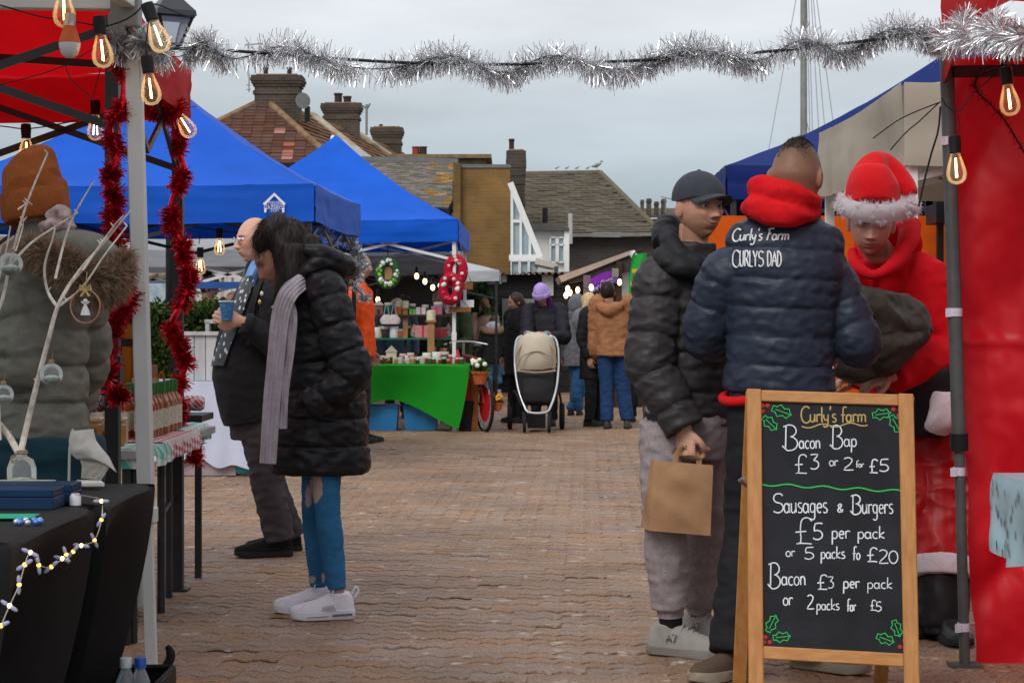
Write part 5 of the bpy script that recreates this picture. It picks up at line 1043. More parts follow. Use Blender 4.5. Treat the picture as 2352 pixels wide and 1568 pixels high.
# dark jacket bundle he is holding
bn = thing('dark_coat', 'crumpled dark olive waxed coat held by the man in the Santa hat', 'coat', P(2020, 850, sd_-.25))
cb = MB(); cb.tube([P(1945, 690, sd_-.28), P(1985, 720, sd_-.3), P(2050, 740, sd_-.28), P(2110, 740, sd_-.22)], [.08, .11, .10, .06], 22, step=.015); cb.tube([P(1930, 780, sd_-.3), P(1985, 800, sd_-.3), P(2050, 790, sd_-.3), P(2100, 760, sd_-.25)], [.07, .09, .09, .05], 22, step=.015); cb.tube([P(1935, 830, sd_-.3), P(1965, 840, sd_-.32), P(2000, 815, sd_-.3)], [.045, .055, .05], 16, step=.012)
fm = fuse(cb, .0075, 1); wrinkle(fm, .026, 6, (1, 1, 1.3), seed=8); wrinkle(fm, .008, 17, seed=2); fm.build('folded_coat', mat('waxed_olive', (.045, .040, .032), rough=.5, var=.3, vs=9, bump=.9, bs=5, ridged=True, bdist=.04), bn, smooth=180)
# ---------- stallholder on the left, seen from behind: brown beanie, fur hood
ld = 6.2
lw = Fig('stallholder in rust beanie and grey-green puffer with fur hood, back turned', 95, ld, 1.72, (-.35, .94), vox=.0075, J=dict(
    pel=(92, 1010, 0), neck=(102, 540, 0), shr=(182, 640, .05), shl=(25, 640, -.04), elr=(196, 820, .18), ell=(60, 835, -.13), wrr=(170, 930, .3), wrl=(-60, 860, .1),
    hpr=(135, 1030, 0), hpl=(60, 1030, 0), knr=(135, 1300, 0), knl=(60, 1300, 0), anr=(135, 1560, 0), anl=(60, 1560, 0)))
m_gn = nylon('grey_green_puffer', (.165, .160, .132), .55, .25)
lw.coat(m_gn, P(0, 1006, ld).z, [(.158, .15), (.158, .15), (.152, .14), (.155, .14), (.15, .11)], sleeve=(.09, .086, .07), quilt=(.12, .017, .5), wr=.005, neck=.08, name='puffer_coat', wfreq=13, it=1)
hm = MB(); hm.tube([P(60, 610, ld-.08), P(110, 585, ld-.13), P(180, 575, ld-.15), P(240, 600, ld-.1), P(262, 650, ld-.05)], [.04, .055, .065, .06, .04], 22, step=.012); hm.ell(P(190, 600, ld-.1), (.1, .09, .075), n=24, m=18); fm = fuse(hm, .007, 3); wrinkle(fm, .006, 9); fm.build('hood', m_gn, lw.root, smooth=180)
frp = [P(55, 575, ld-.17), P(100, 585, ld-.23), P(150, 612, ld-.26), P(205, 650, ld-.26), P(260, 650, ld-.22), P(288, 600, ld-.16)]; cp = catmull([tuple(p) for p in frp], np.linspace(0, 5, 40)); rr_ = np.interp(np.linspace(0, 5, 40), range(6), [.02, .04, .052, .058, .045, .025])
m_ff = mat('brown_fake_fur', (.36, .235, .15), rough=.85, var=.5, vs=60, transl=.35, rnd=.45, sheen=.3); fr_ = MB(); fr_.tube(frp, [.015, .035, .045, .048, .035, .015], 18, step=.012); fo = fr_.build('fur_trim', m_ff, lw.root, smooth=180)
fb = MB()
for _ in range(15000):
    k = random.randrange(40); c = V(cp[k]); a = random.uniform(0, 2*PI); n_ = V((random.gauss(0, .5), -abs(random.gauss(.3, .7)), random.gauss(.1, .8))).normalized(); cl = noise.noise(V(cp[k])*14+n_*2)
    d_ = n_+V((.35, -.1, -.75))*(.8+.5*cl)+V((random.gauss(0, .18), random.gauss(0, .18), random.gauss(0, .18))); fb.strand(c+n_*rr_[k]*random.uniform(.75, 1.0), d_, random.uniform(.025, .052), .0032, .1)
fb.build('fur', m_ff, fo, smooth=0, recalc=False)
hl = Head(P(84, 470, ld-.02), (-.55, .83, .1), (.05, 0, 1), .92); lw.body((.45, .25, .18), hl, vox=.0085)
m_bn = knit('rust_knit', (.30, .085, .022), .4, 160)
bnm = MB(); bnm.tube([hl.w(0, 0, -.035), P(80, 465, ld), P(80, 420, ld), P(92, 385, ld), P(112, 364, ld), P(124, 356, ld)], [(.098, .118), (.106, .124), (.1, .115), (.085, .09), (.052, .055), (.02, .02)], 30, ref=(1, 0, 0), step=.01); fm = fuse(bnm, .006, 3); wrinkle(fm, .011, 7, (1, 1, 1.4), seed=6); bo = fm.build('beanie', m_bn, lw.root, smooth=180)
cb = MB(); cb.tube([P(84, 505, ld), P(83, 498, ld), P(79, 444, ld), P(78, 438, ld)], [(.100, .122), (.109, .13), (.109, .127), (.1, .12)], 36, ref=(1, 0, 0)); cb.build('cuff', m_bn, bo, smooth=60)
scf = MB(); scf.tube([P(110, 505, ld-.12), P(140, 492, ld-.11), P(156, 500, ld-.06)], [(.018, .02), (.022, .03), (.018, .02)], 14, step=.01); scf.tube([P(95, 525, ld-.13), P(130, 518, ld-.13), P(165, 522, ld-.06)], [.018, .022, .018], 14, step=.01); fm = fuse(scf, .005, 1); wrinkle(fm, .006, 20, (1, 1, 2)); fm.build('scarf', mat('checked_pink_wool', (.22, .12, .12), col2=(.58, .46, .43), rough=.95, vs=32), lw.root, smooth=180)
lw.trousers(mat('teal_trousers', (.012, .045, .06), rough=.8, var=.2), rad=(.1, .08, .07), wr=.01, hipr=(.15, .13))
for k in 'rl': lw.shoe(k, (-.3, .95), SHOE_B, SOLE_B)
ws = MB(); ws.tube([P(95, 1000, ld), P(95, 1040, ld), P(95, 1110, ld)], [(.197, .18), (.205, .19), (.2, .18)], 34, ref=(1, 0, 0), step=.015); fm = fuse(ws, .009, 2); wrinkle(fm, .007, 6, (1, 1, 3), seed=2); fm.build('tied_jacket', mat('teal_jersey', (.010, .042, .058), rough=.8, var=.25, sheen=.2), lw.root, smooth=180)
# ================================================================== CHALKBOARD
sTL, sTR, sBL = P(1715, 893, 6.12), P(2098, 905, 6.03), P(1720, 1640, 5.95)
ux = (sTR-sTL).normalized(); uy = (sTL-sBL); SH = uy.length; uy.normalize(); un = ux.cross(uy).normalized()      # un points at the camera side
if un.y > 0: un = -un
SW = (sTR-sTL).length; SO = sTL-uy*SH
def S(u, v, n=0): return SO+ux*u+uy*v+un*n
def onb(px, py, n=0):
    o_ = V((0, 0, HC)); dr = P(px, py, 6)-o_; q = SO+un*n; t = (q-o_).dot(un)/dr.dot(un); return o_+dr*t
m_oak = mat('varnished_pine', (.40, .165, .040), rough=.45, var=.25, vs=10, stretch=(6, 6, .7), bump=.1, bs=40, coat=.2, col2=(.52, .25, .075))
m_oakh = mat('varnished_pine_rail', (.40, .165, .040), rough=.45, var=.25, vs=10, stretch=(.7, 6, 6), coat=.2, col2=(.52, .25, .075))
sg = thing('chalkboard_sign', 'wooden A-frame chalkboard with handwritten bacon and sausage prices', 'sign', SO)
RS = Matrix((ux, uy, un)).transposed(); fw = .047
def sbox(u, v, n, su, sv, sn, name, m, par=None, bev=.003): mb = MB(); mb.box(S(u, v, n), (su, sv, sn), RS); return mb.build(name, m, par or sg, smooth=0, bevel=bev)
bt = 1-((1490-893)/(1640-893)); vb = SH*bt
for u in (fw/2, SW-fw/2): sbox(u, SH/2, 0, fw, SH, .022, 'stile', m_oak)
sbox(SW/2, SH-.021, .0, SW-2*fw, .036, .021, 'rail', m_oakh); sbox(SW/2, vb-.012, .0, SW-2*fw, .04, .021, 'rail', m_oakh)
brd = sbox(SW/2, (SH-.04+vb)/2, -.003, SW-2*fw+.006, SH-.04-vb+.006, .006, 'slate_panel', mat('blackboard', (.020, .022, .027), rough=.75, var=.3, vs=5, bump=.05, bs=300), bev=0)
rear = V((0, .50, 0)); 
for u in (fw/2-.004, SW-fw/2+.004):
    a = S(u, SH-.005, -.03); b = V((a.x-.005, 6.47, 0.0)); mb = MB(); mb.bar(a, b, fw, .022, up=un); mb.build('rear_leg', m_oak, sg, smooth=0, bevel=.003)
    hgz = MB(); hgz.tube([S(u-.03, SH*.72, 0), S(u-.045, SH*.715, -.03), S(u-.02, SH*.70, -.09)], .006, 8) if u < .1 else hgz.box(S(u, SH*.72, -.02), (.02, .02, .02)); hgz.build('hinge', mat('zinc', (.4, .4, .4), metal=.8, rough=.4), sg)
a, b = V((S(fw/2, SH).x+.02, 6.40, .19)), V((S(SW-fw/2, SH).x-.02, 6.40, .19)); mb = MB(); mb.bar(a, b, .02, .04); mb.build('rear_rail', m_oakh, sg, smooth=0)
def zz(zx, zy): return 1616.7+.4451*zx, 869.6+.4453*zy
CH = dict(w=mat('chalk_white', (.72, .78, .82), rough=.9, var=.12, vs=120), g=mat('chalk_gold', (.50, .36, .14), rough=.9, var=.12, vs=120), n=mat('chalk_green', (.04, .55, .12), rough=.9, var=.12, vs=120), r=mat('chalk_red', (.55, .03, .03), rough=.9, var=.12, vs=120))
def write(col_, txt, x0, x1, base, top, w_=.0042, rise=0.):
    mb = MB()
    X0, Y0 = zz(x0, base); X1, Yt = zz(x1, top); h_ = Y0-Yt
    for st in strokes(txt, X0, X1, Y0, h_, rise=rise):
        cp = st if len(st) < 3 else [tuple(q) for q in catmull(st, np.linspace(0, len(st)-1, len(st)*2))]
        mb.ribbon([onb(x+random.gauss(0, .15), y+random.gauss(0, .15), .0012) for x, y in cp], w_*random.uniform(.85, 1.1), un, 0)
    mb.build('word', CH[col_], brd, smooth=0, recalc=False)
write('g', "Curly's farm", 500, 840, 222, 145, .0045)
X = [zz(505+i*17, 245+9*math.sin(i*.75)-i*.6) for i in range(21)]; mb = MB(); mb.ribbon([onb(x, y, .0012) for x, y in X], .0038, un); mb.build('underline', CH['g'], brd, smooth=0, recalc=False)
for a in (('B', 410, 490, 368, 240), ('acon', 490, 604, 358, 280), ('B', 655, 722, 360, 242), ('ap', 722, 792, 348, 270), ('£', 468, 535, 487, 390), ('3', 542, 600, 465, 390), ('or', 646, 694, 448, 395), ('2', 716, 772, 470, 405), ('for', 784, 826, 455, 422), ('£', 852, 900, 484, 415), ('5', 903, 960, 478, 415),
          ('S', 352, 412, 690, 590), ('ausages', 412, 640, 690, 590), ('&', 686, 724, 686, 620), ('B', 760, 816, 698, 600), ('urgers', 816, 978, 694, 600), ('£', 470, 562, 850, 715), ('5', 560, 620, 830, 745), ('per', 658, 756, 822, 745), ('pack', 792, 936, 822, 755),
          ('or', 422, 472, 915, 860), ('5', 516, 574, 930, 868), ('packs', 602, 730, 925, 860), ('fo', 768, 808, 930, 865), ('£', 840, 898, 942, 870), ('20', 900, 1008, 950, 880), ('B', 334, 400, 1080, 950), ('acon', 400, 528, 1062, 975), ('£', 584, 640, 1085, 1010), ('3', 636, 674, 1078, 1020), ('per', 718, 806, 1078, 1010), ('pack', 842, 975, 1080, 1020),
          ('or', 408, 460, 1166, 1090), ('2', 530, 568, 1185, 1112), ('packs', 580, 700, 1190, 1130), ('for', 738, 786, 1196, 1135), ('£', 858, 890, 1192, 1140), ('5', 886, 920, 1198, 1150)): write('w', a[0], a[1], a[2], a[3], a[4], .0038 if a[3]-a[4] > 60 else .0031)
X = [zz(300+i*18, 543+i*.9+7*math.sin(i*.62)) for i in range(41)]; mb = MB(); mb.ribbon([onb(x, y, .0012) for x, y in X], .0038, un); mb.build('wavy_line', CH['n'], brd, smooth=0, recalc=False)
def holly(cx_, cy_, ang, ln):
    pts = []
    for i in range(0, 15):
        t = i/14*2*PI; r_ = (1 if i % 2 == 0 else .55); x = math.cos(t)*ln*.5*(.75+.25*r_); y = math.sin(t)*ln*.24*r_*1.25
        pts.append((cx_+x*math.cos(ang)-y*math.sin(ang), cy_+x*math.sin(ang)+y*math.cos(ang)))
    mb = MB(); mb.ribbon([onb(*zz(*p), .0012) for p in pts], .0028, un); mb.ribbon([onb(*zz(cx_-math.cos(ang)*ln*.3, cy_-math.sin(ang)*ln*.3), .0012), onb(*zz(cx_+math.cos(ang)*ln*.4, cy_+math.sin(ang)*ln*.4), .0012)], .0022, un); mb.build('holly_leaf', CH['n'], brd, smooth=0, recalc=False)
for (x, y, a, l) in ((400, 168, .35, 110), (340, 228, .75, 100), (915, 182, -.15, 100), (990, 232, 1.05, 105), (350, 1262, -1.1, 100), (400, 1330, -.1, 95), (995, 1285, 1.2, 95), (935, 1340, .35, 100)): holly(x, y, a, l)
for (x, y) in ((302, 137), (328, 137), (302, 166), (978, 156), (1012, 157), (1005, 189), (317, 1330), (310, 1356), (340, 1356), (1012, 1380), (1035, 1350), (1038, 1382)):
    mb_ = [onb(*zz(x+11*math.cos(t), y+10*math.sin(t)), .0012) for t in np.linspace(0, 2*PI, 13)[:-1]]; mb = MB(); mb.add(mb_, [tuple(range(12))]); mb.build('holly_berry', CH['r'], brd, smooth=0, recalc=False)
# ================================================================== TINSEL
def tinsel(name, label, pts, n, ln, wid, m, core, turns=9, off=.02, group=None, cable=None, droop=0., clump=.5):
    pts = [V(p) for p in pts]; K = 260; cp = catmull([tuple(p) for p in pts], np.linspace(0, len(pts)-1, K)); t_ = thing(name, label, 'tinsel', cp[0], group)
    hel = []
    for i in range(K):
        tt = V(cp[min(i+1, K-1)]-cp[max(i-1, 0)]).normalized(); a = tt.cross(V((0, 1, 0))); a = a.normalized() if a.length > .1 else V((1, 0, 0)); b = tt.cross(a); an = i/K*turns*2*PI+.8*math.sin(i*.11)
        hel.append((V(cp[i])+a*off*math.cos(an)+b*off*math.sin(an), tt))
    mb = MB()
    for _ in range(n):
        x = random.random()*(K-1); i = int(x); p = hel[i][0].lerp(hel[min(i+1, K-1)][0], x-i); tt = hel[i][1]
        if clump and noise.noise(V((x*.09, 1, 2))) < -clump*random.random(): continue
        d_ = V((random.gauss(0, 1), random.gauss(0, 1), random.gauss(0, 1))); d_ = (d_-tt*d_.dot(tt)*.6); d_.normalize(); d_ = d_+V((0, 0, -droop))
        l = ln*random.uniform(.55, 1.15); mb.strand(p, d_, l, wid*random.uniform(.6, 1.2), .9, bend=V((random.gauss(0, .006), random.gauss(0, .006), -abs(random.gauss(0, .006)))))
    o = mb.build('strands', m, t_, smooth=0, recalc=False); o['kind'] = 'stuff'
    cb = MB(); cb.tube([h[0] for h in hel[::2]], core, 6); cb.build('core', mat('tinsel_core', (.03, .03, .035)) if core < .004 else m, t_)
    if cable: cb = MB(); cb.tube([V(p) for p in cp[::4]], cable, 8); cb.build('cable', m_black, t_)
    return t_
m_sil = mat('silver_foil', (.80, .81, .84), rough=.27, var=.2, vs=40, metal=.95, rnd=.42); m_rtin = mat('red_foil', (.30, .002, .01), rough=.3, vs=60, metal=.9, col2=(.85, .015, .04))
tinsel('silver_tinsel', 'long silver tinsel garland strung across the top between the stalls', [P(x, y, 6.62) for x, y in ((262, 96), (300, 100), (350, 112), (430, 112), (520, 116), (700, 130), (900, 143), (1060, 148), (1240, 147), (1450, 140), (1600, 130), (1750, 120), (1900, 105), (2060, 85), (2165, 74))]+[P(x, y, 1.47*F/(x-CX)) for x, y in ((2200, 70), (2250, 66), (2300, 62), (2350, 66))], 28500, .066, .0024, m_sil, .002, turns=11, off=.028, cable=.0055, droop=.4, clump=.6)
tinsel('red_tinsel', 'red tinsel wound round the near black gazebo leg', [P(x, y, 6.62) for x, y in ((282, 60), (262, 110), (285, 170), (272, 250), (258, 300), (262, 360), (248, 400), (268, 440), (252, 470), (268, 540), (282, 610), (296, 690), (270, 750), (250, 800), (246, 850), (258, 890), (272, 920))], 9000, .042, .0042, m_rtin, .012, turns=6, off=.012, group='red tinsel', clump=.2)
tinsel('red_tinsel', 'red tinsel wound round the farther black gazebo leg', [P(x, y, 8.5) for x, y in ((338, 200), (348, 240), (372, 262), (400, 270), (412, 320), (418, 370), (408, 420), (398, 470), (402, 520), (412, 560), (432, 590), (436, 630), (420, 670), (404, 720), (400, 770), (412, 800), (432, 830), (424, 870), (406, 920), (418, 970), (440, 1010), (440, 1060))], 11000, .048, .0048, m_rtin, .015, turns=7, off=.014, group='red tinsel', clump=.2)
tinsel('red_tinsel', 'short red tinsel swag bunched under the red canopy corner', [P(x, y, 8.2) for x, y in ((330, 130), (352, 180), (345, 230), (372, 245), (398, 252), (385, 215))], 3000, .05, .0045, m_rtin, .012, turns=2, off=.03, group='red tinsel', clump=.2)
tinsel('silver_tinsel', 'silver tinsel hanging on the blue gazebo leg behind the woman', [P(x, y, 17.6) for x, y in ((738, 522), (765, 545), (800, 560), (826, 575), (828, 610), (824, 650), (830, 690))], 2600, .07, .008, mat('silver_foil_dim', (.7, .72, .75), rough=.3, metal=1), .01, turns=3, off=.03, clump=.1)
# ================================================================== FESTOON BULBS
m_gb = glass('bulb_glass', (.95, .90, .82), .96, .03, .45); m_fil = mat('filament_glow', (1, .42, .06), emit=4); m_filw = mat('filament_core', (1, .62, .22), emit=9)
def bulb(parent, p, ax=(0, 0, -1), s=1.):
    ax = V(ax).normalized(); R = ax.to_track_quat('Z', 'Y').to_matrix(); p = V(p)
    mb = MB(); mb.lathe([(.010*s, -.052*s), (.018*s, -.050*s), (.0195*s, -.03*s), (.0175*s, -.005*s), (.0185*s, 0), (.016*s, .003*s)], 14, p, R); h_ = mb.build('bulb_holder', m_black, parent)
    mb = MB(); mb.lathe([(.014*s, 0), (.0165*s, .012*s), (.024*s, .034*s), (.030*s, .055*s), (.0315*s, .068*s), (.028*s, .084*s), (.018*s, .095*s), (.006*s, .099*s), (0, .0995*s)], 18, p, R); mb.build('bulb_glass', m_gb, h_, smooth=180)
    mb = MB()
    for dx in (-.004, .004): mb.tube([p+R @ V((dx*s, 0, .018*s)), p+R @ V((dx*1.9*s, 0, .078*s))], .0021*s, 6)
    mb.build('filament', m_filw, h_)
    return h_
def wire(mb, pts, d, r=.0028):
    q = [P(x, y, dd) for (x, y, dd) in [(t[0], t[1], t[2] if len(t) > 2 else d) for t in pts]]; mb.tube(q, r, 6, step=.03)
f1 = thing('festoon_lights', 'string of clear bulbs around the white gazebo leg at top left', 'string lights', P(235, 60, 6.35))
cb = MB(); wire(cb, [(0, 12), (90, 38), (160, 48), (228, 60), (255, 58), (300, 40), (345, 8), (420, 35), (448, 40)], 6.35); wire(cb, [(345, 8), (340, 60), (335, 110), (340, 135)], 6.35, .0022); wire(cb, [(0, 195), (60, 180), (150, 150), (240, 95)], 6.4, .002); wire(cb, [(150, 140), (160, 180), (200, 215), (215, 235)], 6.6, .002); wire(cb, [(240, 125), (225, 180), (212, 225)], 6.6, .002); cb.build('cable', m_black, f1)
bulb(f1, P(231, 78, 6.35), (.10, 0, -1), 1.15); bulb(f1, P(350, 46, 6.35), (.35, 0, -1), 1.15); bulb(f1, P(341, 167, 6.35), (.12, 0, -1), 1.1)
f2 = thing('festoon_lights', 'string of bulbs under the back edge of the red canopy', 'string lights', P(150, 290, 8.6))
cb = MB(); wire(cb, [(-40, 285), (20, 292), (60, 296), (120, 288), (200, 268), (218, 230)], 8.6, .003); cb.build('cable', m_black, f2)
bulb(f2, P(219, 262, 8.55), (0, 0, -1), 1.2); bulb(f2, P(60, 316, 8.6), (0.02, 0, -1), 1.2); bulb(f2, P(410, 262, 8.4), (.5, 0, -.8), 1.2)
led = thing('led_bulb', 'orange and white LED bulb hanging at the top left', 'bulb', P(160, 60, 6.3)); p = P(160, 32, 6.3); s_ = 6.3/F
mb = MB(); mb.lathe([(14*s_, p.z), (14*s_, p.z-28*s_)], 16, (p.x, p.y, 0)); mb.build('screw_cap', mat('steel', (.5, .5, .5), metal=.9, rough=.35), led)
mb = MB(); mb.lathe([(14*s_, p.z-28*s_), (16*s_, p.z-36*s_), (24*s_, p.z-62*s_), (25*s_, p.z-68*s_)], 20, (p.x, p.y, 0)); mb.build('heat_sink', mat('orange_plastic', (.62, .10, .01), rough=.4), led)
mb = MB(); mb.lathe([(25*s_, p.z-68*s_), (24*s_, p.z-78*s_), (18*s_, p.z-94*s_), (8*s_, p.z-101*s_), (0, p.z-102*s_)], 20, (p.x, p.y, 0)); mb.build('diffuser', mat('white_plastic', (.72, .70, .74), rough=.3), led)
bulb(led, P(145, -18, 6.3), (.05, 0, -1), 1.2)
f3 = thing('festoon_lights', 'two clear bulbs on a cable in front of the right red wall', 'string lights', P(2260, 250, 6.5))
cb = MB(); wire(cb, [(2330, 60), (2318, 120), (2310, 160)], 6.4); wire(cb, [(2308, 110), (2285, 170), (2235, 215), (2200, 258), (2170, 240), (2163, 225)], 6.45, .0022); wire(cb, [(2200, 265), (2205, 290), (2192, 318)], 6.5, .002); wire(cb, [(2160, 235), (2120, 250), (2065, 275), (2005, 318)], 6.5, .0025); wire(cb, [(2158, 235), (2110, 280), (2080, 305), (2045, 345)], 6.5, .0022); wire(cb, [(2160, 245), (2155, 300), (2140, 350), (2122, 420), (2110, 475)], 6.6, .0035); cb.build('cable', m_black, f3)
bulb(f3, P(2314, 192, 6.4), (.12, 0, -1), 1.1); bulb(f3, P(2194, 350, 6.5), (.06, 0, -1), 1.1)
# ================================================================== LEFT: WHITE GAZEBO LEG, BLACK TABLES
wg = thing('white_gazebo', 'white gazebo frame with square leg at the near left', 'gazebo', G(349, 6.64)); m_wp = mat('white_powdercoat', (.62, .63, .61), rough=.4, var=.06, vs=5)
mb = MB(); mb.bar(P(302, -40, 6.64), P(337, 1178, 6.64), .054); mb.build('leg', m_wp, wg, smooth=0, bevel=.004)
mb = MB(); mb.bar(P(337, 1170, 6.64), P(349, 1546, 6.64), .037); mb.box(P(349, 1545, 6.64)+V((0, 0, .006)), (.09, .09, .01)); mb.build('inner_leg', m_wp, wg, smooth=0, bevel=.002)
mb = MB(); mb.box(P(339, 1182, 6.64), (.064, .062, .056)); o = mb.build('leg_clamp', m_wp, wg, smooth=0, bevel=.005); mb = MB(); mb.box(P(334, 1181, 6.60), (.034, .01, .04)); mb.build('clamp_button', m_wp, o, smooth=0, bevel=.003)
mb = MB(); mb.box(P(290, 30, 6.62), (.095, .09, .11)); mb.box(P(272, 60, 6.61), (.06, .07, .08)); mb.build('corner_bracket', mat('grey_plastic', (.22, .22, .21), rough=.5), wg, smooth=0, bevel=.006)
mb = MB(); mb.bar(P(300, 8, 6.62), P(-20, 4, 6.62), .05); mb.bar(P(300, 5, 6.62), P(300, 5, 6.62)+V((-.1, -2.6, .0)), .05); mb.build('top_beam', m_wp, wg, smooth=0, bevel=.003)
cy = V((-2.7, 5.2, 0)); mb = MB(); cs = [V((-1.28, 6.7, 2.37)), V((-4.2, 6.7, 2.37)), V((-4.2, 3.7, 2.37)), V((-1.28, 3.7, 2.37))]
for k in range(4): mb.grid(lambda u, v: cs[k].lerp(cs[(k+1) % 4], u).lerp(V((-2.7, 5.2, 3.2)), v), 10, 8)
mb.build('canopy', cloth_mat('white_canopy', (.8, .8, .8), .62), wg, smooth=60)
for c in ((-4.15, 6.65), (-1.33, 3.8)): mb = MB(); mb.bar((c[0], c[1], .01), (c[0], c[1], 2.34), .054); mb.build('leg', m_wp, wg, smooth=0)
def stretch_table(name, label, X0, X1, d0, d1, z, m, rnd=.04, hem=.35, pull=.07, cat='table', lowhem=.03, fold=.0, taper=0.):
    t = thing(name, label, cat, ((X0+X1)/2, (d0+d1)/2, 0)); mb = MB(); cs = [V((X0, d0, 0)), V((X1, d0, 0)), V((X1, d1, 0)), V((X0, d1, 0))]; ctr = sum(cs, V())/4; N = 96
    per = []
    for k in range(4):
        for q in range(N//4): per.append((k, q/(N//4)))
    def pt(k, t_, v):
        b = cs[k].lerp(cs[(k+1) % 4], t_); e = cs[(k+1) % 4]-cs[k]; nr = V((-e.y, e.x, 0)).normalized(); nr = nr if nr.dot(ctr-b) > 0 else -nr
        sN = math.sin(PI*t_); zb = lowhem+hem*sN**1.2; inn = pull*sN*math.sin(min(1, v)*PI*.6)
        if v <= 0: return b+V((0, 0, z))+nr*rnd*(-v)
        return b+(ctr-b).normalized()*taper*v**1.5+nr*(inn+fold*noise.noise(V((b.x*9, b.y*9, v*2))))+V((0, 0, z-.006+(zb-z+.006)*v))
    vs_ = [-6, -1, -.3, .015, .05, .12, .25, .4, .55, .7, .85, 1]
    for v in vs_:
        for (k, q) in per:
            p = pt(k, q, v)
            if v == -6: p = ctr.lerp(p, .3); p.z = z+.001
            if v == -.3: p.z = z-.003
            mb.v.append(tuple(p))
    for i in range(len(vs_)-1):
        for q in range(N): mb.f.append((i*N+q, i*N+(q+1) % N, (i+1)*N+(q+1) % N, (i+1)*N+q)); mb.m.append(0)
    mb.f.append(tuple(range(N))); mb.m.append(0); mb.build('cloth', m, t, smooth=50)
    for c in cs: q = c+(ctr-c).normalized()*(.06+taper*1.25); mb = MB(); mb.tube([q+V((0, 0, .002)), q+V((0, 0, z-.03))], .012, 8); mb.build('leg', m_dark_fr, t)
    mb = MB(); mb.box((ctr.x, ctr.y, z-.03), (abs(X1-X0)-.06, d1-d0-.06, .03)); mb.build('table_top', mat('table_grey', (.3, .3, .3)), t, smooth=0)
    return t
m_bsp = mat('black_spandex', (.014, .0135, .014), rough=.7, var=.25, vs=6, bump=.15, bs=500)
stretch_table('craft_table', 'farther table in black stretch cloth beside the white leg', -3.1, -1.06, 5.02, 5.69, .74, m_bsp, hem=.28, pull=.14, taper=.16)
stretch_table('craft_table', 'nearer table in black stretch cloth at the lower left corner', -3.1, -1.082, 4.15, 4.98, .742, m_bsp, hem=.3, pull=.12, taper=.16)
# twig tree in a bottle
tw = thing('twig_tree', 'silvery twigs with hanging ornaments in a glass bottle on the black table', 'decoration', P(48, 1113, 5.35)); td = 5.35
m_tw2 = mat('painted_twig', (.74, .66, .57), rough=.6, var=.35, vs=30, bump=.6, bs=60)
for pts, r0, r1 in (([(46, 1050), (60, 985), (85, 880), (112, 780), (135, 700), (180, 625), (238, 558), (302, 486)], 8, 2.2), ([(165, 648), (205, 600), (262, 522), (275, 505)], 4, 2), ([(42, 1040), (20, 1000), (-15, 960), (-40, 950)], 8, 6), ([(132, 705), (108, 670), (102, 610), (120, 545), (126, 520)], 4, 1.6), ([(-30, 760), (5, 690), (22, 600), (62, 470), (110, 352)], 5, 2), ([(22, 610), (70, 560), (130, 520), (178, 490)], 3.5, 1.8), ([(128, 640), (148, 560), (172, 495), (210, 424)], 3.5, 1.6), ([(36, 575), (52, 520), (56, 508)], 2, 1.2), ([(0, 1010), (-10, 700), (10, 600), (25, 520)], 4, 1.6), ([(190, 620), (232, 560), (246, 540)], 3, 1.6), ([(136, 700), (152, 690), (180, 668), (205, 640), (240, 590), (290, 520)], 3.5, 1.6), ([(44, 480), (64, 466), (72, 470)], 2, 1)):
    mb = MB(); pp = [P(x+random.gauss(0, 1), y+random.gauss(0, 1), td+.03*math.sin(i*1.3)) for i, (x, y) in enumerate(pts)]; k = len(pp); mb.tube(pp, [(r0+(r1-r0)*i/(k-1))*td/F for i in range(k)], 8, step=.02)
    for q in range(3):
        i = random.randrange(1, k); mb.tube([pp[i], pp[i]+V((random.choice((-1, 1))*.01, 0, .012))], [.003, .001], 5)
    mb.build('branch', m_tw2, tw)
s_ = td/F; c = P(50, 1113, td); mb = MB(); mb.lathe([(31*s_, 0), (33*s_, 8*s_), (33*s_, 38*s_), (26*s_, 58*s_), (12*s_, 66*s_), (11*s_, 78*s_), (13*s_, 80*s_)], 24, c); mb.build('bottle', glass('clear_bottle', (.9, .92, .9), .9), tw, smooth=60)
mb = MB(); mb.lathe([(0, 2*s_), (29*s_, 3*s_), (29*s_, 14*s_), (0, 18*s_)], 20, c); mb.build('filling', mat('white_pebbles', (.55, .6, .55), var=.4, vs=80, bump=1, bs=90), tw)
mb = MB(); mb.tube([c+V((20*s_*math.cos(a)*.6, 20*s_*math.sin(a)*.6, 74*s_)) for a in np.linspace(0, 2*PI, 13)], .004, 6); mb.tube([P(35, 1046, td-.02), P(26, 1050, td-.03), P(30, 1062, td-.03), P(40, 1055, td-.02)], .003, 6, step=.005); mb.build('twine', mat('twine', (.32, .22, .13), rough=.9), tw)
m_orn = glass('ornament_glass', (.93, .95, .95), .93)
for (x, y, r_, lb) in ((25, 607, 27, 'clear glass bauble on the twigs, topmost one'), (118, 860, 26, 'clear glass bauble hanging low on the main twig'), (8, 906, 23, 'clear glass bauble cut by the left picture edge')):
    b_ = thing('glass_bauble', lb, 'bauble', P(x, y, td-.03), 'glass baubles'); c = P(x, y, td-.03); r_ = r_*s_
    mb = MB(); mb.ell(c, r_, n=24, m=18); mb.build('globe', m_orn, b_, smooth=180); mb = MB(); mb.ell(c-V((0, 0, r_*.45)), (r_*.78, r_*.78, r_*.42), n=18, m=12); mb.build('snow_filling', mat('white_pebbles', (.55, .6, .55)), b_)
    mb = MB(); mb.lathe([(.008, 0), (.008, .010), (.004, .012)], 10, c+V((0, 0, r_-.002))); mb.build('cap', mat('twine', (.32, .22, .13)), b_); mb = MB(); mb.tube([c+V((0, 0, r_)), c+V((.004, 0, r_+.03))], .001, 5); mb.build('thread', mat('twine', (.32, .22, .13)), b_)
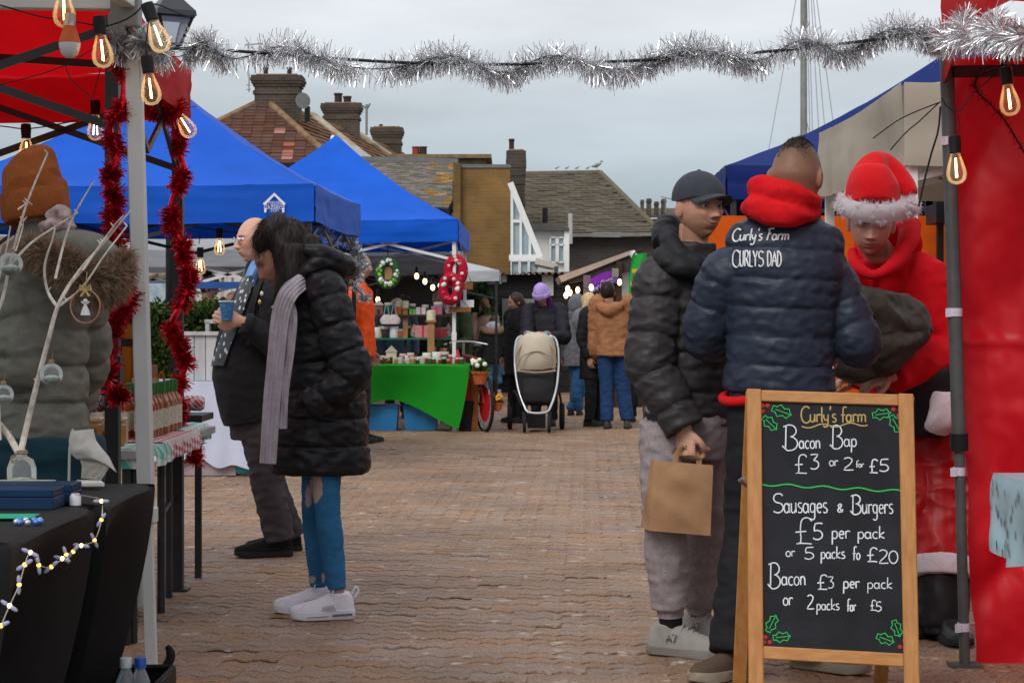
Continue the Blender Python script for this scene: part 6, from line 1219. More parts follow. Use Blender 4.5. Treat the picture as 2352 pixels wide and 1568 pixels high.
hp_ = thing('hoop_ornament', 'copper hoop ornament with white angel hanging from the twigs', 'ornament', P(196, 745, td-.03)); c = P(196, 704, td-.03)
mb = MB(); mb.tube([c+V((.041*math.cos(a), 0, .046*math.sin(a))) for a in np.linspace(0, 2*PI, 33)], .0022, 8, caps=False); mb.build('hoop', mat('copper', (.45, .22, .14), metal=.6, rough=.4), hp_)
mb = MB(); mb.lathe([(.014, -.02), (.011, -.008), (.004, .008), (.003, .012)], 12, c+V((0, 0, -.004))); mb.ell(c+V((0, 0, .015)), .007, n=10, m=8); mb.tube([c+V((-.012, 0, .014)), c+V((0, 0, .006)), c+V((.012, 0, .014))], [.002, .004, .002], 6); mb.build('angel', mat('white_porcelain', (.75, .74, .72)), hp_)
mb = MB(); 
for sg_ in (-1, 1): mb.tube([c+V((0, 0, .047)), c+V((sg_*.014, -.004, .058)), c+V((sg_*.016, -.004, .046)), c+V((0, 0, .046))], [.002, .005, .005, .002], 6); mb.tube([c+V((0, 0, .046)), c+V((sg_*.012, -.004, .028))], [.003, .004], 6)
mb.tube([c+V((0, 0, .046)), P(200, 625, td-.02)], .0012, 5); mb.build('gold_bow', mat('gold_ribbon', (.55, .40, .16), rough=.5), hp_)
# things on the black tables
ws_ = tag(MB().build('x', m_oak) if False else (lambda mb: mb.build('wood_slice', [mat('bark_orange', (.33, .14, .05), var=.4, vs=30), mat('bark_top', (.55, .5, .42), var=.3, vs=30)], org=P(30, 1120, 5.25)))(MB().box(P(28, 1122, 5.25), (.215, .16, .03)).box(P(28, 1109, 5.25), (.205, .15, .006), mi=1)), 'thick wooden slice under the twig bottle on the black table', 'wood slice')
for (x0, x1, y0, y1, dd, lb) in ((-60, 165, 1137, 1172, 5.0, 'farther navy blue jewellery box on the black table'), (-60, 123, 1158, 1198, 4.85, 'nearer navy blue jewellery box on the black table')):
    a, b = P(x0, y0, dd), P(x1, y1, dd); z0 = .742; t = thing('jewellery_box', lb, 'box', ((a.x+b.x)/2, dd+.06, z0), 'navy jewellery boxes'); h_ = .052
    mb = MB(); mb.box(((a.x+b.x)/2, dd+.06, z0+h_*.3), (b.x-a.x, .12, h_*.58)); mb.build('base', mat('navy_card', (.006, .030, .075), rough=.5), t, smooth=0, bevel=.002); mb = MB(); mb.box(((a.x+b.x)/2, dd+.06, z0+h_*.8), (b.x-a.x-.002, .118, h_*.38)); mb.build('lid', mat('navy_card', (.006, .030, .075)), t, smooth=0, bevel=.002)
mb = MB(); mb.box(P(20, 1206, 4.62)+V((0, 0, 0)), (.13, .09, .003)); o = mb.build('green_card', mat('green_card', (.02, .35, .2)), org=P(20, 1206, 4.62)); o.location.z = .75; tag(o, 'small green card lying before the navy boxes', 'card')
jw = thing('bracelet', 'glittering bead bracelet lying at the left edge of the black table', 'bracelet', (-1.13, 4.42, .744))
for k in range(9): mb = MB(); a = k/9*2*PI; mb.ell((-1.135+.028*math.cos(a), 4.5+.03*math.sin(a), .75), .0075, n=10, m=8); mb.build('bead', mat('crystal', (.55, .6, .75), rough=.1, metal=.5) if k % 2 else mat('crystal_blue', (.1, .25, .7), rough=.1, metal=.4), jw)
# white paper display hood on a rod
pd = thing('paper_display', 'folded white paper display sheet on a thin rod, back of black table', 'display', P(205, 1108, 5.55)); dd = 5.55; m_pap = mat('white_paper', (.56, .54, .50), rough=.7, var=.12, vs=20, bump=.3, bs=30)
mb = MB(); mb.tube([P(158, 1113, dd), P(160, 1030, dd), P(168, 985, dd)], .004, 6); mb.build('rod', mat('rod_grey', (.5, .5, .48)), pd)
def sheet(rows, name, m, n=10, bulge=.03):
    mb = MB(); k = len(rows)
    def f(u, v):
        i = min(int(v*(k-1)), k-2); t = v*(k-1)-i; a, b = rows[i], rows[i+1]; x0, y0, x1, y1 = [a[q]*(1-t)+b[q]*t for q in range(4)]
        return P(x0+(x1-x0)*u, y0+(y1-y0)*u, dd-bulge*math.sin(PI*u)*math.sin(PI*(.2+.7*v))+.004*noise.noise(V((u*5, v*5, 1))))
    mb.grid(f, 16, 16); mb.grid(lambda u, v: f(u, v)+V((0, .002, 0)), 16, 16); return mb.build(name, m, pd, smooth=60)
sheet([(162, 990, 214, 984), (158, 1010, 220, 1010), (159, 1040, 228, 1022), (178, 1055, 250, 1048), (225, 1050, 268, 1085)], 'hood_sheet', m_pap); sheet([(180, 1045, 236, 1040), (188, 1070, 256, 1066), (186, 1098, 232, 1102)], 'inner_sheet', mat('cream_paper', (.42, .40, .33), rough=.8), bulge=.0)
mb = MB(); mb.prism([P(165, 1116, 5.45), P(178, 1108, 5.5), P(232, 1109, 5.5), P(240, 1116, 5.45)], (0, 0, .008)); o = mb.build('paper_base', m_pap, pd, smooth=0)
mb = MB(); mb.lathe([(0, 0), (.015, 0), (.015, .022), (.010, .03), (0, .03)], 14, V((-1.135, 4.98, .742))); o = mb.build('ring_stand', mat('white_plastic', (.72, .70, .74)), org=(-1.135, 4.98, .742)); tag(o, 'small white ring stand at the corner of the navy boxes', 'ring stand')
# fairy lights on the cloth edge
fl = thing('fairy_lights', 'warm fairy lights with pale petals trailing over the black cloth', 'string lights', (-1.06, 4.8, .6)); seq = [(170, 1135), (205, 1140), (233, 1150), (233, 1193), (217, 1240), (187, 1252), (168, 1266), (152, 1273), (143, 1282), (118, 1301), (89, 1297), (70, 1268), (57, 1296), (44, 1342), (22, 1390), (2, 1436), (-15, 1470)]
def xs(x, y): dq = 1.05*F/(CX-x); return P(x, y, dq)
pp = [xs(*q) for q in seq]; mb = MB(); mb.tube(pp, .0012, 6, step=.02); mb.build('wire', mat('silver_wire2', (.55, .52, .45), metal=.6, rough=.4), fl)
m_ptl = mat('petal_plastic', (.42, .46, .66), rough=.3, alpha=.8)
for i, p in enumerate(pp[2:-1]):
    mb = MB(); mb.ell(p, .0048, n=10, m=8); l_ = mb.build('lamp', m_fil if i % 3 else m_filw, fl)
    mb = MB()
    for sg_ in (-1, 1): mb.ell(p+V((sg_*.011*math.cos(i), -.003, sg_*.011*math.sin(i))), (.010, .002, .0045), Matrix.Rotation(-i, 3, 'Y'), 8, 6)
    mb.build('petals', m_ptl, l_)
# crate with bottles by the white leg, strap
ck = thing('plastic_crate', 'black plastic crate on the ground by the white leg', 'crate', (-1.16, 5.55, 0)); mb = MB()
for (c, s_) in (((-1.16, 5.55, .01), (.30, .36, .02)), ((-1.31, 5.55, .1), (.012, .36, .18)), ((-1.01, 5.55, .1), (.012, .36, .18)), ((-1.16, 5.37, .1), (.29, .012, .18)), ((-1.16, 5.73, .1), (.29, .012, .18))): mb.box(c, s_)
mb.build('shell', m_black, ck, smooth=0, bevel=.003)
mb = MB(); mb.tube([(-1.31, 5.4, .19), (-1.01, 5.4, .19), (-1.01, 5.7, .19), (-1.31, 5.7, .19), (-1.31, 5.4, .19)], .01, 6); mb.build('rim', m_black, ck)
def pet(x, lb, capc, cname):
    d_ = 5.47; p = V(((x-CX)/F*d_, d_, .022)); t = thing('plastic_bottle', lb, 'bottle', p)
    mb = MB(); mb.lathe([(.030, 0), (.032, .01), (.032, .14), (.028, .17), (.014, .205), (.013, .215)], 20, p); mb.build('bottle', glass('pet_clear', (.85, .9, .92), .8), t, smooth=60); mb = MB(); mb.lathe([(.0175, .21), (.0175, .236), (.016, .238)], 20, p); mb.build('cap', mat(cname, capc, rough=.4), t)
    mb = MB(); mb.lathe([(.029, .004), (.030, .11)], 20, p); mb.build('water', glass('water_tint', (.8, .88, .9), .6), t)
pet(289, 'clear bottle with white cap in the black crate', (.62, .68, .66), 'white_cap'); pet(322, 'clear bottle with blue cap in the black crate', (.01, .10, .5), 'blue_cap')
st = MB(); st.tube([V((G(362, 6.2).x, 6.2, .01)), P(372, 1560, 6.2), P(379, 1535, 6.2), P(391, 1512, 6.2), P(391, 1495, 6.2), P(383, 1482, 6.2)], [(.012, .004), (.014, .005), (.014, .005), (.015, .005), (.014, .005), (.008, .004)], 10, ref=(1, 0, 0), step=.012); o = st.build('webbing_strap', m_black, org=G(370, 6.2)); tag(o, 'black curled strap standing up beside the white leg foot', 'strap')
# ================================================================== LEFT: BOTTLE STALL
def gingham(name, c1, sc=28., axis=0):
    m = mat(name, c1, rough=.8, var=.02); t = m.node_tree; b = t.nodes['Principled BSDF']; tcn = t.nodes.new('ShaderNodeTexCoord'); sp = t.nodes.new('ShaderNodeSeparateXYZ'); t.links.new(tcn.outputs['Object'], sp.inputs[0]); fs = []
    ad = t.nodes.new('ShaderNodeMath'); t.links.new(sp.outputs[0], ad.inputs[0]); t.links.new(sp.outputs[2], ad.inputs[1])
    for src in (ad.outputs[0], sp.outputs[1]):
        a = t.nodes.new('ShaderNodeMath'); a.operation = 'MULTIPLY'; a.inputs[1].default_value = sc; t.links.new(src, a.inputs[0]); f = t.nodes.new('ShaderNodeMath'); f.operation = 'FRACT'; t.links.new(a.outputs[0], f.inputs[0]); g_ = t.nodes.new('ShaderNodeMath'); g_.operation = 'GREATER_THAN'; g_.inputs[1].default_value = .5; t.links.new(f.outputs[0], g_.inputs[0]); fs.append(g_)
    s2 = t.nodes.new('ShaderNodeMath'); s2.operation = 'ADD'; t.links.new(fs[0].outputs[0], s2.inputs[0]); t.links.new(fs[1].outputs[0], s2.inputs[1]); h_ = t.nodes.new('ShaderNodeMath'); h_.operation = 'MULTIPLY'; h_.inputs[1].default_value = .5; t.links.new(s2.outputs[0], h_.inputs[0])
    mx = t.nodes.new('ShaderNodeMix'); mx.data_type = 'RGBA'; t.links.new(h_.outputs[0], mx.inputs[0]); mx.inputs[6].default_value = (.70, .72, .72, 1); mx.inputs[7].default_value = (*c1, 1); t.links.new(mx.outputs[2], b.inputs['Base Color']); return m
bt_ = thing('bottle_stall_table', 'trestle table in green and red gingham, loaded with bottles', 'table', (-1.9, 8, 0))
mb = MB(); mb.box((-1.86, 8.0, .72), (.98, 1.7, .03)); mb.build('table_top', mat('table_grey', (.3, .3, .3)), bt_, smooth=0)
def cloth_piece(x0, x1, d0, d1, z, m, nm='gingham_cloth', drop=.075, side=True, front=False):
    mb = MB(); N = 26
    def f(u, v):
        y = d0+(d1-d0)*v; L = (x1-x0); s_ = u*(L+drop)
        if s_ <= L-.02: p = V((x0+s_, y, z))
        elif s_ < L+.02: a = (s_-L+.02)/.04*PI/2; p = V((x1-.02+.022*math.sin(a), y, z-.022*(1-math.cos(a))))
        else: p = V((x1+.004+.008*math.sin(y*30), y, z-.02-(s_-L-.02)))
        return p
    mb.grid(f, N, 20)
    if front: mb.grid(lambda u, v: V((x0+(x1-x0)*u, d0-.003-.008*math.sin(u*20)*v, z-.001-v*drop)), 20, 6)
    return mb.build(nm, m, bt_, smooth=50)
m_gg = gingham('green_gingham', (.10, .42, .33), 14); m_rg = gingham('red_gingham', (.55, .03, .06), 30)
cloth_piece(-2.4, -1.345, 7.18, 7.55, .742, m_gg, front=True); cloth_piece(-2.4, -1.352, 7.5, 8.35, .747, m_rg); cloth_piece(-2.4, -1.40, 8.25, 8.85, .752, m_gg)
for (x, dd) in ((290, 7.22), (306, 7.26), (370, 8.0), (388, 8.45), (402, 8.9)): q = G(x, dd); mb = MB(); mb.tube([q+V((0, 0, .003)), q+V((.0, 0, .71))], .0165, 10); mb.build('leg', m_dark_fr, bt_)
mb = MB(); mb.bar(G(372, 8.0)+V((0, 0, .42)), G(402, 8.9)+V((0, 0, .42)), .02); mb.build('brace', m_dark_fr, bt_, smooth=0)
def make_bottle(nm, lb, gc, cap, h=.215, r=.034):
    t = thing(nm, lb, 'bottle', (0, 0, -50), None); o_ = V((0, 0, -50)); mb = MB(); mb.lathe([(r*.9, 0), (r, .006), (r, h*.55), (r*.8, h*.66), (r*.36, h*.76), (r*.33, h*.92)], 18, o_); mb.build('glass', gc, t, smooth=50)
    mb = MB(); mb.lathe([(r*.42, h*.78), (r*.44, h*.80), (r*.44, h), (r*.3, h*1.003)], 14, o_); mb.build('capsule', cap, t); mb = MB(); mb.lathe([(r*1.012, h*.14), (r*1.012, h*.5)], 18, o_); mb.build('label', mat('cream_label', (.58, .55, .44), var=.25, vs=90), t, smooth=50); return t
m_amber = mat('amber_spirit', (.30, .075, .012), rough=.08, var=.1, coat=.5); m_sloe = mat('dark_sloe', (.035, .006, .010), rough=.08, var=.1, coat=.5)
m_cg = mat('green_capsule', (.02, .16, .03), rough=.35); m_cr = mat('burgundy_capsule', (.14, .008, .02), rough=.35); m_ck = mat('cork_gold', (.40, .27, .12), rough=.6); m_cb = mat('black_capsule', (.015, .012, .03), rough=.35)
kinds = [make_bottle('spirit_bottle', 'amber spirit bottle with green capsule in the long row', m_amber, m_cg), make_bottle('spirit_bottle', 'dark sloe gin bottle with burgundy capsule beside the near leg', m_sloe, m_cr), make_bottle('spirit_bottle', 'amber bottle with cork stopper at the back of the table', m_amber, m_ck), make_bottle('spirit_bottle', 'dark bottle with black capsule behind the honey jars', m_sloe, m_cb)]
spots = [(0, -1.47, 7.62+.088*k) for k in range(9)]+[(0, -1.56, 7.66+.09*k) for k in range(6)]+[(1, -1.70-.085*k, 7.50) for k in range(2)]+[(1, -1.66-.085*k, 7.62) for k in range(4)]+[(3, -1.64-.08*k, 7.74) for k in range(4)]+[(2, -1.50-.085*k, 8.5) for k in range(4)]+[(2, -1.62-.085*k, 7.92) for k in range(3)]
first = set()
for k, x, y in spots:
    p = (x+random.gauss(0, .004), y+random.gauss(0, .004), .752)
    if k not in first: o = kinds[k]; o.location = p; first.add(k)
    else: o = copy_thing(kinds[k], p)
    o.rotation_euler.z = random.uniform(0, 6); o['group'] = 'bottles on the gingham stall: '+['green capsule', 'burgundy capsule', 'cork', 'black capsule'][k]
jr = None
for i, x in enumerate((-1.51, -1.60, -1.69, -1.78)):
    p = V((x, 7.32, .745))
    if jr is None:
        jr = thing('honey_jar', 'squat honey jar with pale lid at the near table edge', 'jar', p, 'honey jars'); mb = MB(); mb.box(p+V((0, 0, .045)), (.078, .07, .09)); mb.build('jar', mat('honey', (.36, .17, .05), rough=.1, var=.2, vs=30, coat=.5), jr, smooth=30, bevel=.012); mb = MB(); mb.box(p+V((0, 0, .1)), (.074, .068, .016)); mb.build('lid', mat('pale_gold_lid', (.5, .42, .3), rough=.35, metal=.4), jr, smooth=30, bevel=.005); mb = MB(); mb.box(p+V((.002, -.0355, .045)), (.04, .002, .05)); mb.build('label', mat('brown_label', (.16, .10, .05), var=.4, vs=80), jr, smooth=0)
    else: copy_thing(jr, p)
brl = thing('wooden_barrel', 'small orange pine barrel with dark hoops behind the bottles', 'barrel', G(268, 8.72)); c = G(268, 8.72)+V((0, 0, .754))
for k in range(18):
    a = k/18*2*PI; mb = MB(); mb.tube([c+V((rr*math.cos(a), rr*math.sin(a), z)) for rr, z in ((.115, 0), (.137, .14), (.142, .27), (.137, .40), (.118, .54))], [(.0235, .009)]*5, 8, ref=(-math.sin(a), math.cos(a), 0), step=.03); mb.build('stave', mat('barrel_pine', (.36, .125, .025), rough=.55, var=.3, vs=8, stretch=(5, 5, .6), rnd=.15), brl)
for z, r_ in ((.1, .143), (.37, .150), (.47, .140)): mb = MB(); mb.lathe([(r_, z-.016), (r_+.003, z-.016), (r_+.002, z+.016), (r_-.001, z+.016)], 30, c); mb.build('hoop', m_black, brl)
mb = MB(); mb.lathe([(0, .52), (.112, .52)], 20, c); mb.build('head', mat('barrel_pine', (.36, .125, .025)), brl)
mb = MB(); a = P(345, 828, 8.62); mb.box((a.x, 8.62, .752+.135), (.05, .10, .27)); o = mb.build('cardboard_box', mat('cardboard', (.34, .19, .10), rough=.8), org=(a.x, 8.62, .752), smooth=0, bevel=.002); tag(o, 'tall brown cardboard box behind the white leg', 'box')
gbg = thing('gift_bag', 'small kraft gift bag with orange cord handles among the bottles', 'bag', G(388, 8.68)); c = G(386, 8.68)+V((0, 0, .753)); mb = MB(); mb.box(c+V((0, 0, .08)), (.085, .05, .16)); mb.build('bag', mat('kraft_pale', (.45, .32, .22), rough=.8), gbg, smooth=0); mb = MB()
for dx in (-.03, .03): mb.tube([c+V((dx-.012, -.02, .15)), c+V((dx-.012, -.02, .21)), c+V((dx+.006, -.02, .235)), c+V((dx+.016, -.02, .2)), c+V((dx+.016, -.02, .15))], .006, 8, step=.01)
mb.build('cord_handle', mat('orange_cord', (.55, .16, .02), rough=.5), gbg)
for (x, y, c_, lb) in ((460, 926, (.55, .05, .08), 'red gingham roll at the far end of the bottle stall'), (426, 938, (.12, .45, .36), 'mint gingham roll at the far end of the bottle stall')):
    p = P(x, y, 9.0); mb = MB(); mb.tube([p+V((-.18, .1, 0)), p, p+V((.018, 0, 0))], [.036, .036, .026], 16); o = mb.build('cloth_roll', gingham('gingham_'+lb[:4].strip(), c_, 40), org=p); tag(o, lb, 'cloth')
rw = thing('trestle_bench', 'black trestle bench carrying the gingham cloth rolls beyond the bottle stall', 'bench', (-1.65, 9.1, 0))
mb = MB(); mb.box((-1.72, 9.1, P(0, 950, 9.0).z-.02), (.55, .35, .03)); mb.build('bench_top', m_dark_fr, rw, smooth=0)
for x in (-1.95, -1.49): mb = MB(); mb.bar((x, 9.1, .003), (x, 9.1, .74), .03); mb.build('leg', m_dark_fr, rw, smooth=0)
bx = thing('storage_tub', 'clear plastic storage tub under the bottle table', 'tub', (-1.68, 7.9, 0)); mb = MB(); mb.box((-1.68, 7.9, .16), (.26, .4, .3)); mb.build('tub', mat('milky_plastic', (.42, .46, .50), rough=.3, var=.2, vs=4), bx, smooth=0, bevel=.02); mb = MB(); mb.box((-1.68, 7.9, .32), (.29, .43, .03)); mb.build('lid', mat('blue_lid', (.04, .14, .36), rough=.4), bx, smooth=0, bevel=.008)
# ================================================================== RIGHT: RED STALL
g9 = gazebo('red_gazebo', 'red gazebo with crumpled side wall at the right edge', (1.53, 3.9), (4.3, 3.9), (4.3, 6.78), (1.53, 6.78), 2.36, 2.05, 3.1, m_redc, m_dark_fr, legs=(1, 2), seed=31, valance=(0, 1, 3), ripple=.03, truss=False, lift=.17)
m_pole = mat('grey_pole', (.075, .078, .078), rough=.45, var=.15, vs=20)
pt_, pm_, pb_ = P(2176, 190, 6.77), P(2203, 1015, 6.77), P(2216, 1530, 6.77)
mb = MB(); mb.tube([pt_+(pt_-pm_)*.12, pt_, pm_], .0255, 14); mb.build('leg', m_pole, g9); mb = MB(); mb.tube([pm_, pb_], .019, 12); mb.box(V((pb_.x, 6.77, .006)), (.11, .09, .01)); mb.build('inner_leg', m_pole, g9)
mb = MB(); mb.tube([pm_+(pm_-pb_).normalized()*.03, pm_-(pm_-pb_).normalized()*.03], .032, 14); mb.build('leg_clamp', m_black, g9)
for y in (325, 718, 1083, 1440):
    t = (y-190)/(1530-190); c = pt_.lerp(pb_, t); mb = MB(); r_ = .029 if y < 1000 else .0225; mb.tube([c+V((0, 0, .016)), c-V((0, 0, .013))], r_, 14); mb.box(c+V((-.024, -.02, 0)), (.022, .004, .03)); mb.build('tape', mat('white_tape', (.62, .58, .68), rough=.6), g9)
def wall(u, v):
    z = 2.16*(1-v)+.0*v; x = 1.585+u*1.5; n = .06*noise.noise(V((u*3.2, v*1.4, 4)))+.035*(1-2*abs(noise.noise(V((u*5+v*3.5, v*3.2-u*2, 9)))))+.010*(1-2*abs(noise.noise(V((u*13-v*6, v*9+u*4, 2)))))+.004*noise.noise(V((u*40, v*40, 5)))
    crease = -.012*math.exp(-((v-.47)/.006)**2)
    return V((x-.02*(1-v)+.035*noise.noise(V((v*5, 1, 1)))*(1-u)+.07*v*v*(1-u), 6.82+n+crease-.28*max(0, v-.55)*u*2-.05*u, z))
wl = MB(); wl.grid(wall, 90, 130); wl.build('side_wall', mat('red_pvc', (.66, .004, .014), rough=.42, var=.05, vs=3, transl=.2, spec=.4), g9, smooth=180, recalc=False)
mb = MB(); mb.bar(P(2190, 165, 6.75), P(2190, 160, 6.75)+V((1.6, 0, .02)), .03, .04); mb.build('cross_bar', m_dark_fr, g9, smooth=0)
gr_ = thing('dark_garland', 'unlit dark twig garland drooping on the red wall', 'garland', P(2270, 190, 6.68)); mb = MB(); gp = [P(x, y, 6.7) for x, y in ((2352, 90), (2300, 150), (2250, 172), (2240, 205), (2270, 235), (2310, 280), (2352, 350))]; mb.tube(gp, .003, 6, step=.02); cp = catmull([tuple(p) for p in gp], np.linspace(0, 6, 260))
for p in cp: mb.strand(V(p), V((random.gauss(0, 1), random.gauss(0, .4), random.gauss(0, 1))), random.uniform(.012, .03), .003, .3)
mb.build('twigs', mat('dark_twig', (.05, .008, .006)), gr_, smooth=0)
rt = thing('side_table', 'table with pale blue printed cloth at the right edge', 'table', (2.0, 5.75, 0)); m_lb = mat('pale_blue_oilcloth', (.32, .46, .52), rough=.45, var=.08, vs=6)
def rtc(u, v):
    per = [(1.50, 5.98), (1.50, 5.35), (2.6, 5.35)]; s_ = u; a = V((1.50, 6.06, 0)); b = V((1.50, 5.35, 0)); 
    if u < .35: t = u/.35; p = V((1.515, 6.03, 0)).lerp(V((2.6, 6.03, 0)), 1-t); n_ = V((0, 1, 0))
    elif u < .65: t = (u-.35)/.3; p = V((1.515, 6.03, 0)).lerp(V((1.515, 5.35, 0)), t); n_ = V((-1, 0, 0))
    else: t = (u-.65)/.35; p = V((1.515, 5.35, 0)).lerp(V((2.6, 5.35, 0)), t); n_ = V((0, -1, 0))
    rip = .018*math.sin(u*70)*v+.008*noise.noise(V((u*30, v*3, 1))); z = .742-.25*v*(1+.12*noise.noise(V((u*12, 3, 1))))
    return p+n_*(.012*min(1, v*6)+rip*min(1, v*2))+V((0, 0, z-.012*(1-min(1, v*8))*0))
mb = MB(); mb.grid(rtc, 160, 14); mb.add([(1.515, 5.35, .7425), (2.6, 5.35, .7425), (2.6, 6.03, .7425), (1.515, 6.03, .7425)], [(0, 1, 2, 3)]); co_ = mb.build('tablecloth', m_lb, rt, smooth=40)
pr = MB()
for k in range(70):
    u = random.uniform(.3, .72); v = random.uniform(.1, .95); p = V(rtc(u, v)); q = V(rtc(u+.004, v)); n_ = V((-1, 0, 0)) if .35 < u < .65 else V((0, -1 if u > .5 else 1, 0)); a = random.uniform(-.5, .5)
    tdir = V((0, .2, 1)) if abs(n_.x) > .5 else V((.2, 0, 1)); pr.ribbon([p-tdir*.012+n_*.003, p+n_*.004, p+tdir*.012+n_*.003], .006, n_, .001)
pr.build('print', mat('feather_print', (.16, .12, .11), var=.4, vs=30), co_, smooth=0)
mb = MB(); mb.box((2.05, 5.69, .72), (1.06, .64, .03)); mb.build('table_top', mat('table_grey', (.3, .3, .3)), rt, smooth=0)
for x, y in ((1.82, 5.42), (1.82, 5.95), (2.5, 5.42), (2.5, 5.95)): mb = MB(); mb.bar((x, y, .003), (x, y, .7), .03); mb.build('leg', m_dark_fr, rt, smooth=0)
# orange wind break and dark interior under the cream gazebo
ob_ = thing('orange_windbreak', 'orange fabric windbreak glimpsed behind the men on the right', 'windbreak', (2.6, 12.6, 0)); mb = MB(); mb.grid(lambda u, v: V((1.18+u*2.84, 12.4+.04*noise.noise(V((u*6, v*3, 1))), 1.9-v*1.85)), 30, 14); mb.build('fabric', mat('orange_nylon', (.72, .11, .005), rough=.6, transl=.3), ob_, smooth=70)
for x in (1.2, 2.7, 4.0): mb = MB(); mb.bar((x, 12.45, .003), (x, 12.45, 2.1), .03); mb.build('post', m_dark_fr, ob_, smooth=0)
ds = thing('dark_interior', 'black bar put in for the dark interior and pale panel behind the man in the Santa hat', 'stall', (3.4, 11.9, 0)); mb = MB(); mb.box((3.3, 12.0, P(0, 485, 12).z), (1.35, .3, .16)); mb.build('dark_bar', m_black, ds, smooth=0); mb = MB(); mb.box((3.3, 12.05, P(0, 430, 12).z), (1.35, .2, .22)); mb.build('panel', mat('tan_panel', (.26, .2, .12)), ds, smooth=0)  # black bar stands in for the dark interior under the cream canopy
for x in (2.68, 3.92): mb = MB(); mb.bar((x, 12.0, .003), (x, 12.0, 2.15), .04); mb.build('post', m_dark_fr, ds, smooth=0)
# street lantern at top left
sl_ = thing('street_lamp', 'black lantern street lamp at the top left behind the tinsel', 'street lamp', G(392, 18.6)); dd = 18.6; lt = P(392, 0, dd); s_ = dd/F; b0 = G(392, dd)
mb = MB(); mb.lathe([(.09, 0), (.09, .5), (.06, .55), (.05, 1.5), (.042, P(0, 118, dd).z)], 14, b0); mb.build('post', m_black, sl_)
z1, z0 = P(0, 40, dd).z, P(0, 104, dd).z; R45 = Matrix.Rotation(.5, 3, 'Z'); ck_ = [R45 @ V((sx, sy, 0)) for sx, sy in ((-1, -1), (1, -1), (1, 1), (-1, 1))]; fr = MB()
for k in range(4): c = ck_[k]; fr.bar(b0+c*.17+V((0, 0, z1)), b0+c*.075+V((0, 0, z0)), .022); n_ = ck_[(k+1) % 4]; fr.bar(b0+c*.17+V((0, 0, z1)), b0+n_*.17+V((0, 0, z1)), .03); fr.bar(b0+c*.075+V((0, 0, z0)), b0+n_*.075+V((0, 0, z0)), .025)
fr.build('lantern_frame', m_black, sl_, smooth=0); gl2 = MB()
for k in range(4): c, n_ = ck_[k], ck_[(k+1) % 4]; gl2.add([b0+c*.165+V((0, 0, z1)), b0+n_*.165+V((0, 0, z1)), b0+n_*.072+V((0, 0, z0)), b0+c*.072+V((0, 0, z0))], [(0, 1, 2, 3)])
gl2.build('pane', glass('lantern_glass', (.8, .82, .85), .7, .2), sl_, smooth=0); mb = MB(); mb.lathe([(.28, z1), (.27, z1+.05), (.12, z1+.18), (.05, z1+.26), (0, z1+.3)], 4, b0, R45 @ Matrix.Rotation(PI/4, 3, 'Z')); mb.build('roof', mat('lantern_roof', (.03, .032, .04), rough=.4), sl_, smooth=0)
# ================================================================== BACKGROUND MARKET
gt = stretch_table('green_table', 'market table in bright green stretch cloth piled with candles and gifts', -2.25, -.468, 21.0, 21.75, .745, mat('green_spandex', (.010, .27, .016), rough=.7, var=.1, vs=3), hem=.32, pull=.08, taper=.13)
for (x0, x1, lb) in ((838, 914, 'blue storage crate under the green table, left one'), (926, 1006, 'blue storage crate under the green table, right one')):
    a, b = P(x0, 930, 21.3), P(x1, 988, 21.3); w = b.x-a.x; t = thing('storage_crate', lb, 'crate', ((a.x+b.x)/2, 21.5, 0)); mb = MB(); c = V(((a.x+b.x)/2, 21.5, 0))
    mb.add([c+V((sx*w*(.44 if z == 0 else .5), sy*(.17 if z == 0 else .2), z+.004)) for z in (0, .26) for sx, sy in ((-1, -1), (1, -1), (1, 1), (-1, 1))], [(3, 2, 1, 0), (0, 1, 5, 4), (1, 2, 6, 5), (2, 3, 7, 6), (3, 0, 4, 7)]); mb.build('tub', mat('blue_plastic', (.02, .20, .46), rough=.4), t, smooth=0); mb = MB(); mb.box(c+V((0, 0, .27)), (w*1.04, .43, .025)); mb.build('lid', mat('blue_plastic', (.02, .20, .46)), t, smooth=0, bevel=.006)
rk = thing('display_rack', 'dark display rack with two shelves on the green table', 'rack', (-1.35, 21.6, .75)); m_dw = mat('dark_wood', (.05, .028, .018), rough=.7, var=.3)
for x in (-1.72, -1.2, -.72): mb = MB(); mb.bar((x, 21.6, .75), (x, 21.6, 1.42), .025); mb.build('upright', m_dw, rk, smooth=0)
for z, c_ in ((1.02, (.02, .16, .10)), (1.28, (.05, .028, .018))): mb = MB(); mb.box((-1.22, 21.6, z), (1.1, .2, .02)); mb.build('shelf', mat('shelf_%d' % (z*100), c_, rough=.6), rk, smooth=0)
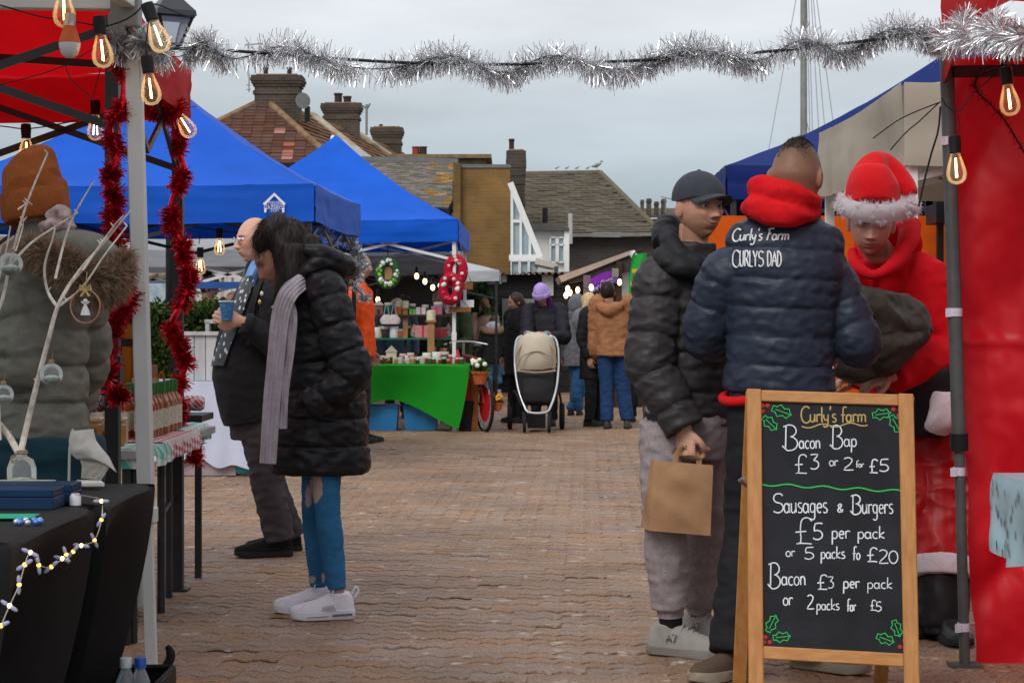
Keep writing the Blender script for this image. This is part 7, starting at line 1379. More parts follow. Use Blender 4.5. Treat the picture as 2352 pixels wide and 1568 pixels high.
# goods
def goods(kind, x, y, d, s, c, lb, grp):
    p = V(((x-CX)/F*d, d, y)); m = mat('goods_%s_%s' % (kind, '_'.join(str(int(q*100)) for q in c)), c, rough=.5, var=.15, vs=20)
    t = thing(kind, lb, kind.replace('_', ' ').split()[-1], p, grp)
    if kind == 'pillar_candle': mb = MB(); mb.lathe([(s*.38, 0), (s*.4, s*.03), (s*.4, s*.95), (s*.36, s), (s*.1, s*.97)], 16, p); mb.build('wax', m, t); mb = MB(); mb.tube([p+V((0, 0, s*.97)), p+V((.003, 0, s*1.12))], .003, 5); mb.build('wick', m_black, t)
    elif kind == 'gift_jar': mb = MB(); mb.lathe([(s*.36, 0), (s*.4, s*.06), (s*.4, s*.7), (s*.3, s*.8)], 16, p); mb.build('jar', m, t); mb = MB(); mb.lathe([(s*.34, s*.78), (s*.35, s*.95), (s*.32, s)], 16, p); mb.build('lid', mat('goods_lid', (.55, .5, .42), rough=.4), t)
    elif kind == 'toy_house': mb = MB(); mb.box(p+V((0, 0, s*.35)), (s*.6, s*.5, s*.7)); mb.build('walls', m, t, smooth=0); mb = MB(); mb.prism([p+V((-s*.36, -s*.3, s*.68)), p+V((s*.36, -s*.3, s*.68)), p+V((0, -s*.3, s*1.05))], (0, s*.6, 0)); mb.build('roof', mat('goods_roof', (.5, .47, .4)), t, smooth=0); mb = MB(); mb.box(p+V((0, -s*.255, s*.2)), (s*.18, .006, s*.36)); mb.build('door', m_dw, t, smooth=0)
    elif kind == 'felt_gnome': mb = MB(); mb.ell(p+V((0, 0, s*.25)), (s*.25, s*.22, s*.27), n=14, m=10); mb.build('body', mat('goods_grey', (.3, .28, .26)), t); mb = MB(); mb.lathe([(s*.26, s*.36), (s*.2, s*.55), (s*.06, s*.95), (0, s)], 14, p); mb.build('hat', m, t); mb = MB(); mb.ell(p+V((0, -s*.23, s*.36)), s*.07, n=8, m=6); mb.build('nose', mat('goods_nose', (.5, .3, .22)), t)
    elif kind == 'gift_box': mb = MB(); mb.box(p+V((0, 0, s*.35)), (s*.9, s*.6, s*.7)); mb.build('box', m, t, smooth=0, bevel=.004); mb = MB(); mb.box(p+V((0, 0, s*.35)), (s*.12, s*.62, s*.715)); mb.build('ribbon', mat('goods_ribbon', (.55, .05, .06)), t, smooth=0)
    elif kind == 'candle_post': mb = MB(); mb.bar(p, p+V((0, 0, s*.78)), s*.13); mb.box(p+V((0, 0, s*.79)), (s*.2, s*.2, s*.04)); mb.build('post', mat('goods_pine', (.34, .19, .09), rough=.7), t, smooth=0); mb = MB(); mb.lathe([(s*.085, s*.81), (s*.09, s*.98), (s*.04, s)], 12, p); mb.build('candle', m, t)
    elif kind == 'pot_plant': mb = MB(); mb.lathe([(s*.2, 0), (s*.28, s*.36), (s*.31, s*.36), (s*.31, s*.44), (s*.26, s*.44)], 14, p); mb.build('pot', mat('terracotta', (.42, .10, .035), rough=.8), t); mb = MB()
    if kind == 'pot_plant':
        for _ in range(160): a = random.uniform(0, 6.3); e = random.uniform(-.1, 1.4); dv = V((math.cos(a)*math.cos(e), math.sin(a)*math.cos(e), math.sin(e))); mb.strand(p+V((0, 0, s*.42))+dv*s*random.uniform(.05, .3), dv, s*.16, s*.09, .4)
        mb.build('leaves', mat('plant_leaf', (.05, .13, .025), rough=.6), t, smooth=0)
        for _ in range(9): mb = MB(); a = random.uniform(0, 6.3); q = p+V((math.cos(a)*s*.26, math.sin(a)*s*.26-.02, s*random.uniform(.6, .85))); mb.ell(q, s*.085, n=8, m=6); mb.build('flower', m, t)
    return t
zt = .748; GRP = 'gifts on the green stall'
items = [('pillar_candle', 862, zt, .1, (.7, .66, .5)), ('toy_house', 899, zt, .19, (.62, .55, .38)), ('gift_jar', 880, zt, .09, (.12, .1, .08)), ('gift_jar', 925, zt, .11, (.4, .1, .08)), ('gift_jar', 943, zt, .12, (.5, .2, .18)), ('gift_box', 968, zt, .11, (.7, .68, .62)), ('pillar_candle', 980, zt, .12, (.66, .64, .58)), ('felt_gnome', 996, zt, .13, (.1, .2, .06)), ('pillar_candle', 1003, zt, .13, (.6, .66, .6)), ('felt_gnome', 1014, zt, .15, (.5, .06, .05)), ('gift_jar', 1022, zt, .13, (.1, .1, .1)), ('gift_jar', 1034, zt, .1, (.5, .03, .05)), ('felt_gnome', 1050, zt, .16, (.5, .03, .05)), ('gift_jar', 850, zt, .08, (.35, .25, .15)), ('felt_gnome', 870, zt, .1, (.4, .05, .05)), ('gift_jar', 912, zt, .07, (.5, .05, .06)), ('pillar_candle', 934, zt, .09, (.72, .7, .66)), ('gift_jar', 955, zt, .07, (.55, .06, .1)), ('felt_gnome', 1042, zt, .13, (.06, .05, .05)), ('gift_jar', 889, zt, .06, (.6, .3, .1)),
         ('pillar_candle', 866, 1.03, .12, (.72, .7, .68)), ('pillar_candle', 905, 1.03, .13, (.72, .72, .74)), ('gift_jar', 885, 1.03, .13, (.05, .04, .04)), ('gift_jar', 920, 1.03, .1, (.4, .12, .05)), ('candle_post', 931, 1.03, .42, (.74, .68, .5)), ('gift_box', 972, 1.03, .2, (.55, .25, .26)), ('candle_post', 990, .76, .58, (.74, .68, .5)), ('felt_gnome', 951, 1.03, .16, (.35, .2, .1)), ('gift_box', 880, 1.03, .1, (.45, .4, .08)), ('gift_box', 1014, 1.03, .16, (.28, .05, .06)), ('felt_gnome', 1030, 1.03, .17, (.12, .1, .1)),
         ('gift_box', 948, 1.29, .09, (.1, .5, .1)), ('gift_box', 967, 1.29, .12, (.6, .55, .6)), ('gift_jar', 915, 1.29, .12, (.5, .15, .03)), ('toy_house', 870, 1.29, .16, (.2, .1, .08)), ('gift_box', 1003, 1.29, .14, (.35, .15, .2)), ('felt_gnome', 1030, 1.29, .16, (.1, .12, .2))]
CN = lambda c: ('white' if min(c) > .55 else 'cream' if c[0] > .55 and c[2] > .35 else 'red' if c[0] > .25 and c[1] < .08 else 'green' if c[1] > c[0] and c[1] > c[2] else 'black' if max(c) < .16 else 'pink' if c[2] > .15 and c[0] > .3 else 'blue' if c[2] > c[0] else 'brown')
lv = {zt: 'table top', .76: 'table top', 1.03: 'lower shelf', 1.29: 'upper shelf'}; seen = {}
for k, x, z, s, c in items:
    base = '%s %s on the %s of the green stall' % (CN(c), k.replace('_', ' '), lv[z]); seen.setdefault(base, []).append(x)
for k, x, z, s, c in items:
    base = '%s %s on the %s of the green stall' % (CN(c), k.replace('_', ' '), lv[z]); xs_ = sorted(seen[base]); i = xs_.index(x); n = len(xs_)
    lb = base if n == 1 else base+', '+(('leftmost', 'rightmost') if n == 2 else ('leftmost', 'middle', 'rightmost') if n == 3 else ('leftmost', 'second from left', 'third from left', 'rightmost', 'last'))[i]
    goods(k, x, z, 21.25 if z == zt else (21.35 if z == .76 else 21.58), s, c, lb, GRP)
for i in range(22): goods('gift_jar', 846+i*10.2+random.gauss(0, 2), zt, 21.1+random.uniform(0, .06), random.uniform(.05, .085), random.choice(((.02, .02, .02), (.3, .03, .03), (.05, .1, .04), (.35, .22, .1), (.5, .45, .4), (.12, .05, .02))), 'tiny jar in the crowded front row of the green stall', 'tiny jars on the green stall')
for i in range(14): goods('gift_jar', 850+i*14+random.gauss(0, 2), 1.29 if i % 2 else 1.03, 21.66, random.uniform(.1, .16), random.choice(((.03, .02, .02), (.25, .04, .03), (.05, .12, .06), (.35, .2, .08), (.1, .2, .3))), 'small jar at the back of the gift rack shelves', 'jars at the back of the gift rack')
for (x, y, lb) in ((888, 722, 'left white fabric heart bag hanging over the green stall'), (905, 722, 'right white fabric heart bag hanging over the green stall')):
    t = thing('hanging_bag', lb, 'bag', P(x, y+22, 21.5)); mb = MB(); mb.tube([P(x, y, 21.5), P(x, y+12, 21.5), P(x, y+22, 21.5)], [(.03, .02), (.075, .03), (.06, .03)], 14, ref=(1, 0, 0), step=.02); mb.build('bag', mat('bag_white', (.6, .52, .5)), t); mb = MB(); mb.tube([P(x-6, y+2, 21.5), P(x-2, y-22, 21.5), P(x+2, y-22, 21.5), P(x+6, y+2, 21.5)], .006, 6); mb.build('strap', mat('bag_strap', (.2, .35, .45)), t)
# wreaths
def wreath(name, lb, x, y, d, rx, ry, cols, tube_r, rib=None, n=70, bow=True):
    c = P(x, y, d); k = d/F; t = thing(name, lb, 'wreath', c); mb = MB(); mb.tube([c+V((rx*k*math.cos(a), 0, ry*k*math.sin(a))) for a in np.linspace(0, 2*PI, 29)], tube_r, 10, caps=False); mb.build('ring', mat(name+'_base', cols[0], rough=.8), t)
    for i in range(n): a = random.uniform(0, 2*PI); r_ = random.uniform(.85, 1.15); q = c+V((rx*k*r_*math.cos(a), -random.uniform(.2, 1)*tube_r, ry*k*r_*math.sin(a))); mb = MB(); mb.ell(q, random.uniform(.35, .55)*tube_r, n=8, m=6); cc = random.choice(cols[1:]); mb.build('bauble', mat('bauble_%d_%d_%d' % tuple(int(z*99) for z in cc), cc, rough=.3), t)
    return t
wr_ = wreath('bauble_wreath', 'green and white bauble wreath hanging under the blue canopy', 891, 628, 21.3, 20, 27, [(.03, .10, .03), (.10, .35, .03), (.7, .72, .7), (.7, .72, .7), (.2, .5, .05)], .05, n=64)
mb = MB(); mb.tube([P(891, 600, 21.3), P(890, 560, 21.3)], .006, 5); mb.build('cord', m_black, wr_); mb = MB(); mb.box(P(893, 628, 21.3), (.09, .02, .14)); mb.build('wood_tag', mat('goods_pine', (.34, .19, .09)), wr_, smooth=0)
wreath('red_wreath', 'red felt ring with white dots on the white pole, lower one', 1035, 663, 21.1, 17, 27, [(.42, .006, .03), (.7, .66, .64), (.45, .01, .04), (.5, .02, .05)], .055, n=40)
wreath('red_wreath', 'red and white ring behind the white pole, upper one', 1047, 622, 21.25, 17, 27, [(.55, .01, .015), (.68, .62, .6), (.6, .02, .02)], .055, n=30)
for (x, y, w, h, lb) in ((1073, 657, 27, 16, 'small wooden plaque hanging right of the red rings'), (1056, 711, 52, 12, 'long wooden plaque below the red rings')):
    p = P(x, y, 21.15); k = 21.15/F; t = thing('wooden_plaque', lb, 'plaque', p); mb = MB(); mb.box(p, (w*k, .025, h*k)); mb.build('board', mat('plaque_wood', (.20, .085, .035), rough=.7, var=.3, vs=14), t, smooth=0, bevel=.004); mb = MB(); mb.tube([p+V((-w*k*.4, 0, h*k/2)), p+V((0, 0, h*k/2+.1)), p+V((w*k*.4, 0, h*k/2))], .004, 5); mb.build('cord', m_black, t)
mb = MB(); p = P(1073, 697, 21.2); mb.box(p, (.15, .015, .08)); o = mb.build('price_card', mat('white_card', (.65, .68, .72)), org=p, smooth=0); tag(o, 'white price card above the long wooden plaque', 'card')
# bicycle planter
bk = thing('bicycle', 'old bicycle with red panel parked at the end of the green stall', 'bicycle', G(1108, 21.2)); f_ = V((-.30, .95, 0)).normalized(); c0 = G(1113, 21.15)+V((0, 0, .31)); c1 = c0+f_*1.02
for c in (c0, c1):
    mb = MB(); mb.tube([c+f_*.31*math.cos(a)+V((0, 0, .31*math.sin(a))) for a in np.linspace(0, 2*PI, 37)], .02, 10, caps=False); w_ = mb.build('wheel', SOLE_B, bk)
    mb = MB(); mb.tube([c+f_*.285*math.cos(a)+V((0, 0, .285*math.sin(a))) for a in np.linspace(0, 2*PI, 37)], .009, 6, caps=False)
    for k in range(14): a = k/14*2*PI; mb.tube([c, c+f_*.285*math.cos(a)+V((0, 0, .285*math.sin(a)))], .0025, 4)
    mb.build('rim', mat('steel', (.5, .5, .5)), w_)
cr_ = c0+f_*.48+V((0, 0, -.02)); st = c0+f_*.35+V((0, 0, .5)); hd_ = c1-f_*.18+V((0, 0, .52)); m_bk = mat('bike_red', (.35, .01, .012), rough=.4)
mb = MB(); 
for a, b in ((c0, cr_), (c0, st), (cr_, st), (st, hd_), (cr_, hd_), (hd_, c1)): mb.tube([a, b], .016, 8)
mb.build('frame', m_bk, bk); mb = MB(); mb.tube([st, st+V((0, 0, .1))], .012, 8); mb.ell(st+V((0, 0, .13)), (.07, .13, .035), n=14, m=8); mb.build('saddle', SHOE_B, bk); rr = f_.cross(UP); mb = MB(); mb.tube([hd_, hd_+V((0, 0, .14))], .014, 8); mb.tube([hd_+rr*.26+V((0, 0, .12))-f_*.1, hd_+rr*.1+V((0, 0, .15)), hd_-rr*.1+V((0, 0, .15)), hd_-rr*.26+V((0, 0, .12))-f_*.1], .011, 8, step=.03); mb.build('handlebar', mat('steel', (.5, .5, .5)), bk)
mb = MB(); mb.lathe([(0, -.004), (.2, -.004), (.2, .004), (0, .004)], 24, c0, (f_.cross(UP)).to_track_quat('Z', 'Y').to_matrix()); mb.build('red_panel', mat('red_panel', (.50, .01, .02)), bk)
goods('pot_plant', 1103, P(0, 882, 21.0).z, 21.0, .32, (.75, .74, .62), 'terracotta pot with white flower over the bicycle wheel', 'flower pots'); goods('pot_plant', 1143, P(0, 942, 20.95).z, 20.95, .2, (.75, .38, .01), 'terracotta pot with yellow flowers beside the bicycle', 'flower pots')
bkt = MB(); bkt.bar(P(1128, 940, 21.0), P(1146, 943, 20.95), .012); bkt.bar(P(1103, 884, 21.0), P(1110, 884, 21.3), .03); bkt.build('pot_bracket', m_black, bk, smooth=0)
pst = thing('planter_post', 'rustic orange planter post at the right end of the green stall', 'post', G(1090, 21.2)); mb = MB(); mb.bar(G(1090, 21.25)+V((0, 0, .003)), P(1090, 848, 21.25), .07); mb.build('post', mat('rust_wood', (.30, .09, .02), var=.4, vs=6), pst, smooth=0); mb = MB(); mb.lathe([(.1, 0), (.12, .33), (.11, .34)], 16, G(1072, 21.3)); mb.build('tyre_pot', SOLE_B, pst); mb = MB(); mb.lathe([(.1, .34), (.09, .6)], 14, G(1072, 21.3)); mb.build('red_sack', mat('red_sack', (.35, .02, .02)), pst)
# pushchair
pc = thing('pushchair', 'pushchair with cream hood and black seat facing the camera', 'pushchair', G(1232, 21.2)); dS = 21.2; k = dS/F; c = G(1232, dS)
def pxl(x, y, dy=0): return V(((x-CX)/F*dS, dS+dy, HC-(y-HY)/F*dS))
m_cr = mat('cream_hood', (.50, .44, .34), rough=.7, var=.08); m_al = mat('aluminium', (.55, .57, .58), metal=.7, rough=.35)
mb = MB(); hc_ = pxl(1231, 838, .12)
mb.tube([pxl(1231, 854, .1), pxl(1231, 830, .1), pxl(1231, 800, .12), pxl(1231, 780, .14), pxl(1231, 771, .15)], [(.21, .24), (.225, .29), (.222, .29), (.195, .25), (.13, .17)], 32, ref=(1, 0, 0), step=.02); hd2 = mb.build('hood', m_cr, pc, smooth=60)
mb = MB(); mb.tube([hc_+V((.228*math.cos(a), -.335*.55, .19+.0)) if False else hc_+V((.222*math.cos(a), -.2, .02+.28*math.sin(a))) for a in np.linspace(0, PI, 20)], .008, 6); mb.tube([pxl(1187, 842, -.17), pxl(1200, 818, -.185), pxl(1232, 806, -.19), pxl(1264, 818, -.185), pxl(1276, 842, -.17)], .007, 6, step=.03); mb.tube([pxl(1188, 850, -.2), pxl(1232, 854, -.24), pxl(1276, 850, -.2)], .012, 6, step=.03); mb.build('hood_seam', mat('hood_trim', (.34, .24, .16)), hd2)
mb = MB(); mb.tube([pxl(1232, 852, .02), pxl(1232, 880, -.06), pxl(1232, 905, -.16), pxl(1232, 925, -.2)], [(.2, .16), (.2, .16), (.18, .12), (.16, .08)], 24, ref=(1, 0, 0), step=.02); fm = fuse(mb, .012, 2); wrinkle(fm, .008, 8); fm.build('seat', mat('black_canvas', (.016, .015, .016), rough=.7), pc, smooth=180)
mb = MB(); mb.tube([pxl(1183, 800, .2), pxl(1183, 840, .05), pxl(1190, 890, -.12), pxl(1204, 930, -.24), pxl(1215, 944, -.28), pxl(1252, 944, -.28), pxl(1264, 930, -.24), pxl(1277, 890, -.12), pxl(1283, 840, .05), pxl(1283, 800, .2)], .014, 10, step=.03); mb.tube([pxl(1183, 800, .2), pxl(1192, 775, .42), pxl(1232, 770, .46), pxl(1273, 775, .42), pxl(1283, 800, .2)], .014, 10, step=.03); mb.build('frame', m_al, pc)
mb = MB(); mb.tube([pxl(1200, 771, .45), pxl(1264, 771, .45)], .02, 8); mb.build('handle', SOLE_B, pc); mb = MB(); mb.tube([pxl(1218, 948, -.1), pxl(1246, 948, -.1)], .02, 8); mb.box(pxl(1232, 966, .05), (.2, .35, .15)); mb.build('basket', mat('black_canvas', (.016, .015, .016)), pc, smooth=0, bevel=.02)
for s_ in (-1, 1):
    mb = MB(); mb.tube([pxl(1232+s_*34, 930, -.2), pxl(1232+s_*52, 900, .15), pxl(1232+s_*62, 958, .42)], .014, 8, step=.03); mb.tube([pxl(1232+s_*30, 944, -.26), pxl(1232+s_*28, 968, -.3)], .02, 8); mb.build('leg_tube', SOLE_B, pc)
    for (x, r_, dy) in ((1232+s_*28, .092, -.3), (1232+s_*61, .145, .42)):
        q = V(((x-CX)/F*dS, dS+dy, r_+.004)); 
        mb = MB(); mb.tube([q+V((0, r_*.86*math.cos(a), r_*.86*math.sin(a))) for a in np.linspace(0, 2*PI, 25)], r_*.2, 8, caps=False); w_ = mb.build('wheel', SOLE_B, pc); mb = MB(); mb.lathe([(0, -.02), (r_*.72, -.014), (r_*.72, .014), (0, .02)], 18, q, Matrix.Rotation(PI/2, 3, 'Y')); mb.build('hub', mat('hub_grey', (.08, .08, .08)), w_)
ty = thing('pram_toy', 'striped colourful bead toy on the pushchair handle', 'toy', pxl(1230, 768, .1))
for i, c_ in enumerate(((.35, .3, .5), (.55, .6, .05), (.05, .05, .06), (.55, .4, .6), (.6, .12, .05), (.05, .3, .5))): mb = MB(); mb.tube([pxl(1209+i*8, 768, .1), pxl(1217+i*8, 768, .1)], .03 if i else .04, 12); mb.build('bead', mat('toy_%d' % i, c_, rough=.5), ty)
# ---------- people in the background
def bgp(label, px, d, h, face, coat_c, leg_c, hair_c, hem=.45, hd_dir=None, J=None, skin=(.44, .24, .17), shoe_c=None, hood=None, gir=1., hair='short', hat=None, quilt=None, vox=.015, sleeve=(.078, .066, .05), lr=(.092, .066, .054), strideless=True, group=None, shoe_dirs=None, leg_h=None, wr=.008):
    fg = Fig(label, px, d, h, face, J=J, vox=vox); m = mat('coat_'+'_'.join(str(int(q*1000)) for q in coat_c), coat_c, rough=.75, var=.2, vs=10, bump=.2, bs=40); g_ = gir
    fg.coat(m, hem*h, [(.17*g_, .15*g_), (.17*g_, .145*g_), (.16*g_, .14*g_), (.175*g_, .135*g_), (.14*g_, .1*g_)], sleeve=sleeve, quilt=quilt, wr=wr, wfreq=7, hood=hood)
    fg.trousers(mat('leg_'+'_'.join(str(int(q*1000)) for q in leg_c), leg_c, rough=.85, var=.2, vs=12), rad=lr, wr=.008, wfreq=8)
    for k in 'rl': fg.shoe(k, (shoe_dirs or face), mat('shoe_'+'_'.join(str(int(q*1000)) for q in (shoe_c or (.02, .02, .02))), shoe_c or (.02, .02, .02), rough=.6), SOLE_B, L=.27*h/1.7)
    hd = Head(fg.j['head'], hd_dir or (face[0], face[1], -.05), UP, .93*h/1.7+.03); hands = []
    for k in 'rl':
        dv = (fg.j['wr'+k]-fg.j['el'+k]).normalized(); hands.append(dict(wrist=fg.j['wr'+k], fdir=dv, pnorm=-fg.r*(1 if k == 'r' else -1)+fg.f*.2, thumb=1 if k == 'r' else -1, curl=(.4, .45, .5, .5), size=h/1.75))
    fg.body(skin, hd, hands=hands, vox=.011); hm_ = mat('hair_'+'_'.join(str(int(q*1000)) for q in hair_c), hair_c, rough=.5, var=.4, vs=25, stretch=(1, 1, .15))
    if hair == 'short': hair_blob(fg, hd, hm_, [('e', (0, -.018, .022), (.086, .1, .108))], .012, .005, 30, (1, 1, 1))
    elif hair == 'long': hair_blob(fg, hd, hm_, [('e', (0, -.02, .02), (.09, .102, .112)), ('t', [(.07, -.02, .0), (.075, -.02, -.1), (.07, 0, -.22), (.06, .04, -.34)], [.035, .04, .035, .015]), ('t', [(-.07, -.02, .0), (-.075, -.02, -.1), (-.07, 0, -.22), (-.06, .04, -.34)], [.035, .04, .035, .015])], .012, .005, 30)
    elif hair == 'bun': hair_blob(fg, hd, hm_, [('e', (0, -.02, .02), (.087, .1, .11)), ('t', [(0, -.09, .0), (0, -.1, -.08), (0, -.09, -.16)], [.04, .045, .02])], .012, .005, 30)
    if hat: beanie(fg, hd, hat[0], top=hat[1], wr=.003)
    if hood == 'up':
        hb2 = MB(); hb2.ell(hd.w(0, -.03, .01), V((.115, .125, .145)), hd.R, 24, 18); hb2.tube([hd.w(0, -.03, -.08), fg.j['neck']-UP*.02], [.1, .12], 20, step=.03); fm = fuse(hb2, .012, 2); wrinkle(fm, .006, 9); fm.build('hood', m, fg.root, smooth=180)
    return fg, hd
d_ = 22.3
pw, hp2 = bgp('woman in lilac beanie with long purple hair pushing the pushchair', 1250, d_, 1.66, (-.12, -.99), (.020, .019, .026), (.012, .012, .014), (.075, .018, .13), hem=.40, hd_dir=(-.35, -.85, -.45), hair='long', hat=(knit('lilac_knit', (.42, .30, .66), .5, 40), .17), hood='down', quilt=(.13, .012, .5), gir=1.12, sleeve=(.09, .08, .06), J=dict(head=(1244, 680, -.08), neck=(1252, 712, 0), elr=(1210, 775, -.25), wrr=(1205, 772, -.55), ell=(1296, 775, -.25), wrl=(1266, 772, -.55), pel=(1252, 850, 0)))
glp = MB(); 
for sg_ in (-1, 1): glp.tube([hp2.w(sg_*(.033+.021*math.cos(a)), .1, .012+.017*math.sin(a)) for a in np.linspace(0, 2*PI, 15)], .003, 5, caps=False)
glp.build('glasses', SOLE_B, pw.root)
bgp('woman with brown hair and dark coat looking left beside the lilac beanie', 1190, 23.0, 1.60, (-.8, -.55), (.013, .012, .014), (.014, .014, .017), (.045, .025, .016), hem=.36, hair='bun', J=dict(head=(1184, 694, -.02)), gir=1.05, hd_dir=(-.9, -.35, -.25))
gh, _ = bgp('person in grey hooded coat and jeans walking away', 1326, 24.8, 1.52, (.1, .99), (.12, .125, .14), (.022, .085, .19), (.1, .1, .11), hem=.42, hood='up', J=dict(anr=(1330, 938, .0), knr=(1322, 905, -.05), knl=(1335, 895, .05)), hd_dir=(.3, .95, -.3))
bpk = MB(); bpk.ell(P(1338, 735, 24.55), (.14, .1, .16), n=18, m=14); fm = fuse(bpk, .015, 1); wrinkle(fm, .01, 8); o = fm.build('rucksack', mat('grey_rucksack', (.15, .155, .165), rough=.7), org=P(1338, 760, 24.6), smooth=180); tag(o, 'small grey rucksack on the back of the grey coat', 'rucksack')
bgp('blonde woman in black hooded coat and tall boots', 1362, 22.2, 1.62, (.85, -.45), (.011, .012, .013), (.012, .012, .013), (.50, .36, .20), hem=.34, hair='long', hd_dir=(.8, -.55, -.1), J=dict(head=(1355, 695, 0)), shoe_c=(.012, .011, .011), gir=1.0)
hb2 = MB(); hb2.ell(P(1372, 695, 22.25), (.105, .12, .15), n=22, m=16); hb2.tube([P(1372, 715, 22.25), P(1368, 745, 22.25)], [.11, .14], 18); o = fuse(hb2, .014, 2).build('black_hood', mat('hood_black', (.010, .010, .011), rough=.8), org=P(1372, 740, 22.25), smooth=180); o.parent = bpy.data.objects.get([x.name for x in bpy.data.objects if x.get('label') == 'blonde woman in black hooded coat and tall boots'][0]); o.location = o.location-o.parent.location
br_, _ = bgp('man in tan brown hooded jacket and jeans, back to camera', 1410, 21.7, 1.76, (.15, .98), (.30, .135, .062), (.015, .045, .125), (.018, .012, .009), hem=.47, hood='down', gir=1.18, J=dict(head=(1396, 672, 0), neck=(1402, 708, 0), elr=(1452, 800, .1), ell=(1368, 800, .1), wrr=(1440, 830, .3), wrl=(1385, 830, .3), anl=(1394, 962, 0), anr=(1440, 960, 0), knl=(1394, 900, .02), knr=(1432, 900, .02)), shoe_c=(.05, .045, .05), sleeve=(.095, .082, .06), wr=.012, lr=(.1, .078, .07))
bgp('person in burgundy coat partly hidden by the tan jacket', 1470, 23.2, 1.6, (.1, .99), (.16, .008, .03), (.015, .015, .02), (.03, .02, .015), hem=.4)
kid, _ = bgp('child in black coat with fur hood and light jeans', 1132, 31., 1.28, (-.1, .99), (.012, .012, .013), (.06, .17, .30), (.09, .045, .03), hem=.42, hair='long', J=dict(anr=(1146, 878, .1), knr=(1142, 862, .1)), shoe_c=(.4, .36, .36))
mb = MB(); kc = kid.j['neck']; mb.tube([kc+V((-.15, -.02, .02)), kc+V((-.08, -.13, -.02)), kc+V((.08, -.13, -.02)), kc+V((.15, -.02, .02))], .055, 12, step=.03); o_ = mb.build('fur_hood', mat('tan_fur', (.28, .17, .11), rough=.95, bump=1, bs=60), kid.root); mb = MB(); mb.ell(kc+V((.0, -.13, .07)), (.11, .05, .07), n=14, m=10); mb.build('hood_lining', mat('pale_lining', (.5, .55, .65)), kid.root)
bgp('stallholder in green jumper leaning over the green stall', 1052, 22.75, 1.62, (-.85, -.4), (.045, .062, .028), (.02, .02, .025), (.32, .2, .11), hem=.45, hair='bun', J=dict(head=(1010, 690, -.1), neck=(1030, 716, -.05), wrr=(1000, 800, -.2), wrl=(1030, 805, -.45), elr=(1030, 780, .1), ell=(1075, 780, -.25)), gir=1.15, hd_dir=(-.75, -.5, -.45))
bgp('customer in cream hat behind the gift rack', 912, 24.2, 1.62, (.25, -.95), (.05, .08, .11), (.02, .02, .025), (.2, .12, .07), hair='short', hat=(knit('cream_knit', (.5, .36, .22), .5, 40), .16), J=dict(head=(912, 712, 0)))
bgp('grey-haired man in orange jacket behind the woman', 826, 19.2, 1.84, (.9, -.2), (.75, .085, .012), (.03, .03, .035), (.2, .19, .18), hem=.47, gir=1.05, J=dict(head=(830, 612, 0)))
pm_, hpm = bgp('man in navy jacket and dark bobble hat beyond the hedge', 478, 20.3, 1.62, (.95, -.1), (.012, .022, .06), (.02, .02, .03), (.02, .02, .02), hat=(knit('taupe_knit', (.16, .13, .11), .5, 40), .15), J=dict(head=(482, 662, 0), wrr=(520, 690, -.1), elr=(485, 715, -.1)))
mb = MB(); mb.ell(hpm.w(0, -.04, .165), .055, n=14, m=10); mb.build('bobble', mat('black_wool', (.01, .01, .01), rough=.95, bump=1, bs=60), pm_.root)
bgp('figure in pale pink coat far back near the shed', 1112, 32.2, 1.6, (-.3, .9), (.34, .22, .18), (.05, .05, .06), (.3, .18, .1), hair='long')
# ---------- hot chocolate kiosk
hk = thing('hot_chocolate_kiosk', 'kiosk with brown awning and purple hot chocolate banner', 'kiosk', G(1400, 27)); dk = 27.
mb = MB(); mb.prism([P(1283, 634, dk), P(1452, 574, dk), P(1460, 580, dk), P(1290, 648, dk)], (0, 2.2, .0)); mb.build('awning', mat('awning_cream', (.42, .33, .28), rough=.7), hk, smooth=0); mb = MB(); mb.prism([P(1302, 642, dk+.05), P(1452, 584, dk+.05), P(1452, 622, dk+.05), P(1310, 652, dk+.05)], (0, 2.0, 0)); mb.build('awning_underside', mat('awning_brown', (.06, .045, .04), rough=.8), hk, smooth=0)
bn_ = MB(); bn_.grid(lambda u, v: P(1356+66*u, 640-18*math.sin(u*1.9)+ (34-6*u)*v, dk-.1), 20, 4); bo_ = bn_.build('purple_banner', mat('purple_vinyl', (.19, .025, .36), rough=.5), hk, smooth=60)
tx = text_mesh('Hot Chocolate', .15, .002, .25); xs_ = [v_[0] for v_ in tx.v]; w0, w1 = min(xs_), max(xs_); c = P(1389, 650, dk-.12); lw_ = 60*dk/F
tx.xf(lambda p: V((c.x+(p.x-(w0+w1)/2)/(w1-w0)*lw_, c.y-p.z, c.z+p.y-.04+.22*((p.x-w0)/(w1-w0)-.5)-.12*((p.x-w0)/(w1-w0)-.5)**2))); tx.build('lettering', mat('lilac_letter', (.55, .5, .66)), bo_, smooth=0)
mb = MB(); mb.bar(G(1348, dk)+V((0, 0, .003)), P(1348, 632, dk), .1); mb.build('post', mat('mauve_post', (.16, .11, .15)), hk, smooth=0); mb = MB(); mb.bar(G(1420, dk)+V((0, 0, .003)), P(1422, 600, dk), .08); mb.build('post', m_dw, hk, smooth=0)
mb = MB(); mb.box(G(1390, dk+1.2)+V((0, 0, 1.0)), (1.0, 1.6, 2.0)); mb.build('body', m_dw, hk, smooth=0); mb = MB(); mb.box(P(1413, 626, dk-.15), (.09, .04, .12)); mb.build('lamp', mat('grey_plastic', (.22, .22, .21)), hk, smooth=0); mb = MB(); mb.tube([P(1450, 578, dk-.1), P(1462, 596, dk-.1)], .05, 10); mb.build('awning_arm', m_upvc, hk)
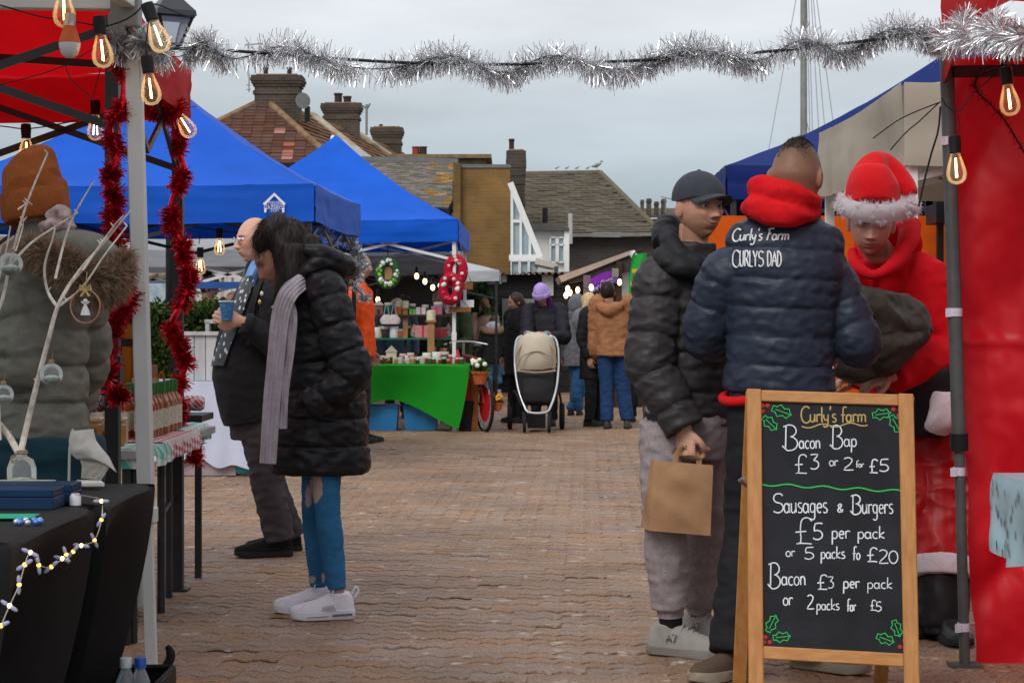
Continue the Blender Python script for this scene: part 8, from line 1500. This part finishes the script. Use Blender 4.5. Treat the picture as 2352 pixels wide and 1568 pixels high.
mb = MB(); mb.prism([P(1424, 588, dk+.3), P(1450, 588, dk+.3), G(1450, dk+.3), G(1424, dk+.3)], (0, .1, 0)); o = mb.build('pull_up_banner', mat('panel_white', (.62, .65, .66)), org=G(1437, dk+.3), smooth=0); tag(o, 'blank white pull-up banner between the kiosk and green flag', 'banner')
fs = thing('feather_flag', 'bright green feather flag with yellow print behind the cap man', 'flag', G(1452, 25.5)); mb = MB(); mb.grid(lambda u, v: P(1452+34*u-8*v*(1-u)-4*math.sin(v*3), 586-6*u+140*v, 25.5+.03*math.sin(u*6+v*5)), 14, 20); mb.build('flag', mat('flag_green', (.02, .36, .05), rough=.5, transl=.3), fs, smooth=70); mb = MB(); mb.tube([G(1452, 25.55), P(1446, 730, 25.55), P(1450, 600, 25.55), P(1475, 572, 25.55)], .012, 8, step=.05); mb.build('pole', m_black, fs); mb = MB()
for y, x in ((622, 1462), (652, 1458), (686, 1454)): mb.box(P(x, y, 25.44), (.12, .01, .05))
mb.build('print', mat('flag_yellow', (.6, .45, .02)), [c for c in fs.children if c.name.startswith('flag')][0], smooth=0)
# ---------- far bulbs
m_fl2 = mat('bulb_far', (1, .70, .32), emit=5)
ff = thing('festoon_lights', 'row of small warm bulbs in the far stalls', 'string lights', P(1000, 640, 24.5)); cb = MB(); cb.tube([P(x, y, 24.5) for x, y in ((845, 640), (900, 650), (955, 622), (975, 632), (1000, 645), (1010, 640), (1060, 650))], .006, 5, step=.1); cb.build('cable', m_black, ff)
for (x, y) in ((840, 672), (957, 634), (976, 646), (994, 660), (1011, 656), (925, 700), (938, 704), (868, 688)):
    mb = MB(); p = P(x, y, 24.5); mb.lathe([(.012, .0), (.02, .045), (.02, .09), (.01, .1)], 10, p+V((0, 0, .03))); h_ = mb.build('bulb_holder', m_black, ff); mb = MB(); mb.ell(p, (.027, .027, .04), n=10, m=8); mb.build('bulb', m_fl2, h_)
ff2 = thing('festoon_lights', 'small warm bulbs glowing before the boarded shed', 'string lights', P(1310, 665, 26.6)); cb = MB(); cb.tube([P(x, y, 26.6) for x, y in ((1280, 655), (1300, 660), (1330, 655), (1350, 664), (1380, 650), (1430, 640))], .006, 5, step=.1); cb.build('cable', m_black, ff2)
for (x, y) in ((1304, 663), (1327, 666), (1300, 678), (1358, 660), (1423, 648), (1309, 672)): mb = MB(); mb.ell(P(x, y, 26.6), (.03, .03, .045), n=10, m=8); mb.build('bulb', m_fl2, ff2)
f6 = thing('festoon_lights', 'bulbs hanging under the large blue gazebo', 'string lights', P(500, 560, 15.6)); cb = MB(); cb.tube([P(x, y, 15.6) for x, y in ((440, 520), (504, 530), (560, 535), (640, 530))], .005, 5, step=.1); cb.tube([P(457, 560, 15.6), P(460, 540, 15.6)], .004, 5); cb.build('cable', m_black, f6)
for (x, y) in ((504, 546), (460, 590)): bulb(f6, P(x, y, 15.6), (0, 0, -1), 1.5)
# ---------- hedge, white-clothed table, garden beyond
hg = thing('hedge', 'clipped green hedge behind the bottle stall', 'hedge', (-3.4, 18.6, 0)); lm = [mat('hedge_leaf', (.075, .13, .028), rough=.55, var=.4, vs=5), mat('hedge_leaf_light', (.17, .24, .06), rough=.55, var=.3, vs=5)]; mb = MB(); mb.box((-3.55, 18.75, .66), (1.6, .5, 1.28)); mb.build('branches', mat('hedge_core', (.03, .045, .015), rough=.9), hg, smooth=0)
lf2 = MB()
for _ in range(9000):
    f = random.random(); z = random.uniform(.05, 1.36)
    if f < .6: p = V((random.uniform(-4.4, -2.72), 18.45+random.gauss(0, .04), z))
    elif f < .85: p = V((random.uniform(-4.4, -2.72), random.uniform(18.4, 19.0), 1.34+random.gauss(0, .03)))
    else: p = V((-2.74+random.gauss(0, .03), random.uniform(18.4, 19.0), z))
    p += V((noise.noise(p*4), noise.noise(p*4+V((3, 3, 3))), noise.noise(p*4+V((7, 1, 1)))))*.06; o0 = len(lf2.v); lf2.strand(p, V((random.gauss(0, 1), random.gauss(-.6, .6), random.gauss(.3, .8))), random.uniform(.03, .06), random.uniform(.025, .04), .35); lf2.m[-1] = 1 if random.random() < .3 else 0
o = lf2.build('foliage', lm, hg, smooth=0, recalc=False); o['kind'] = 'stuff'
wt = thing('white_cloth_table', 'trestle table with white cloth hanging to one side, by bald man', 'table', (-2.25, 15.4, 0)); mb = MB(); mb.box((-2.5, 15.4, .725), (1.0, .7, .03)); mb.build('table_top', mat('table_grey', (.3, .3, .3)), wt, smooth=0)
mb = MB(); mb.grid(lambda u, v: V((-3.0+u*1.0, 15.03-.03*v+.025*noise.noise(V((u*9, v*1.5, 3)))*v, .745-v*(.62+.08*noise.noise(V((u*5, 1, 1)))+.16*max(0, u-.6)))), 40, 16); mb.grid(lambda u, v: V((-3.0+u*1.0, 15.03+v*.72, .745)), 6, 6); mb.grid(lambda u, v: V((-2.0+.02*noise.noise(V((u*9, v*2, 1)))*v, 15.03+u*.72, .745-v*.6)), 20, 10); mb.build('white_cloth', mat('white_cloth', (.50, .53, .66), rough=.8, var=.06), wt, smooth=60)
for x in (-2.95, -2.05): mb = MB(); mb.bar((x, 15.6, .003), (x, 15.6, .71), .03); mb.build('leg', m_dark_fr, wt, smooth=0)
o = (lambda mb: mb.build('packing_box', mat('lilac_card', (.34, .27, .28), rough=.8), org=(-2.4, 15.2, 0), smooth=0, bevel=.004))(MB().box((-2.42, 15.25, .105), (.5, .4, .2))); tag(o, 'mauve packing box on the ground under the white cloth', 'box')
wc = thing('whitewashed_crate', 'whitewashed wooden crate standing on the white cloth', 'crate', P(475, 880, 15.3)); m_ww = mat('whitewash', (.42, .42, .43), rough=.85, var=.25, vs=6, stretch=(1, 1, .3)); c = V(((478-CX)/F*15.3, 15.3, .747)); 
for i in range(4): mb = MB(); mb.box(c+V((-.135+.09*i, -.12, .18)), (.085, .015, .36)); mb.build('plank', m_ww, wc, smooth=0, bevel=.003)
for i in range(4): mb = MB(); mb.box(c+V((.19, -.09+.06*i, .18)), (.015, .055, .36)); mb.build('plank', m_ww, wc, smooth=0, bevel=.003)
mb = MB(); mb.box(c+V((0, 0, .17)), (.35, .22, .33)); mb.build('inner_box', m_ww, wc, smooth=0); mb = MB(); mb.box(c+V((0, -.13, .375)), (.40, .04, .03)); mb.build('top_rail', m_ww, wc, smooth=0); mb = MB(); mb.box(c+V((.06, 0, .47)), (.16, .1, .03)); mb.box(c+V((0, 0, .42)), (.03, .1, .08)); mb.box(c+V((.12, 0, .42)), (.03, .1, .08)); mb.build('handle_block', m_ww, wc, smooth=0)
tb_ = (lambda mb: mb.build('teal_bag', mat('teal_plastic', (.02, .20, .23), rough=.4), org=G(566, 15.2), smooth=60))(fuse(MB().tube([G(562, 15.1)+V((0, 0, .02)), G(562, 15.1)+V((0, 0, .1)), G(562, 15.1)+V((0, 0, .22))], [(.09, .06), (.1, .07), (.05, .02)], 16, ref=(1, 0, 0), step=.02), .01, 1)); tag(tb_, 'small teal bag on the ground behind the bald man', 'bag')
sw = thing('stone_wall', 'old flint garden wall seen through the blue gazebo', 'wall', (-5.3, 31, 0)); m_fl = mat('flint', (.24, .20, .14), rough=.9, var=.5, vs=3, rnd=.3, bump=.6, bs=14)
mb = MB(); mb.box((-6.0, 31.2, 1.3), (6.6, .3, 2.6)); mb.build('core', mat('lime_mortar', (.26, .22, .16), rough=.95, var=.3), sw, smooth=0)
fm_ = MB(); fm_.ell((0, 0, 0), (.13, .05, .085), n=8, m=5); fme = fm_.mesh('stone', smooth=60); fme.materials.append(m_fl); n_ = 0
for r_ in range(15):
    for i in range(26):
        x = -6.9+i*.235+(.11 if r_ % 2 else 0); z = .1+r_*.17
        if z < 1.0 or n_ > 290: continue
        o = bpy.data.objects.new('stone', fme); COL.objects.link(o); o.parent = sw; o.location = V((x+random.gauss(0, .02), 31.04, z+random.gauss(0, .015)))-V((-5.3, 31, 0)); o.scale = (random.uniform(.7, 1.0), 1, random.uniform(.75, 1.05)); o.rotation_euler = (0, random.gauss(0, .2), 0); n_ += 1
pf = thing('picket_fence', 'pale picket fence in the garden beyond the gazebo', 'fence', (-3.6, 28, 0)); m_pk = mat('picket_pale', (.5, .5, .46), rough=.8, var=.2)
for i in range(20): mb = MB(); x = -5.0+i*.14; mb.prism([(x-.045, 28, .05), (x+.045, 28, .05), (x+.045, 28, 2.0), (x, 28, 2.08), (x-.045, 28, 2.0)], (0, .02, 0)); mb.build('picket', m_pk, pf, smooth=0)
mb = MB(); mb.box((-3.65, 28.04, .6), (2.9, .03, .08)); mb.box((-3.65, 28.04, 1.7), (2.9, .03, .08)); mb.build('rail', m_pk, pf, smooth=0)
def tree(lb, x, d, h, w, c, n=5000, grp='trees beyond the market'):
    b = G(x, d); t = thing('tree', lb, 'tree', b, grp); mb = MB(); mb.tube([b, b+V((.05, 0, h*.4)), b+V((0, .1, h*.7))], [.16, .11, .04], 10, step=.2)
    for k in range(7): a = k*2.4; mb.tube([b+V((0, 0, h*(.3+.05*k))), b+V((math.cos(a)*w*.4, math.sin(a)*w*.4, h*(.5+.06*k)))], [.05, .015], 6)
    mb.build('trunk', mat('bark', (.06, .045, .035), rough=.9), t); lf = MB()
    for _ in range(n):
        v_ = V((random.gauss(0, 1), random.gauss(0, 1), random.gauss(0, 1))).normalized(); r_ = random.uniform(.5, 1)*(1+.45*noise.noise(v_*2.2+V((x, 0, 0)))); p = b+V((v_.x*w*.5*r_, v_.y*w*.5*r_, h*.62+v_.z*h*.38*r_)); lf.strand(p, V((random.gauss(0, 1), random.gauss(0, 1), random.gauss(0, 1))), random.uniform(.06, .12), .07, .4)
    lf.build('crown', mat('leaf_'+lb[:5], c, rough=.6, var=.5, vs=2), t, smooth=0, recalc=False)
tree('dark evergreen bush behind the picket fence, left', 470, 33, 2.6, 2.2, (.045, .075, .022)); tree('lighter green bush behind the picket fence, right', 570, 34, 2.5, 2.4, (.09, .11, .03)); tree('small conifer by the pale far gazebo', 1098, 32.4, 1.9, .7, (.035, .085, .03), 2200)
bn2 = thing('printed_banner', 'pale blue printed winter banner above the hedge', 'banner', G(378, 19.4)); mb = MB(); mb.box(P(378, 680, 19.4), (.34, .01, .26)); mb.build('print', mat('winter_print', (.22, .36, .46), rough=.5, var=.6, vs=9, col2=(.6, .63, .62)), bn2, smooth=0)
for x in (361, 395): mb = MB(); mb.bar(G(x, 19.45)+V((0, 0, .003)), P(x, 655, 19.45), .02); mb.build('post', m_dark_fr, bn2, smooth=0)
mb = MB(); mb.box(P(420, 655, 19.8), (1.6, .03, .07)); o = mb.build('barrier_rail', mat('barrier_blue', (.03, .10, .34)), org=P(420, 655, 19.8), smooth=0); tag(o, 'blue barrier rail beyond the hedge', 'barrier')
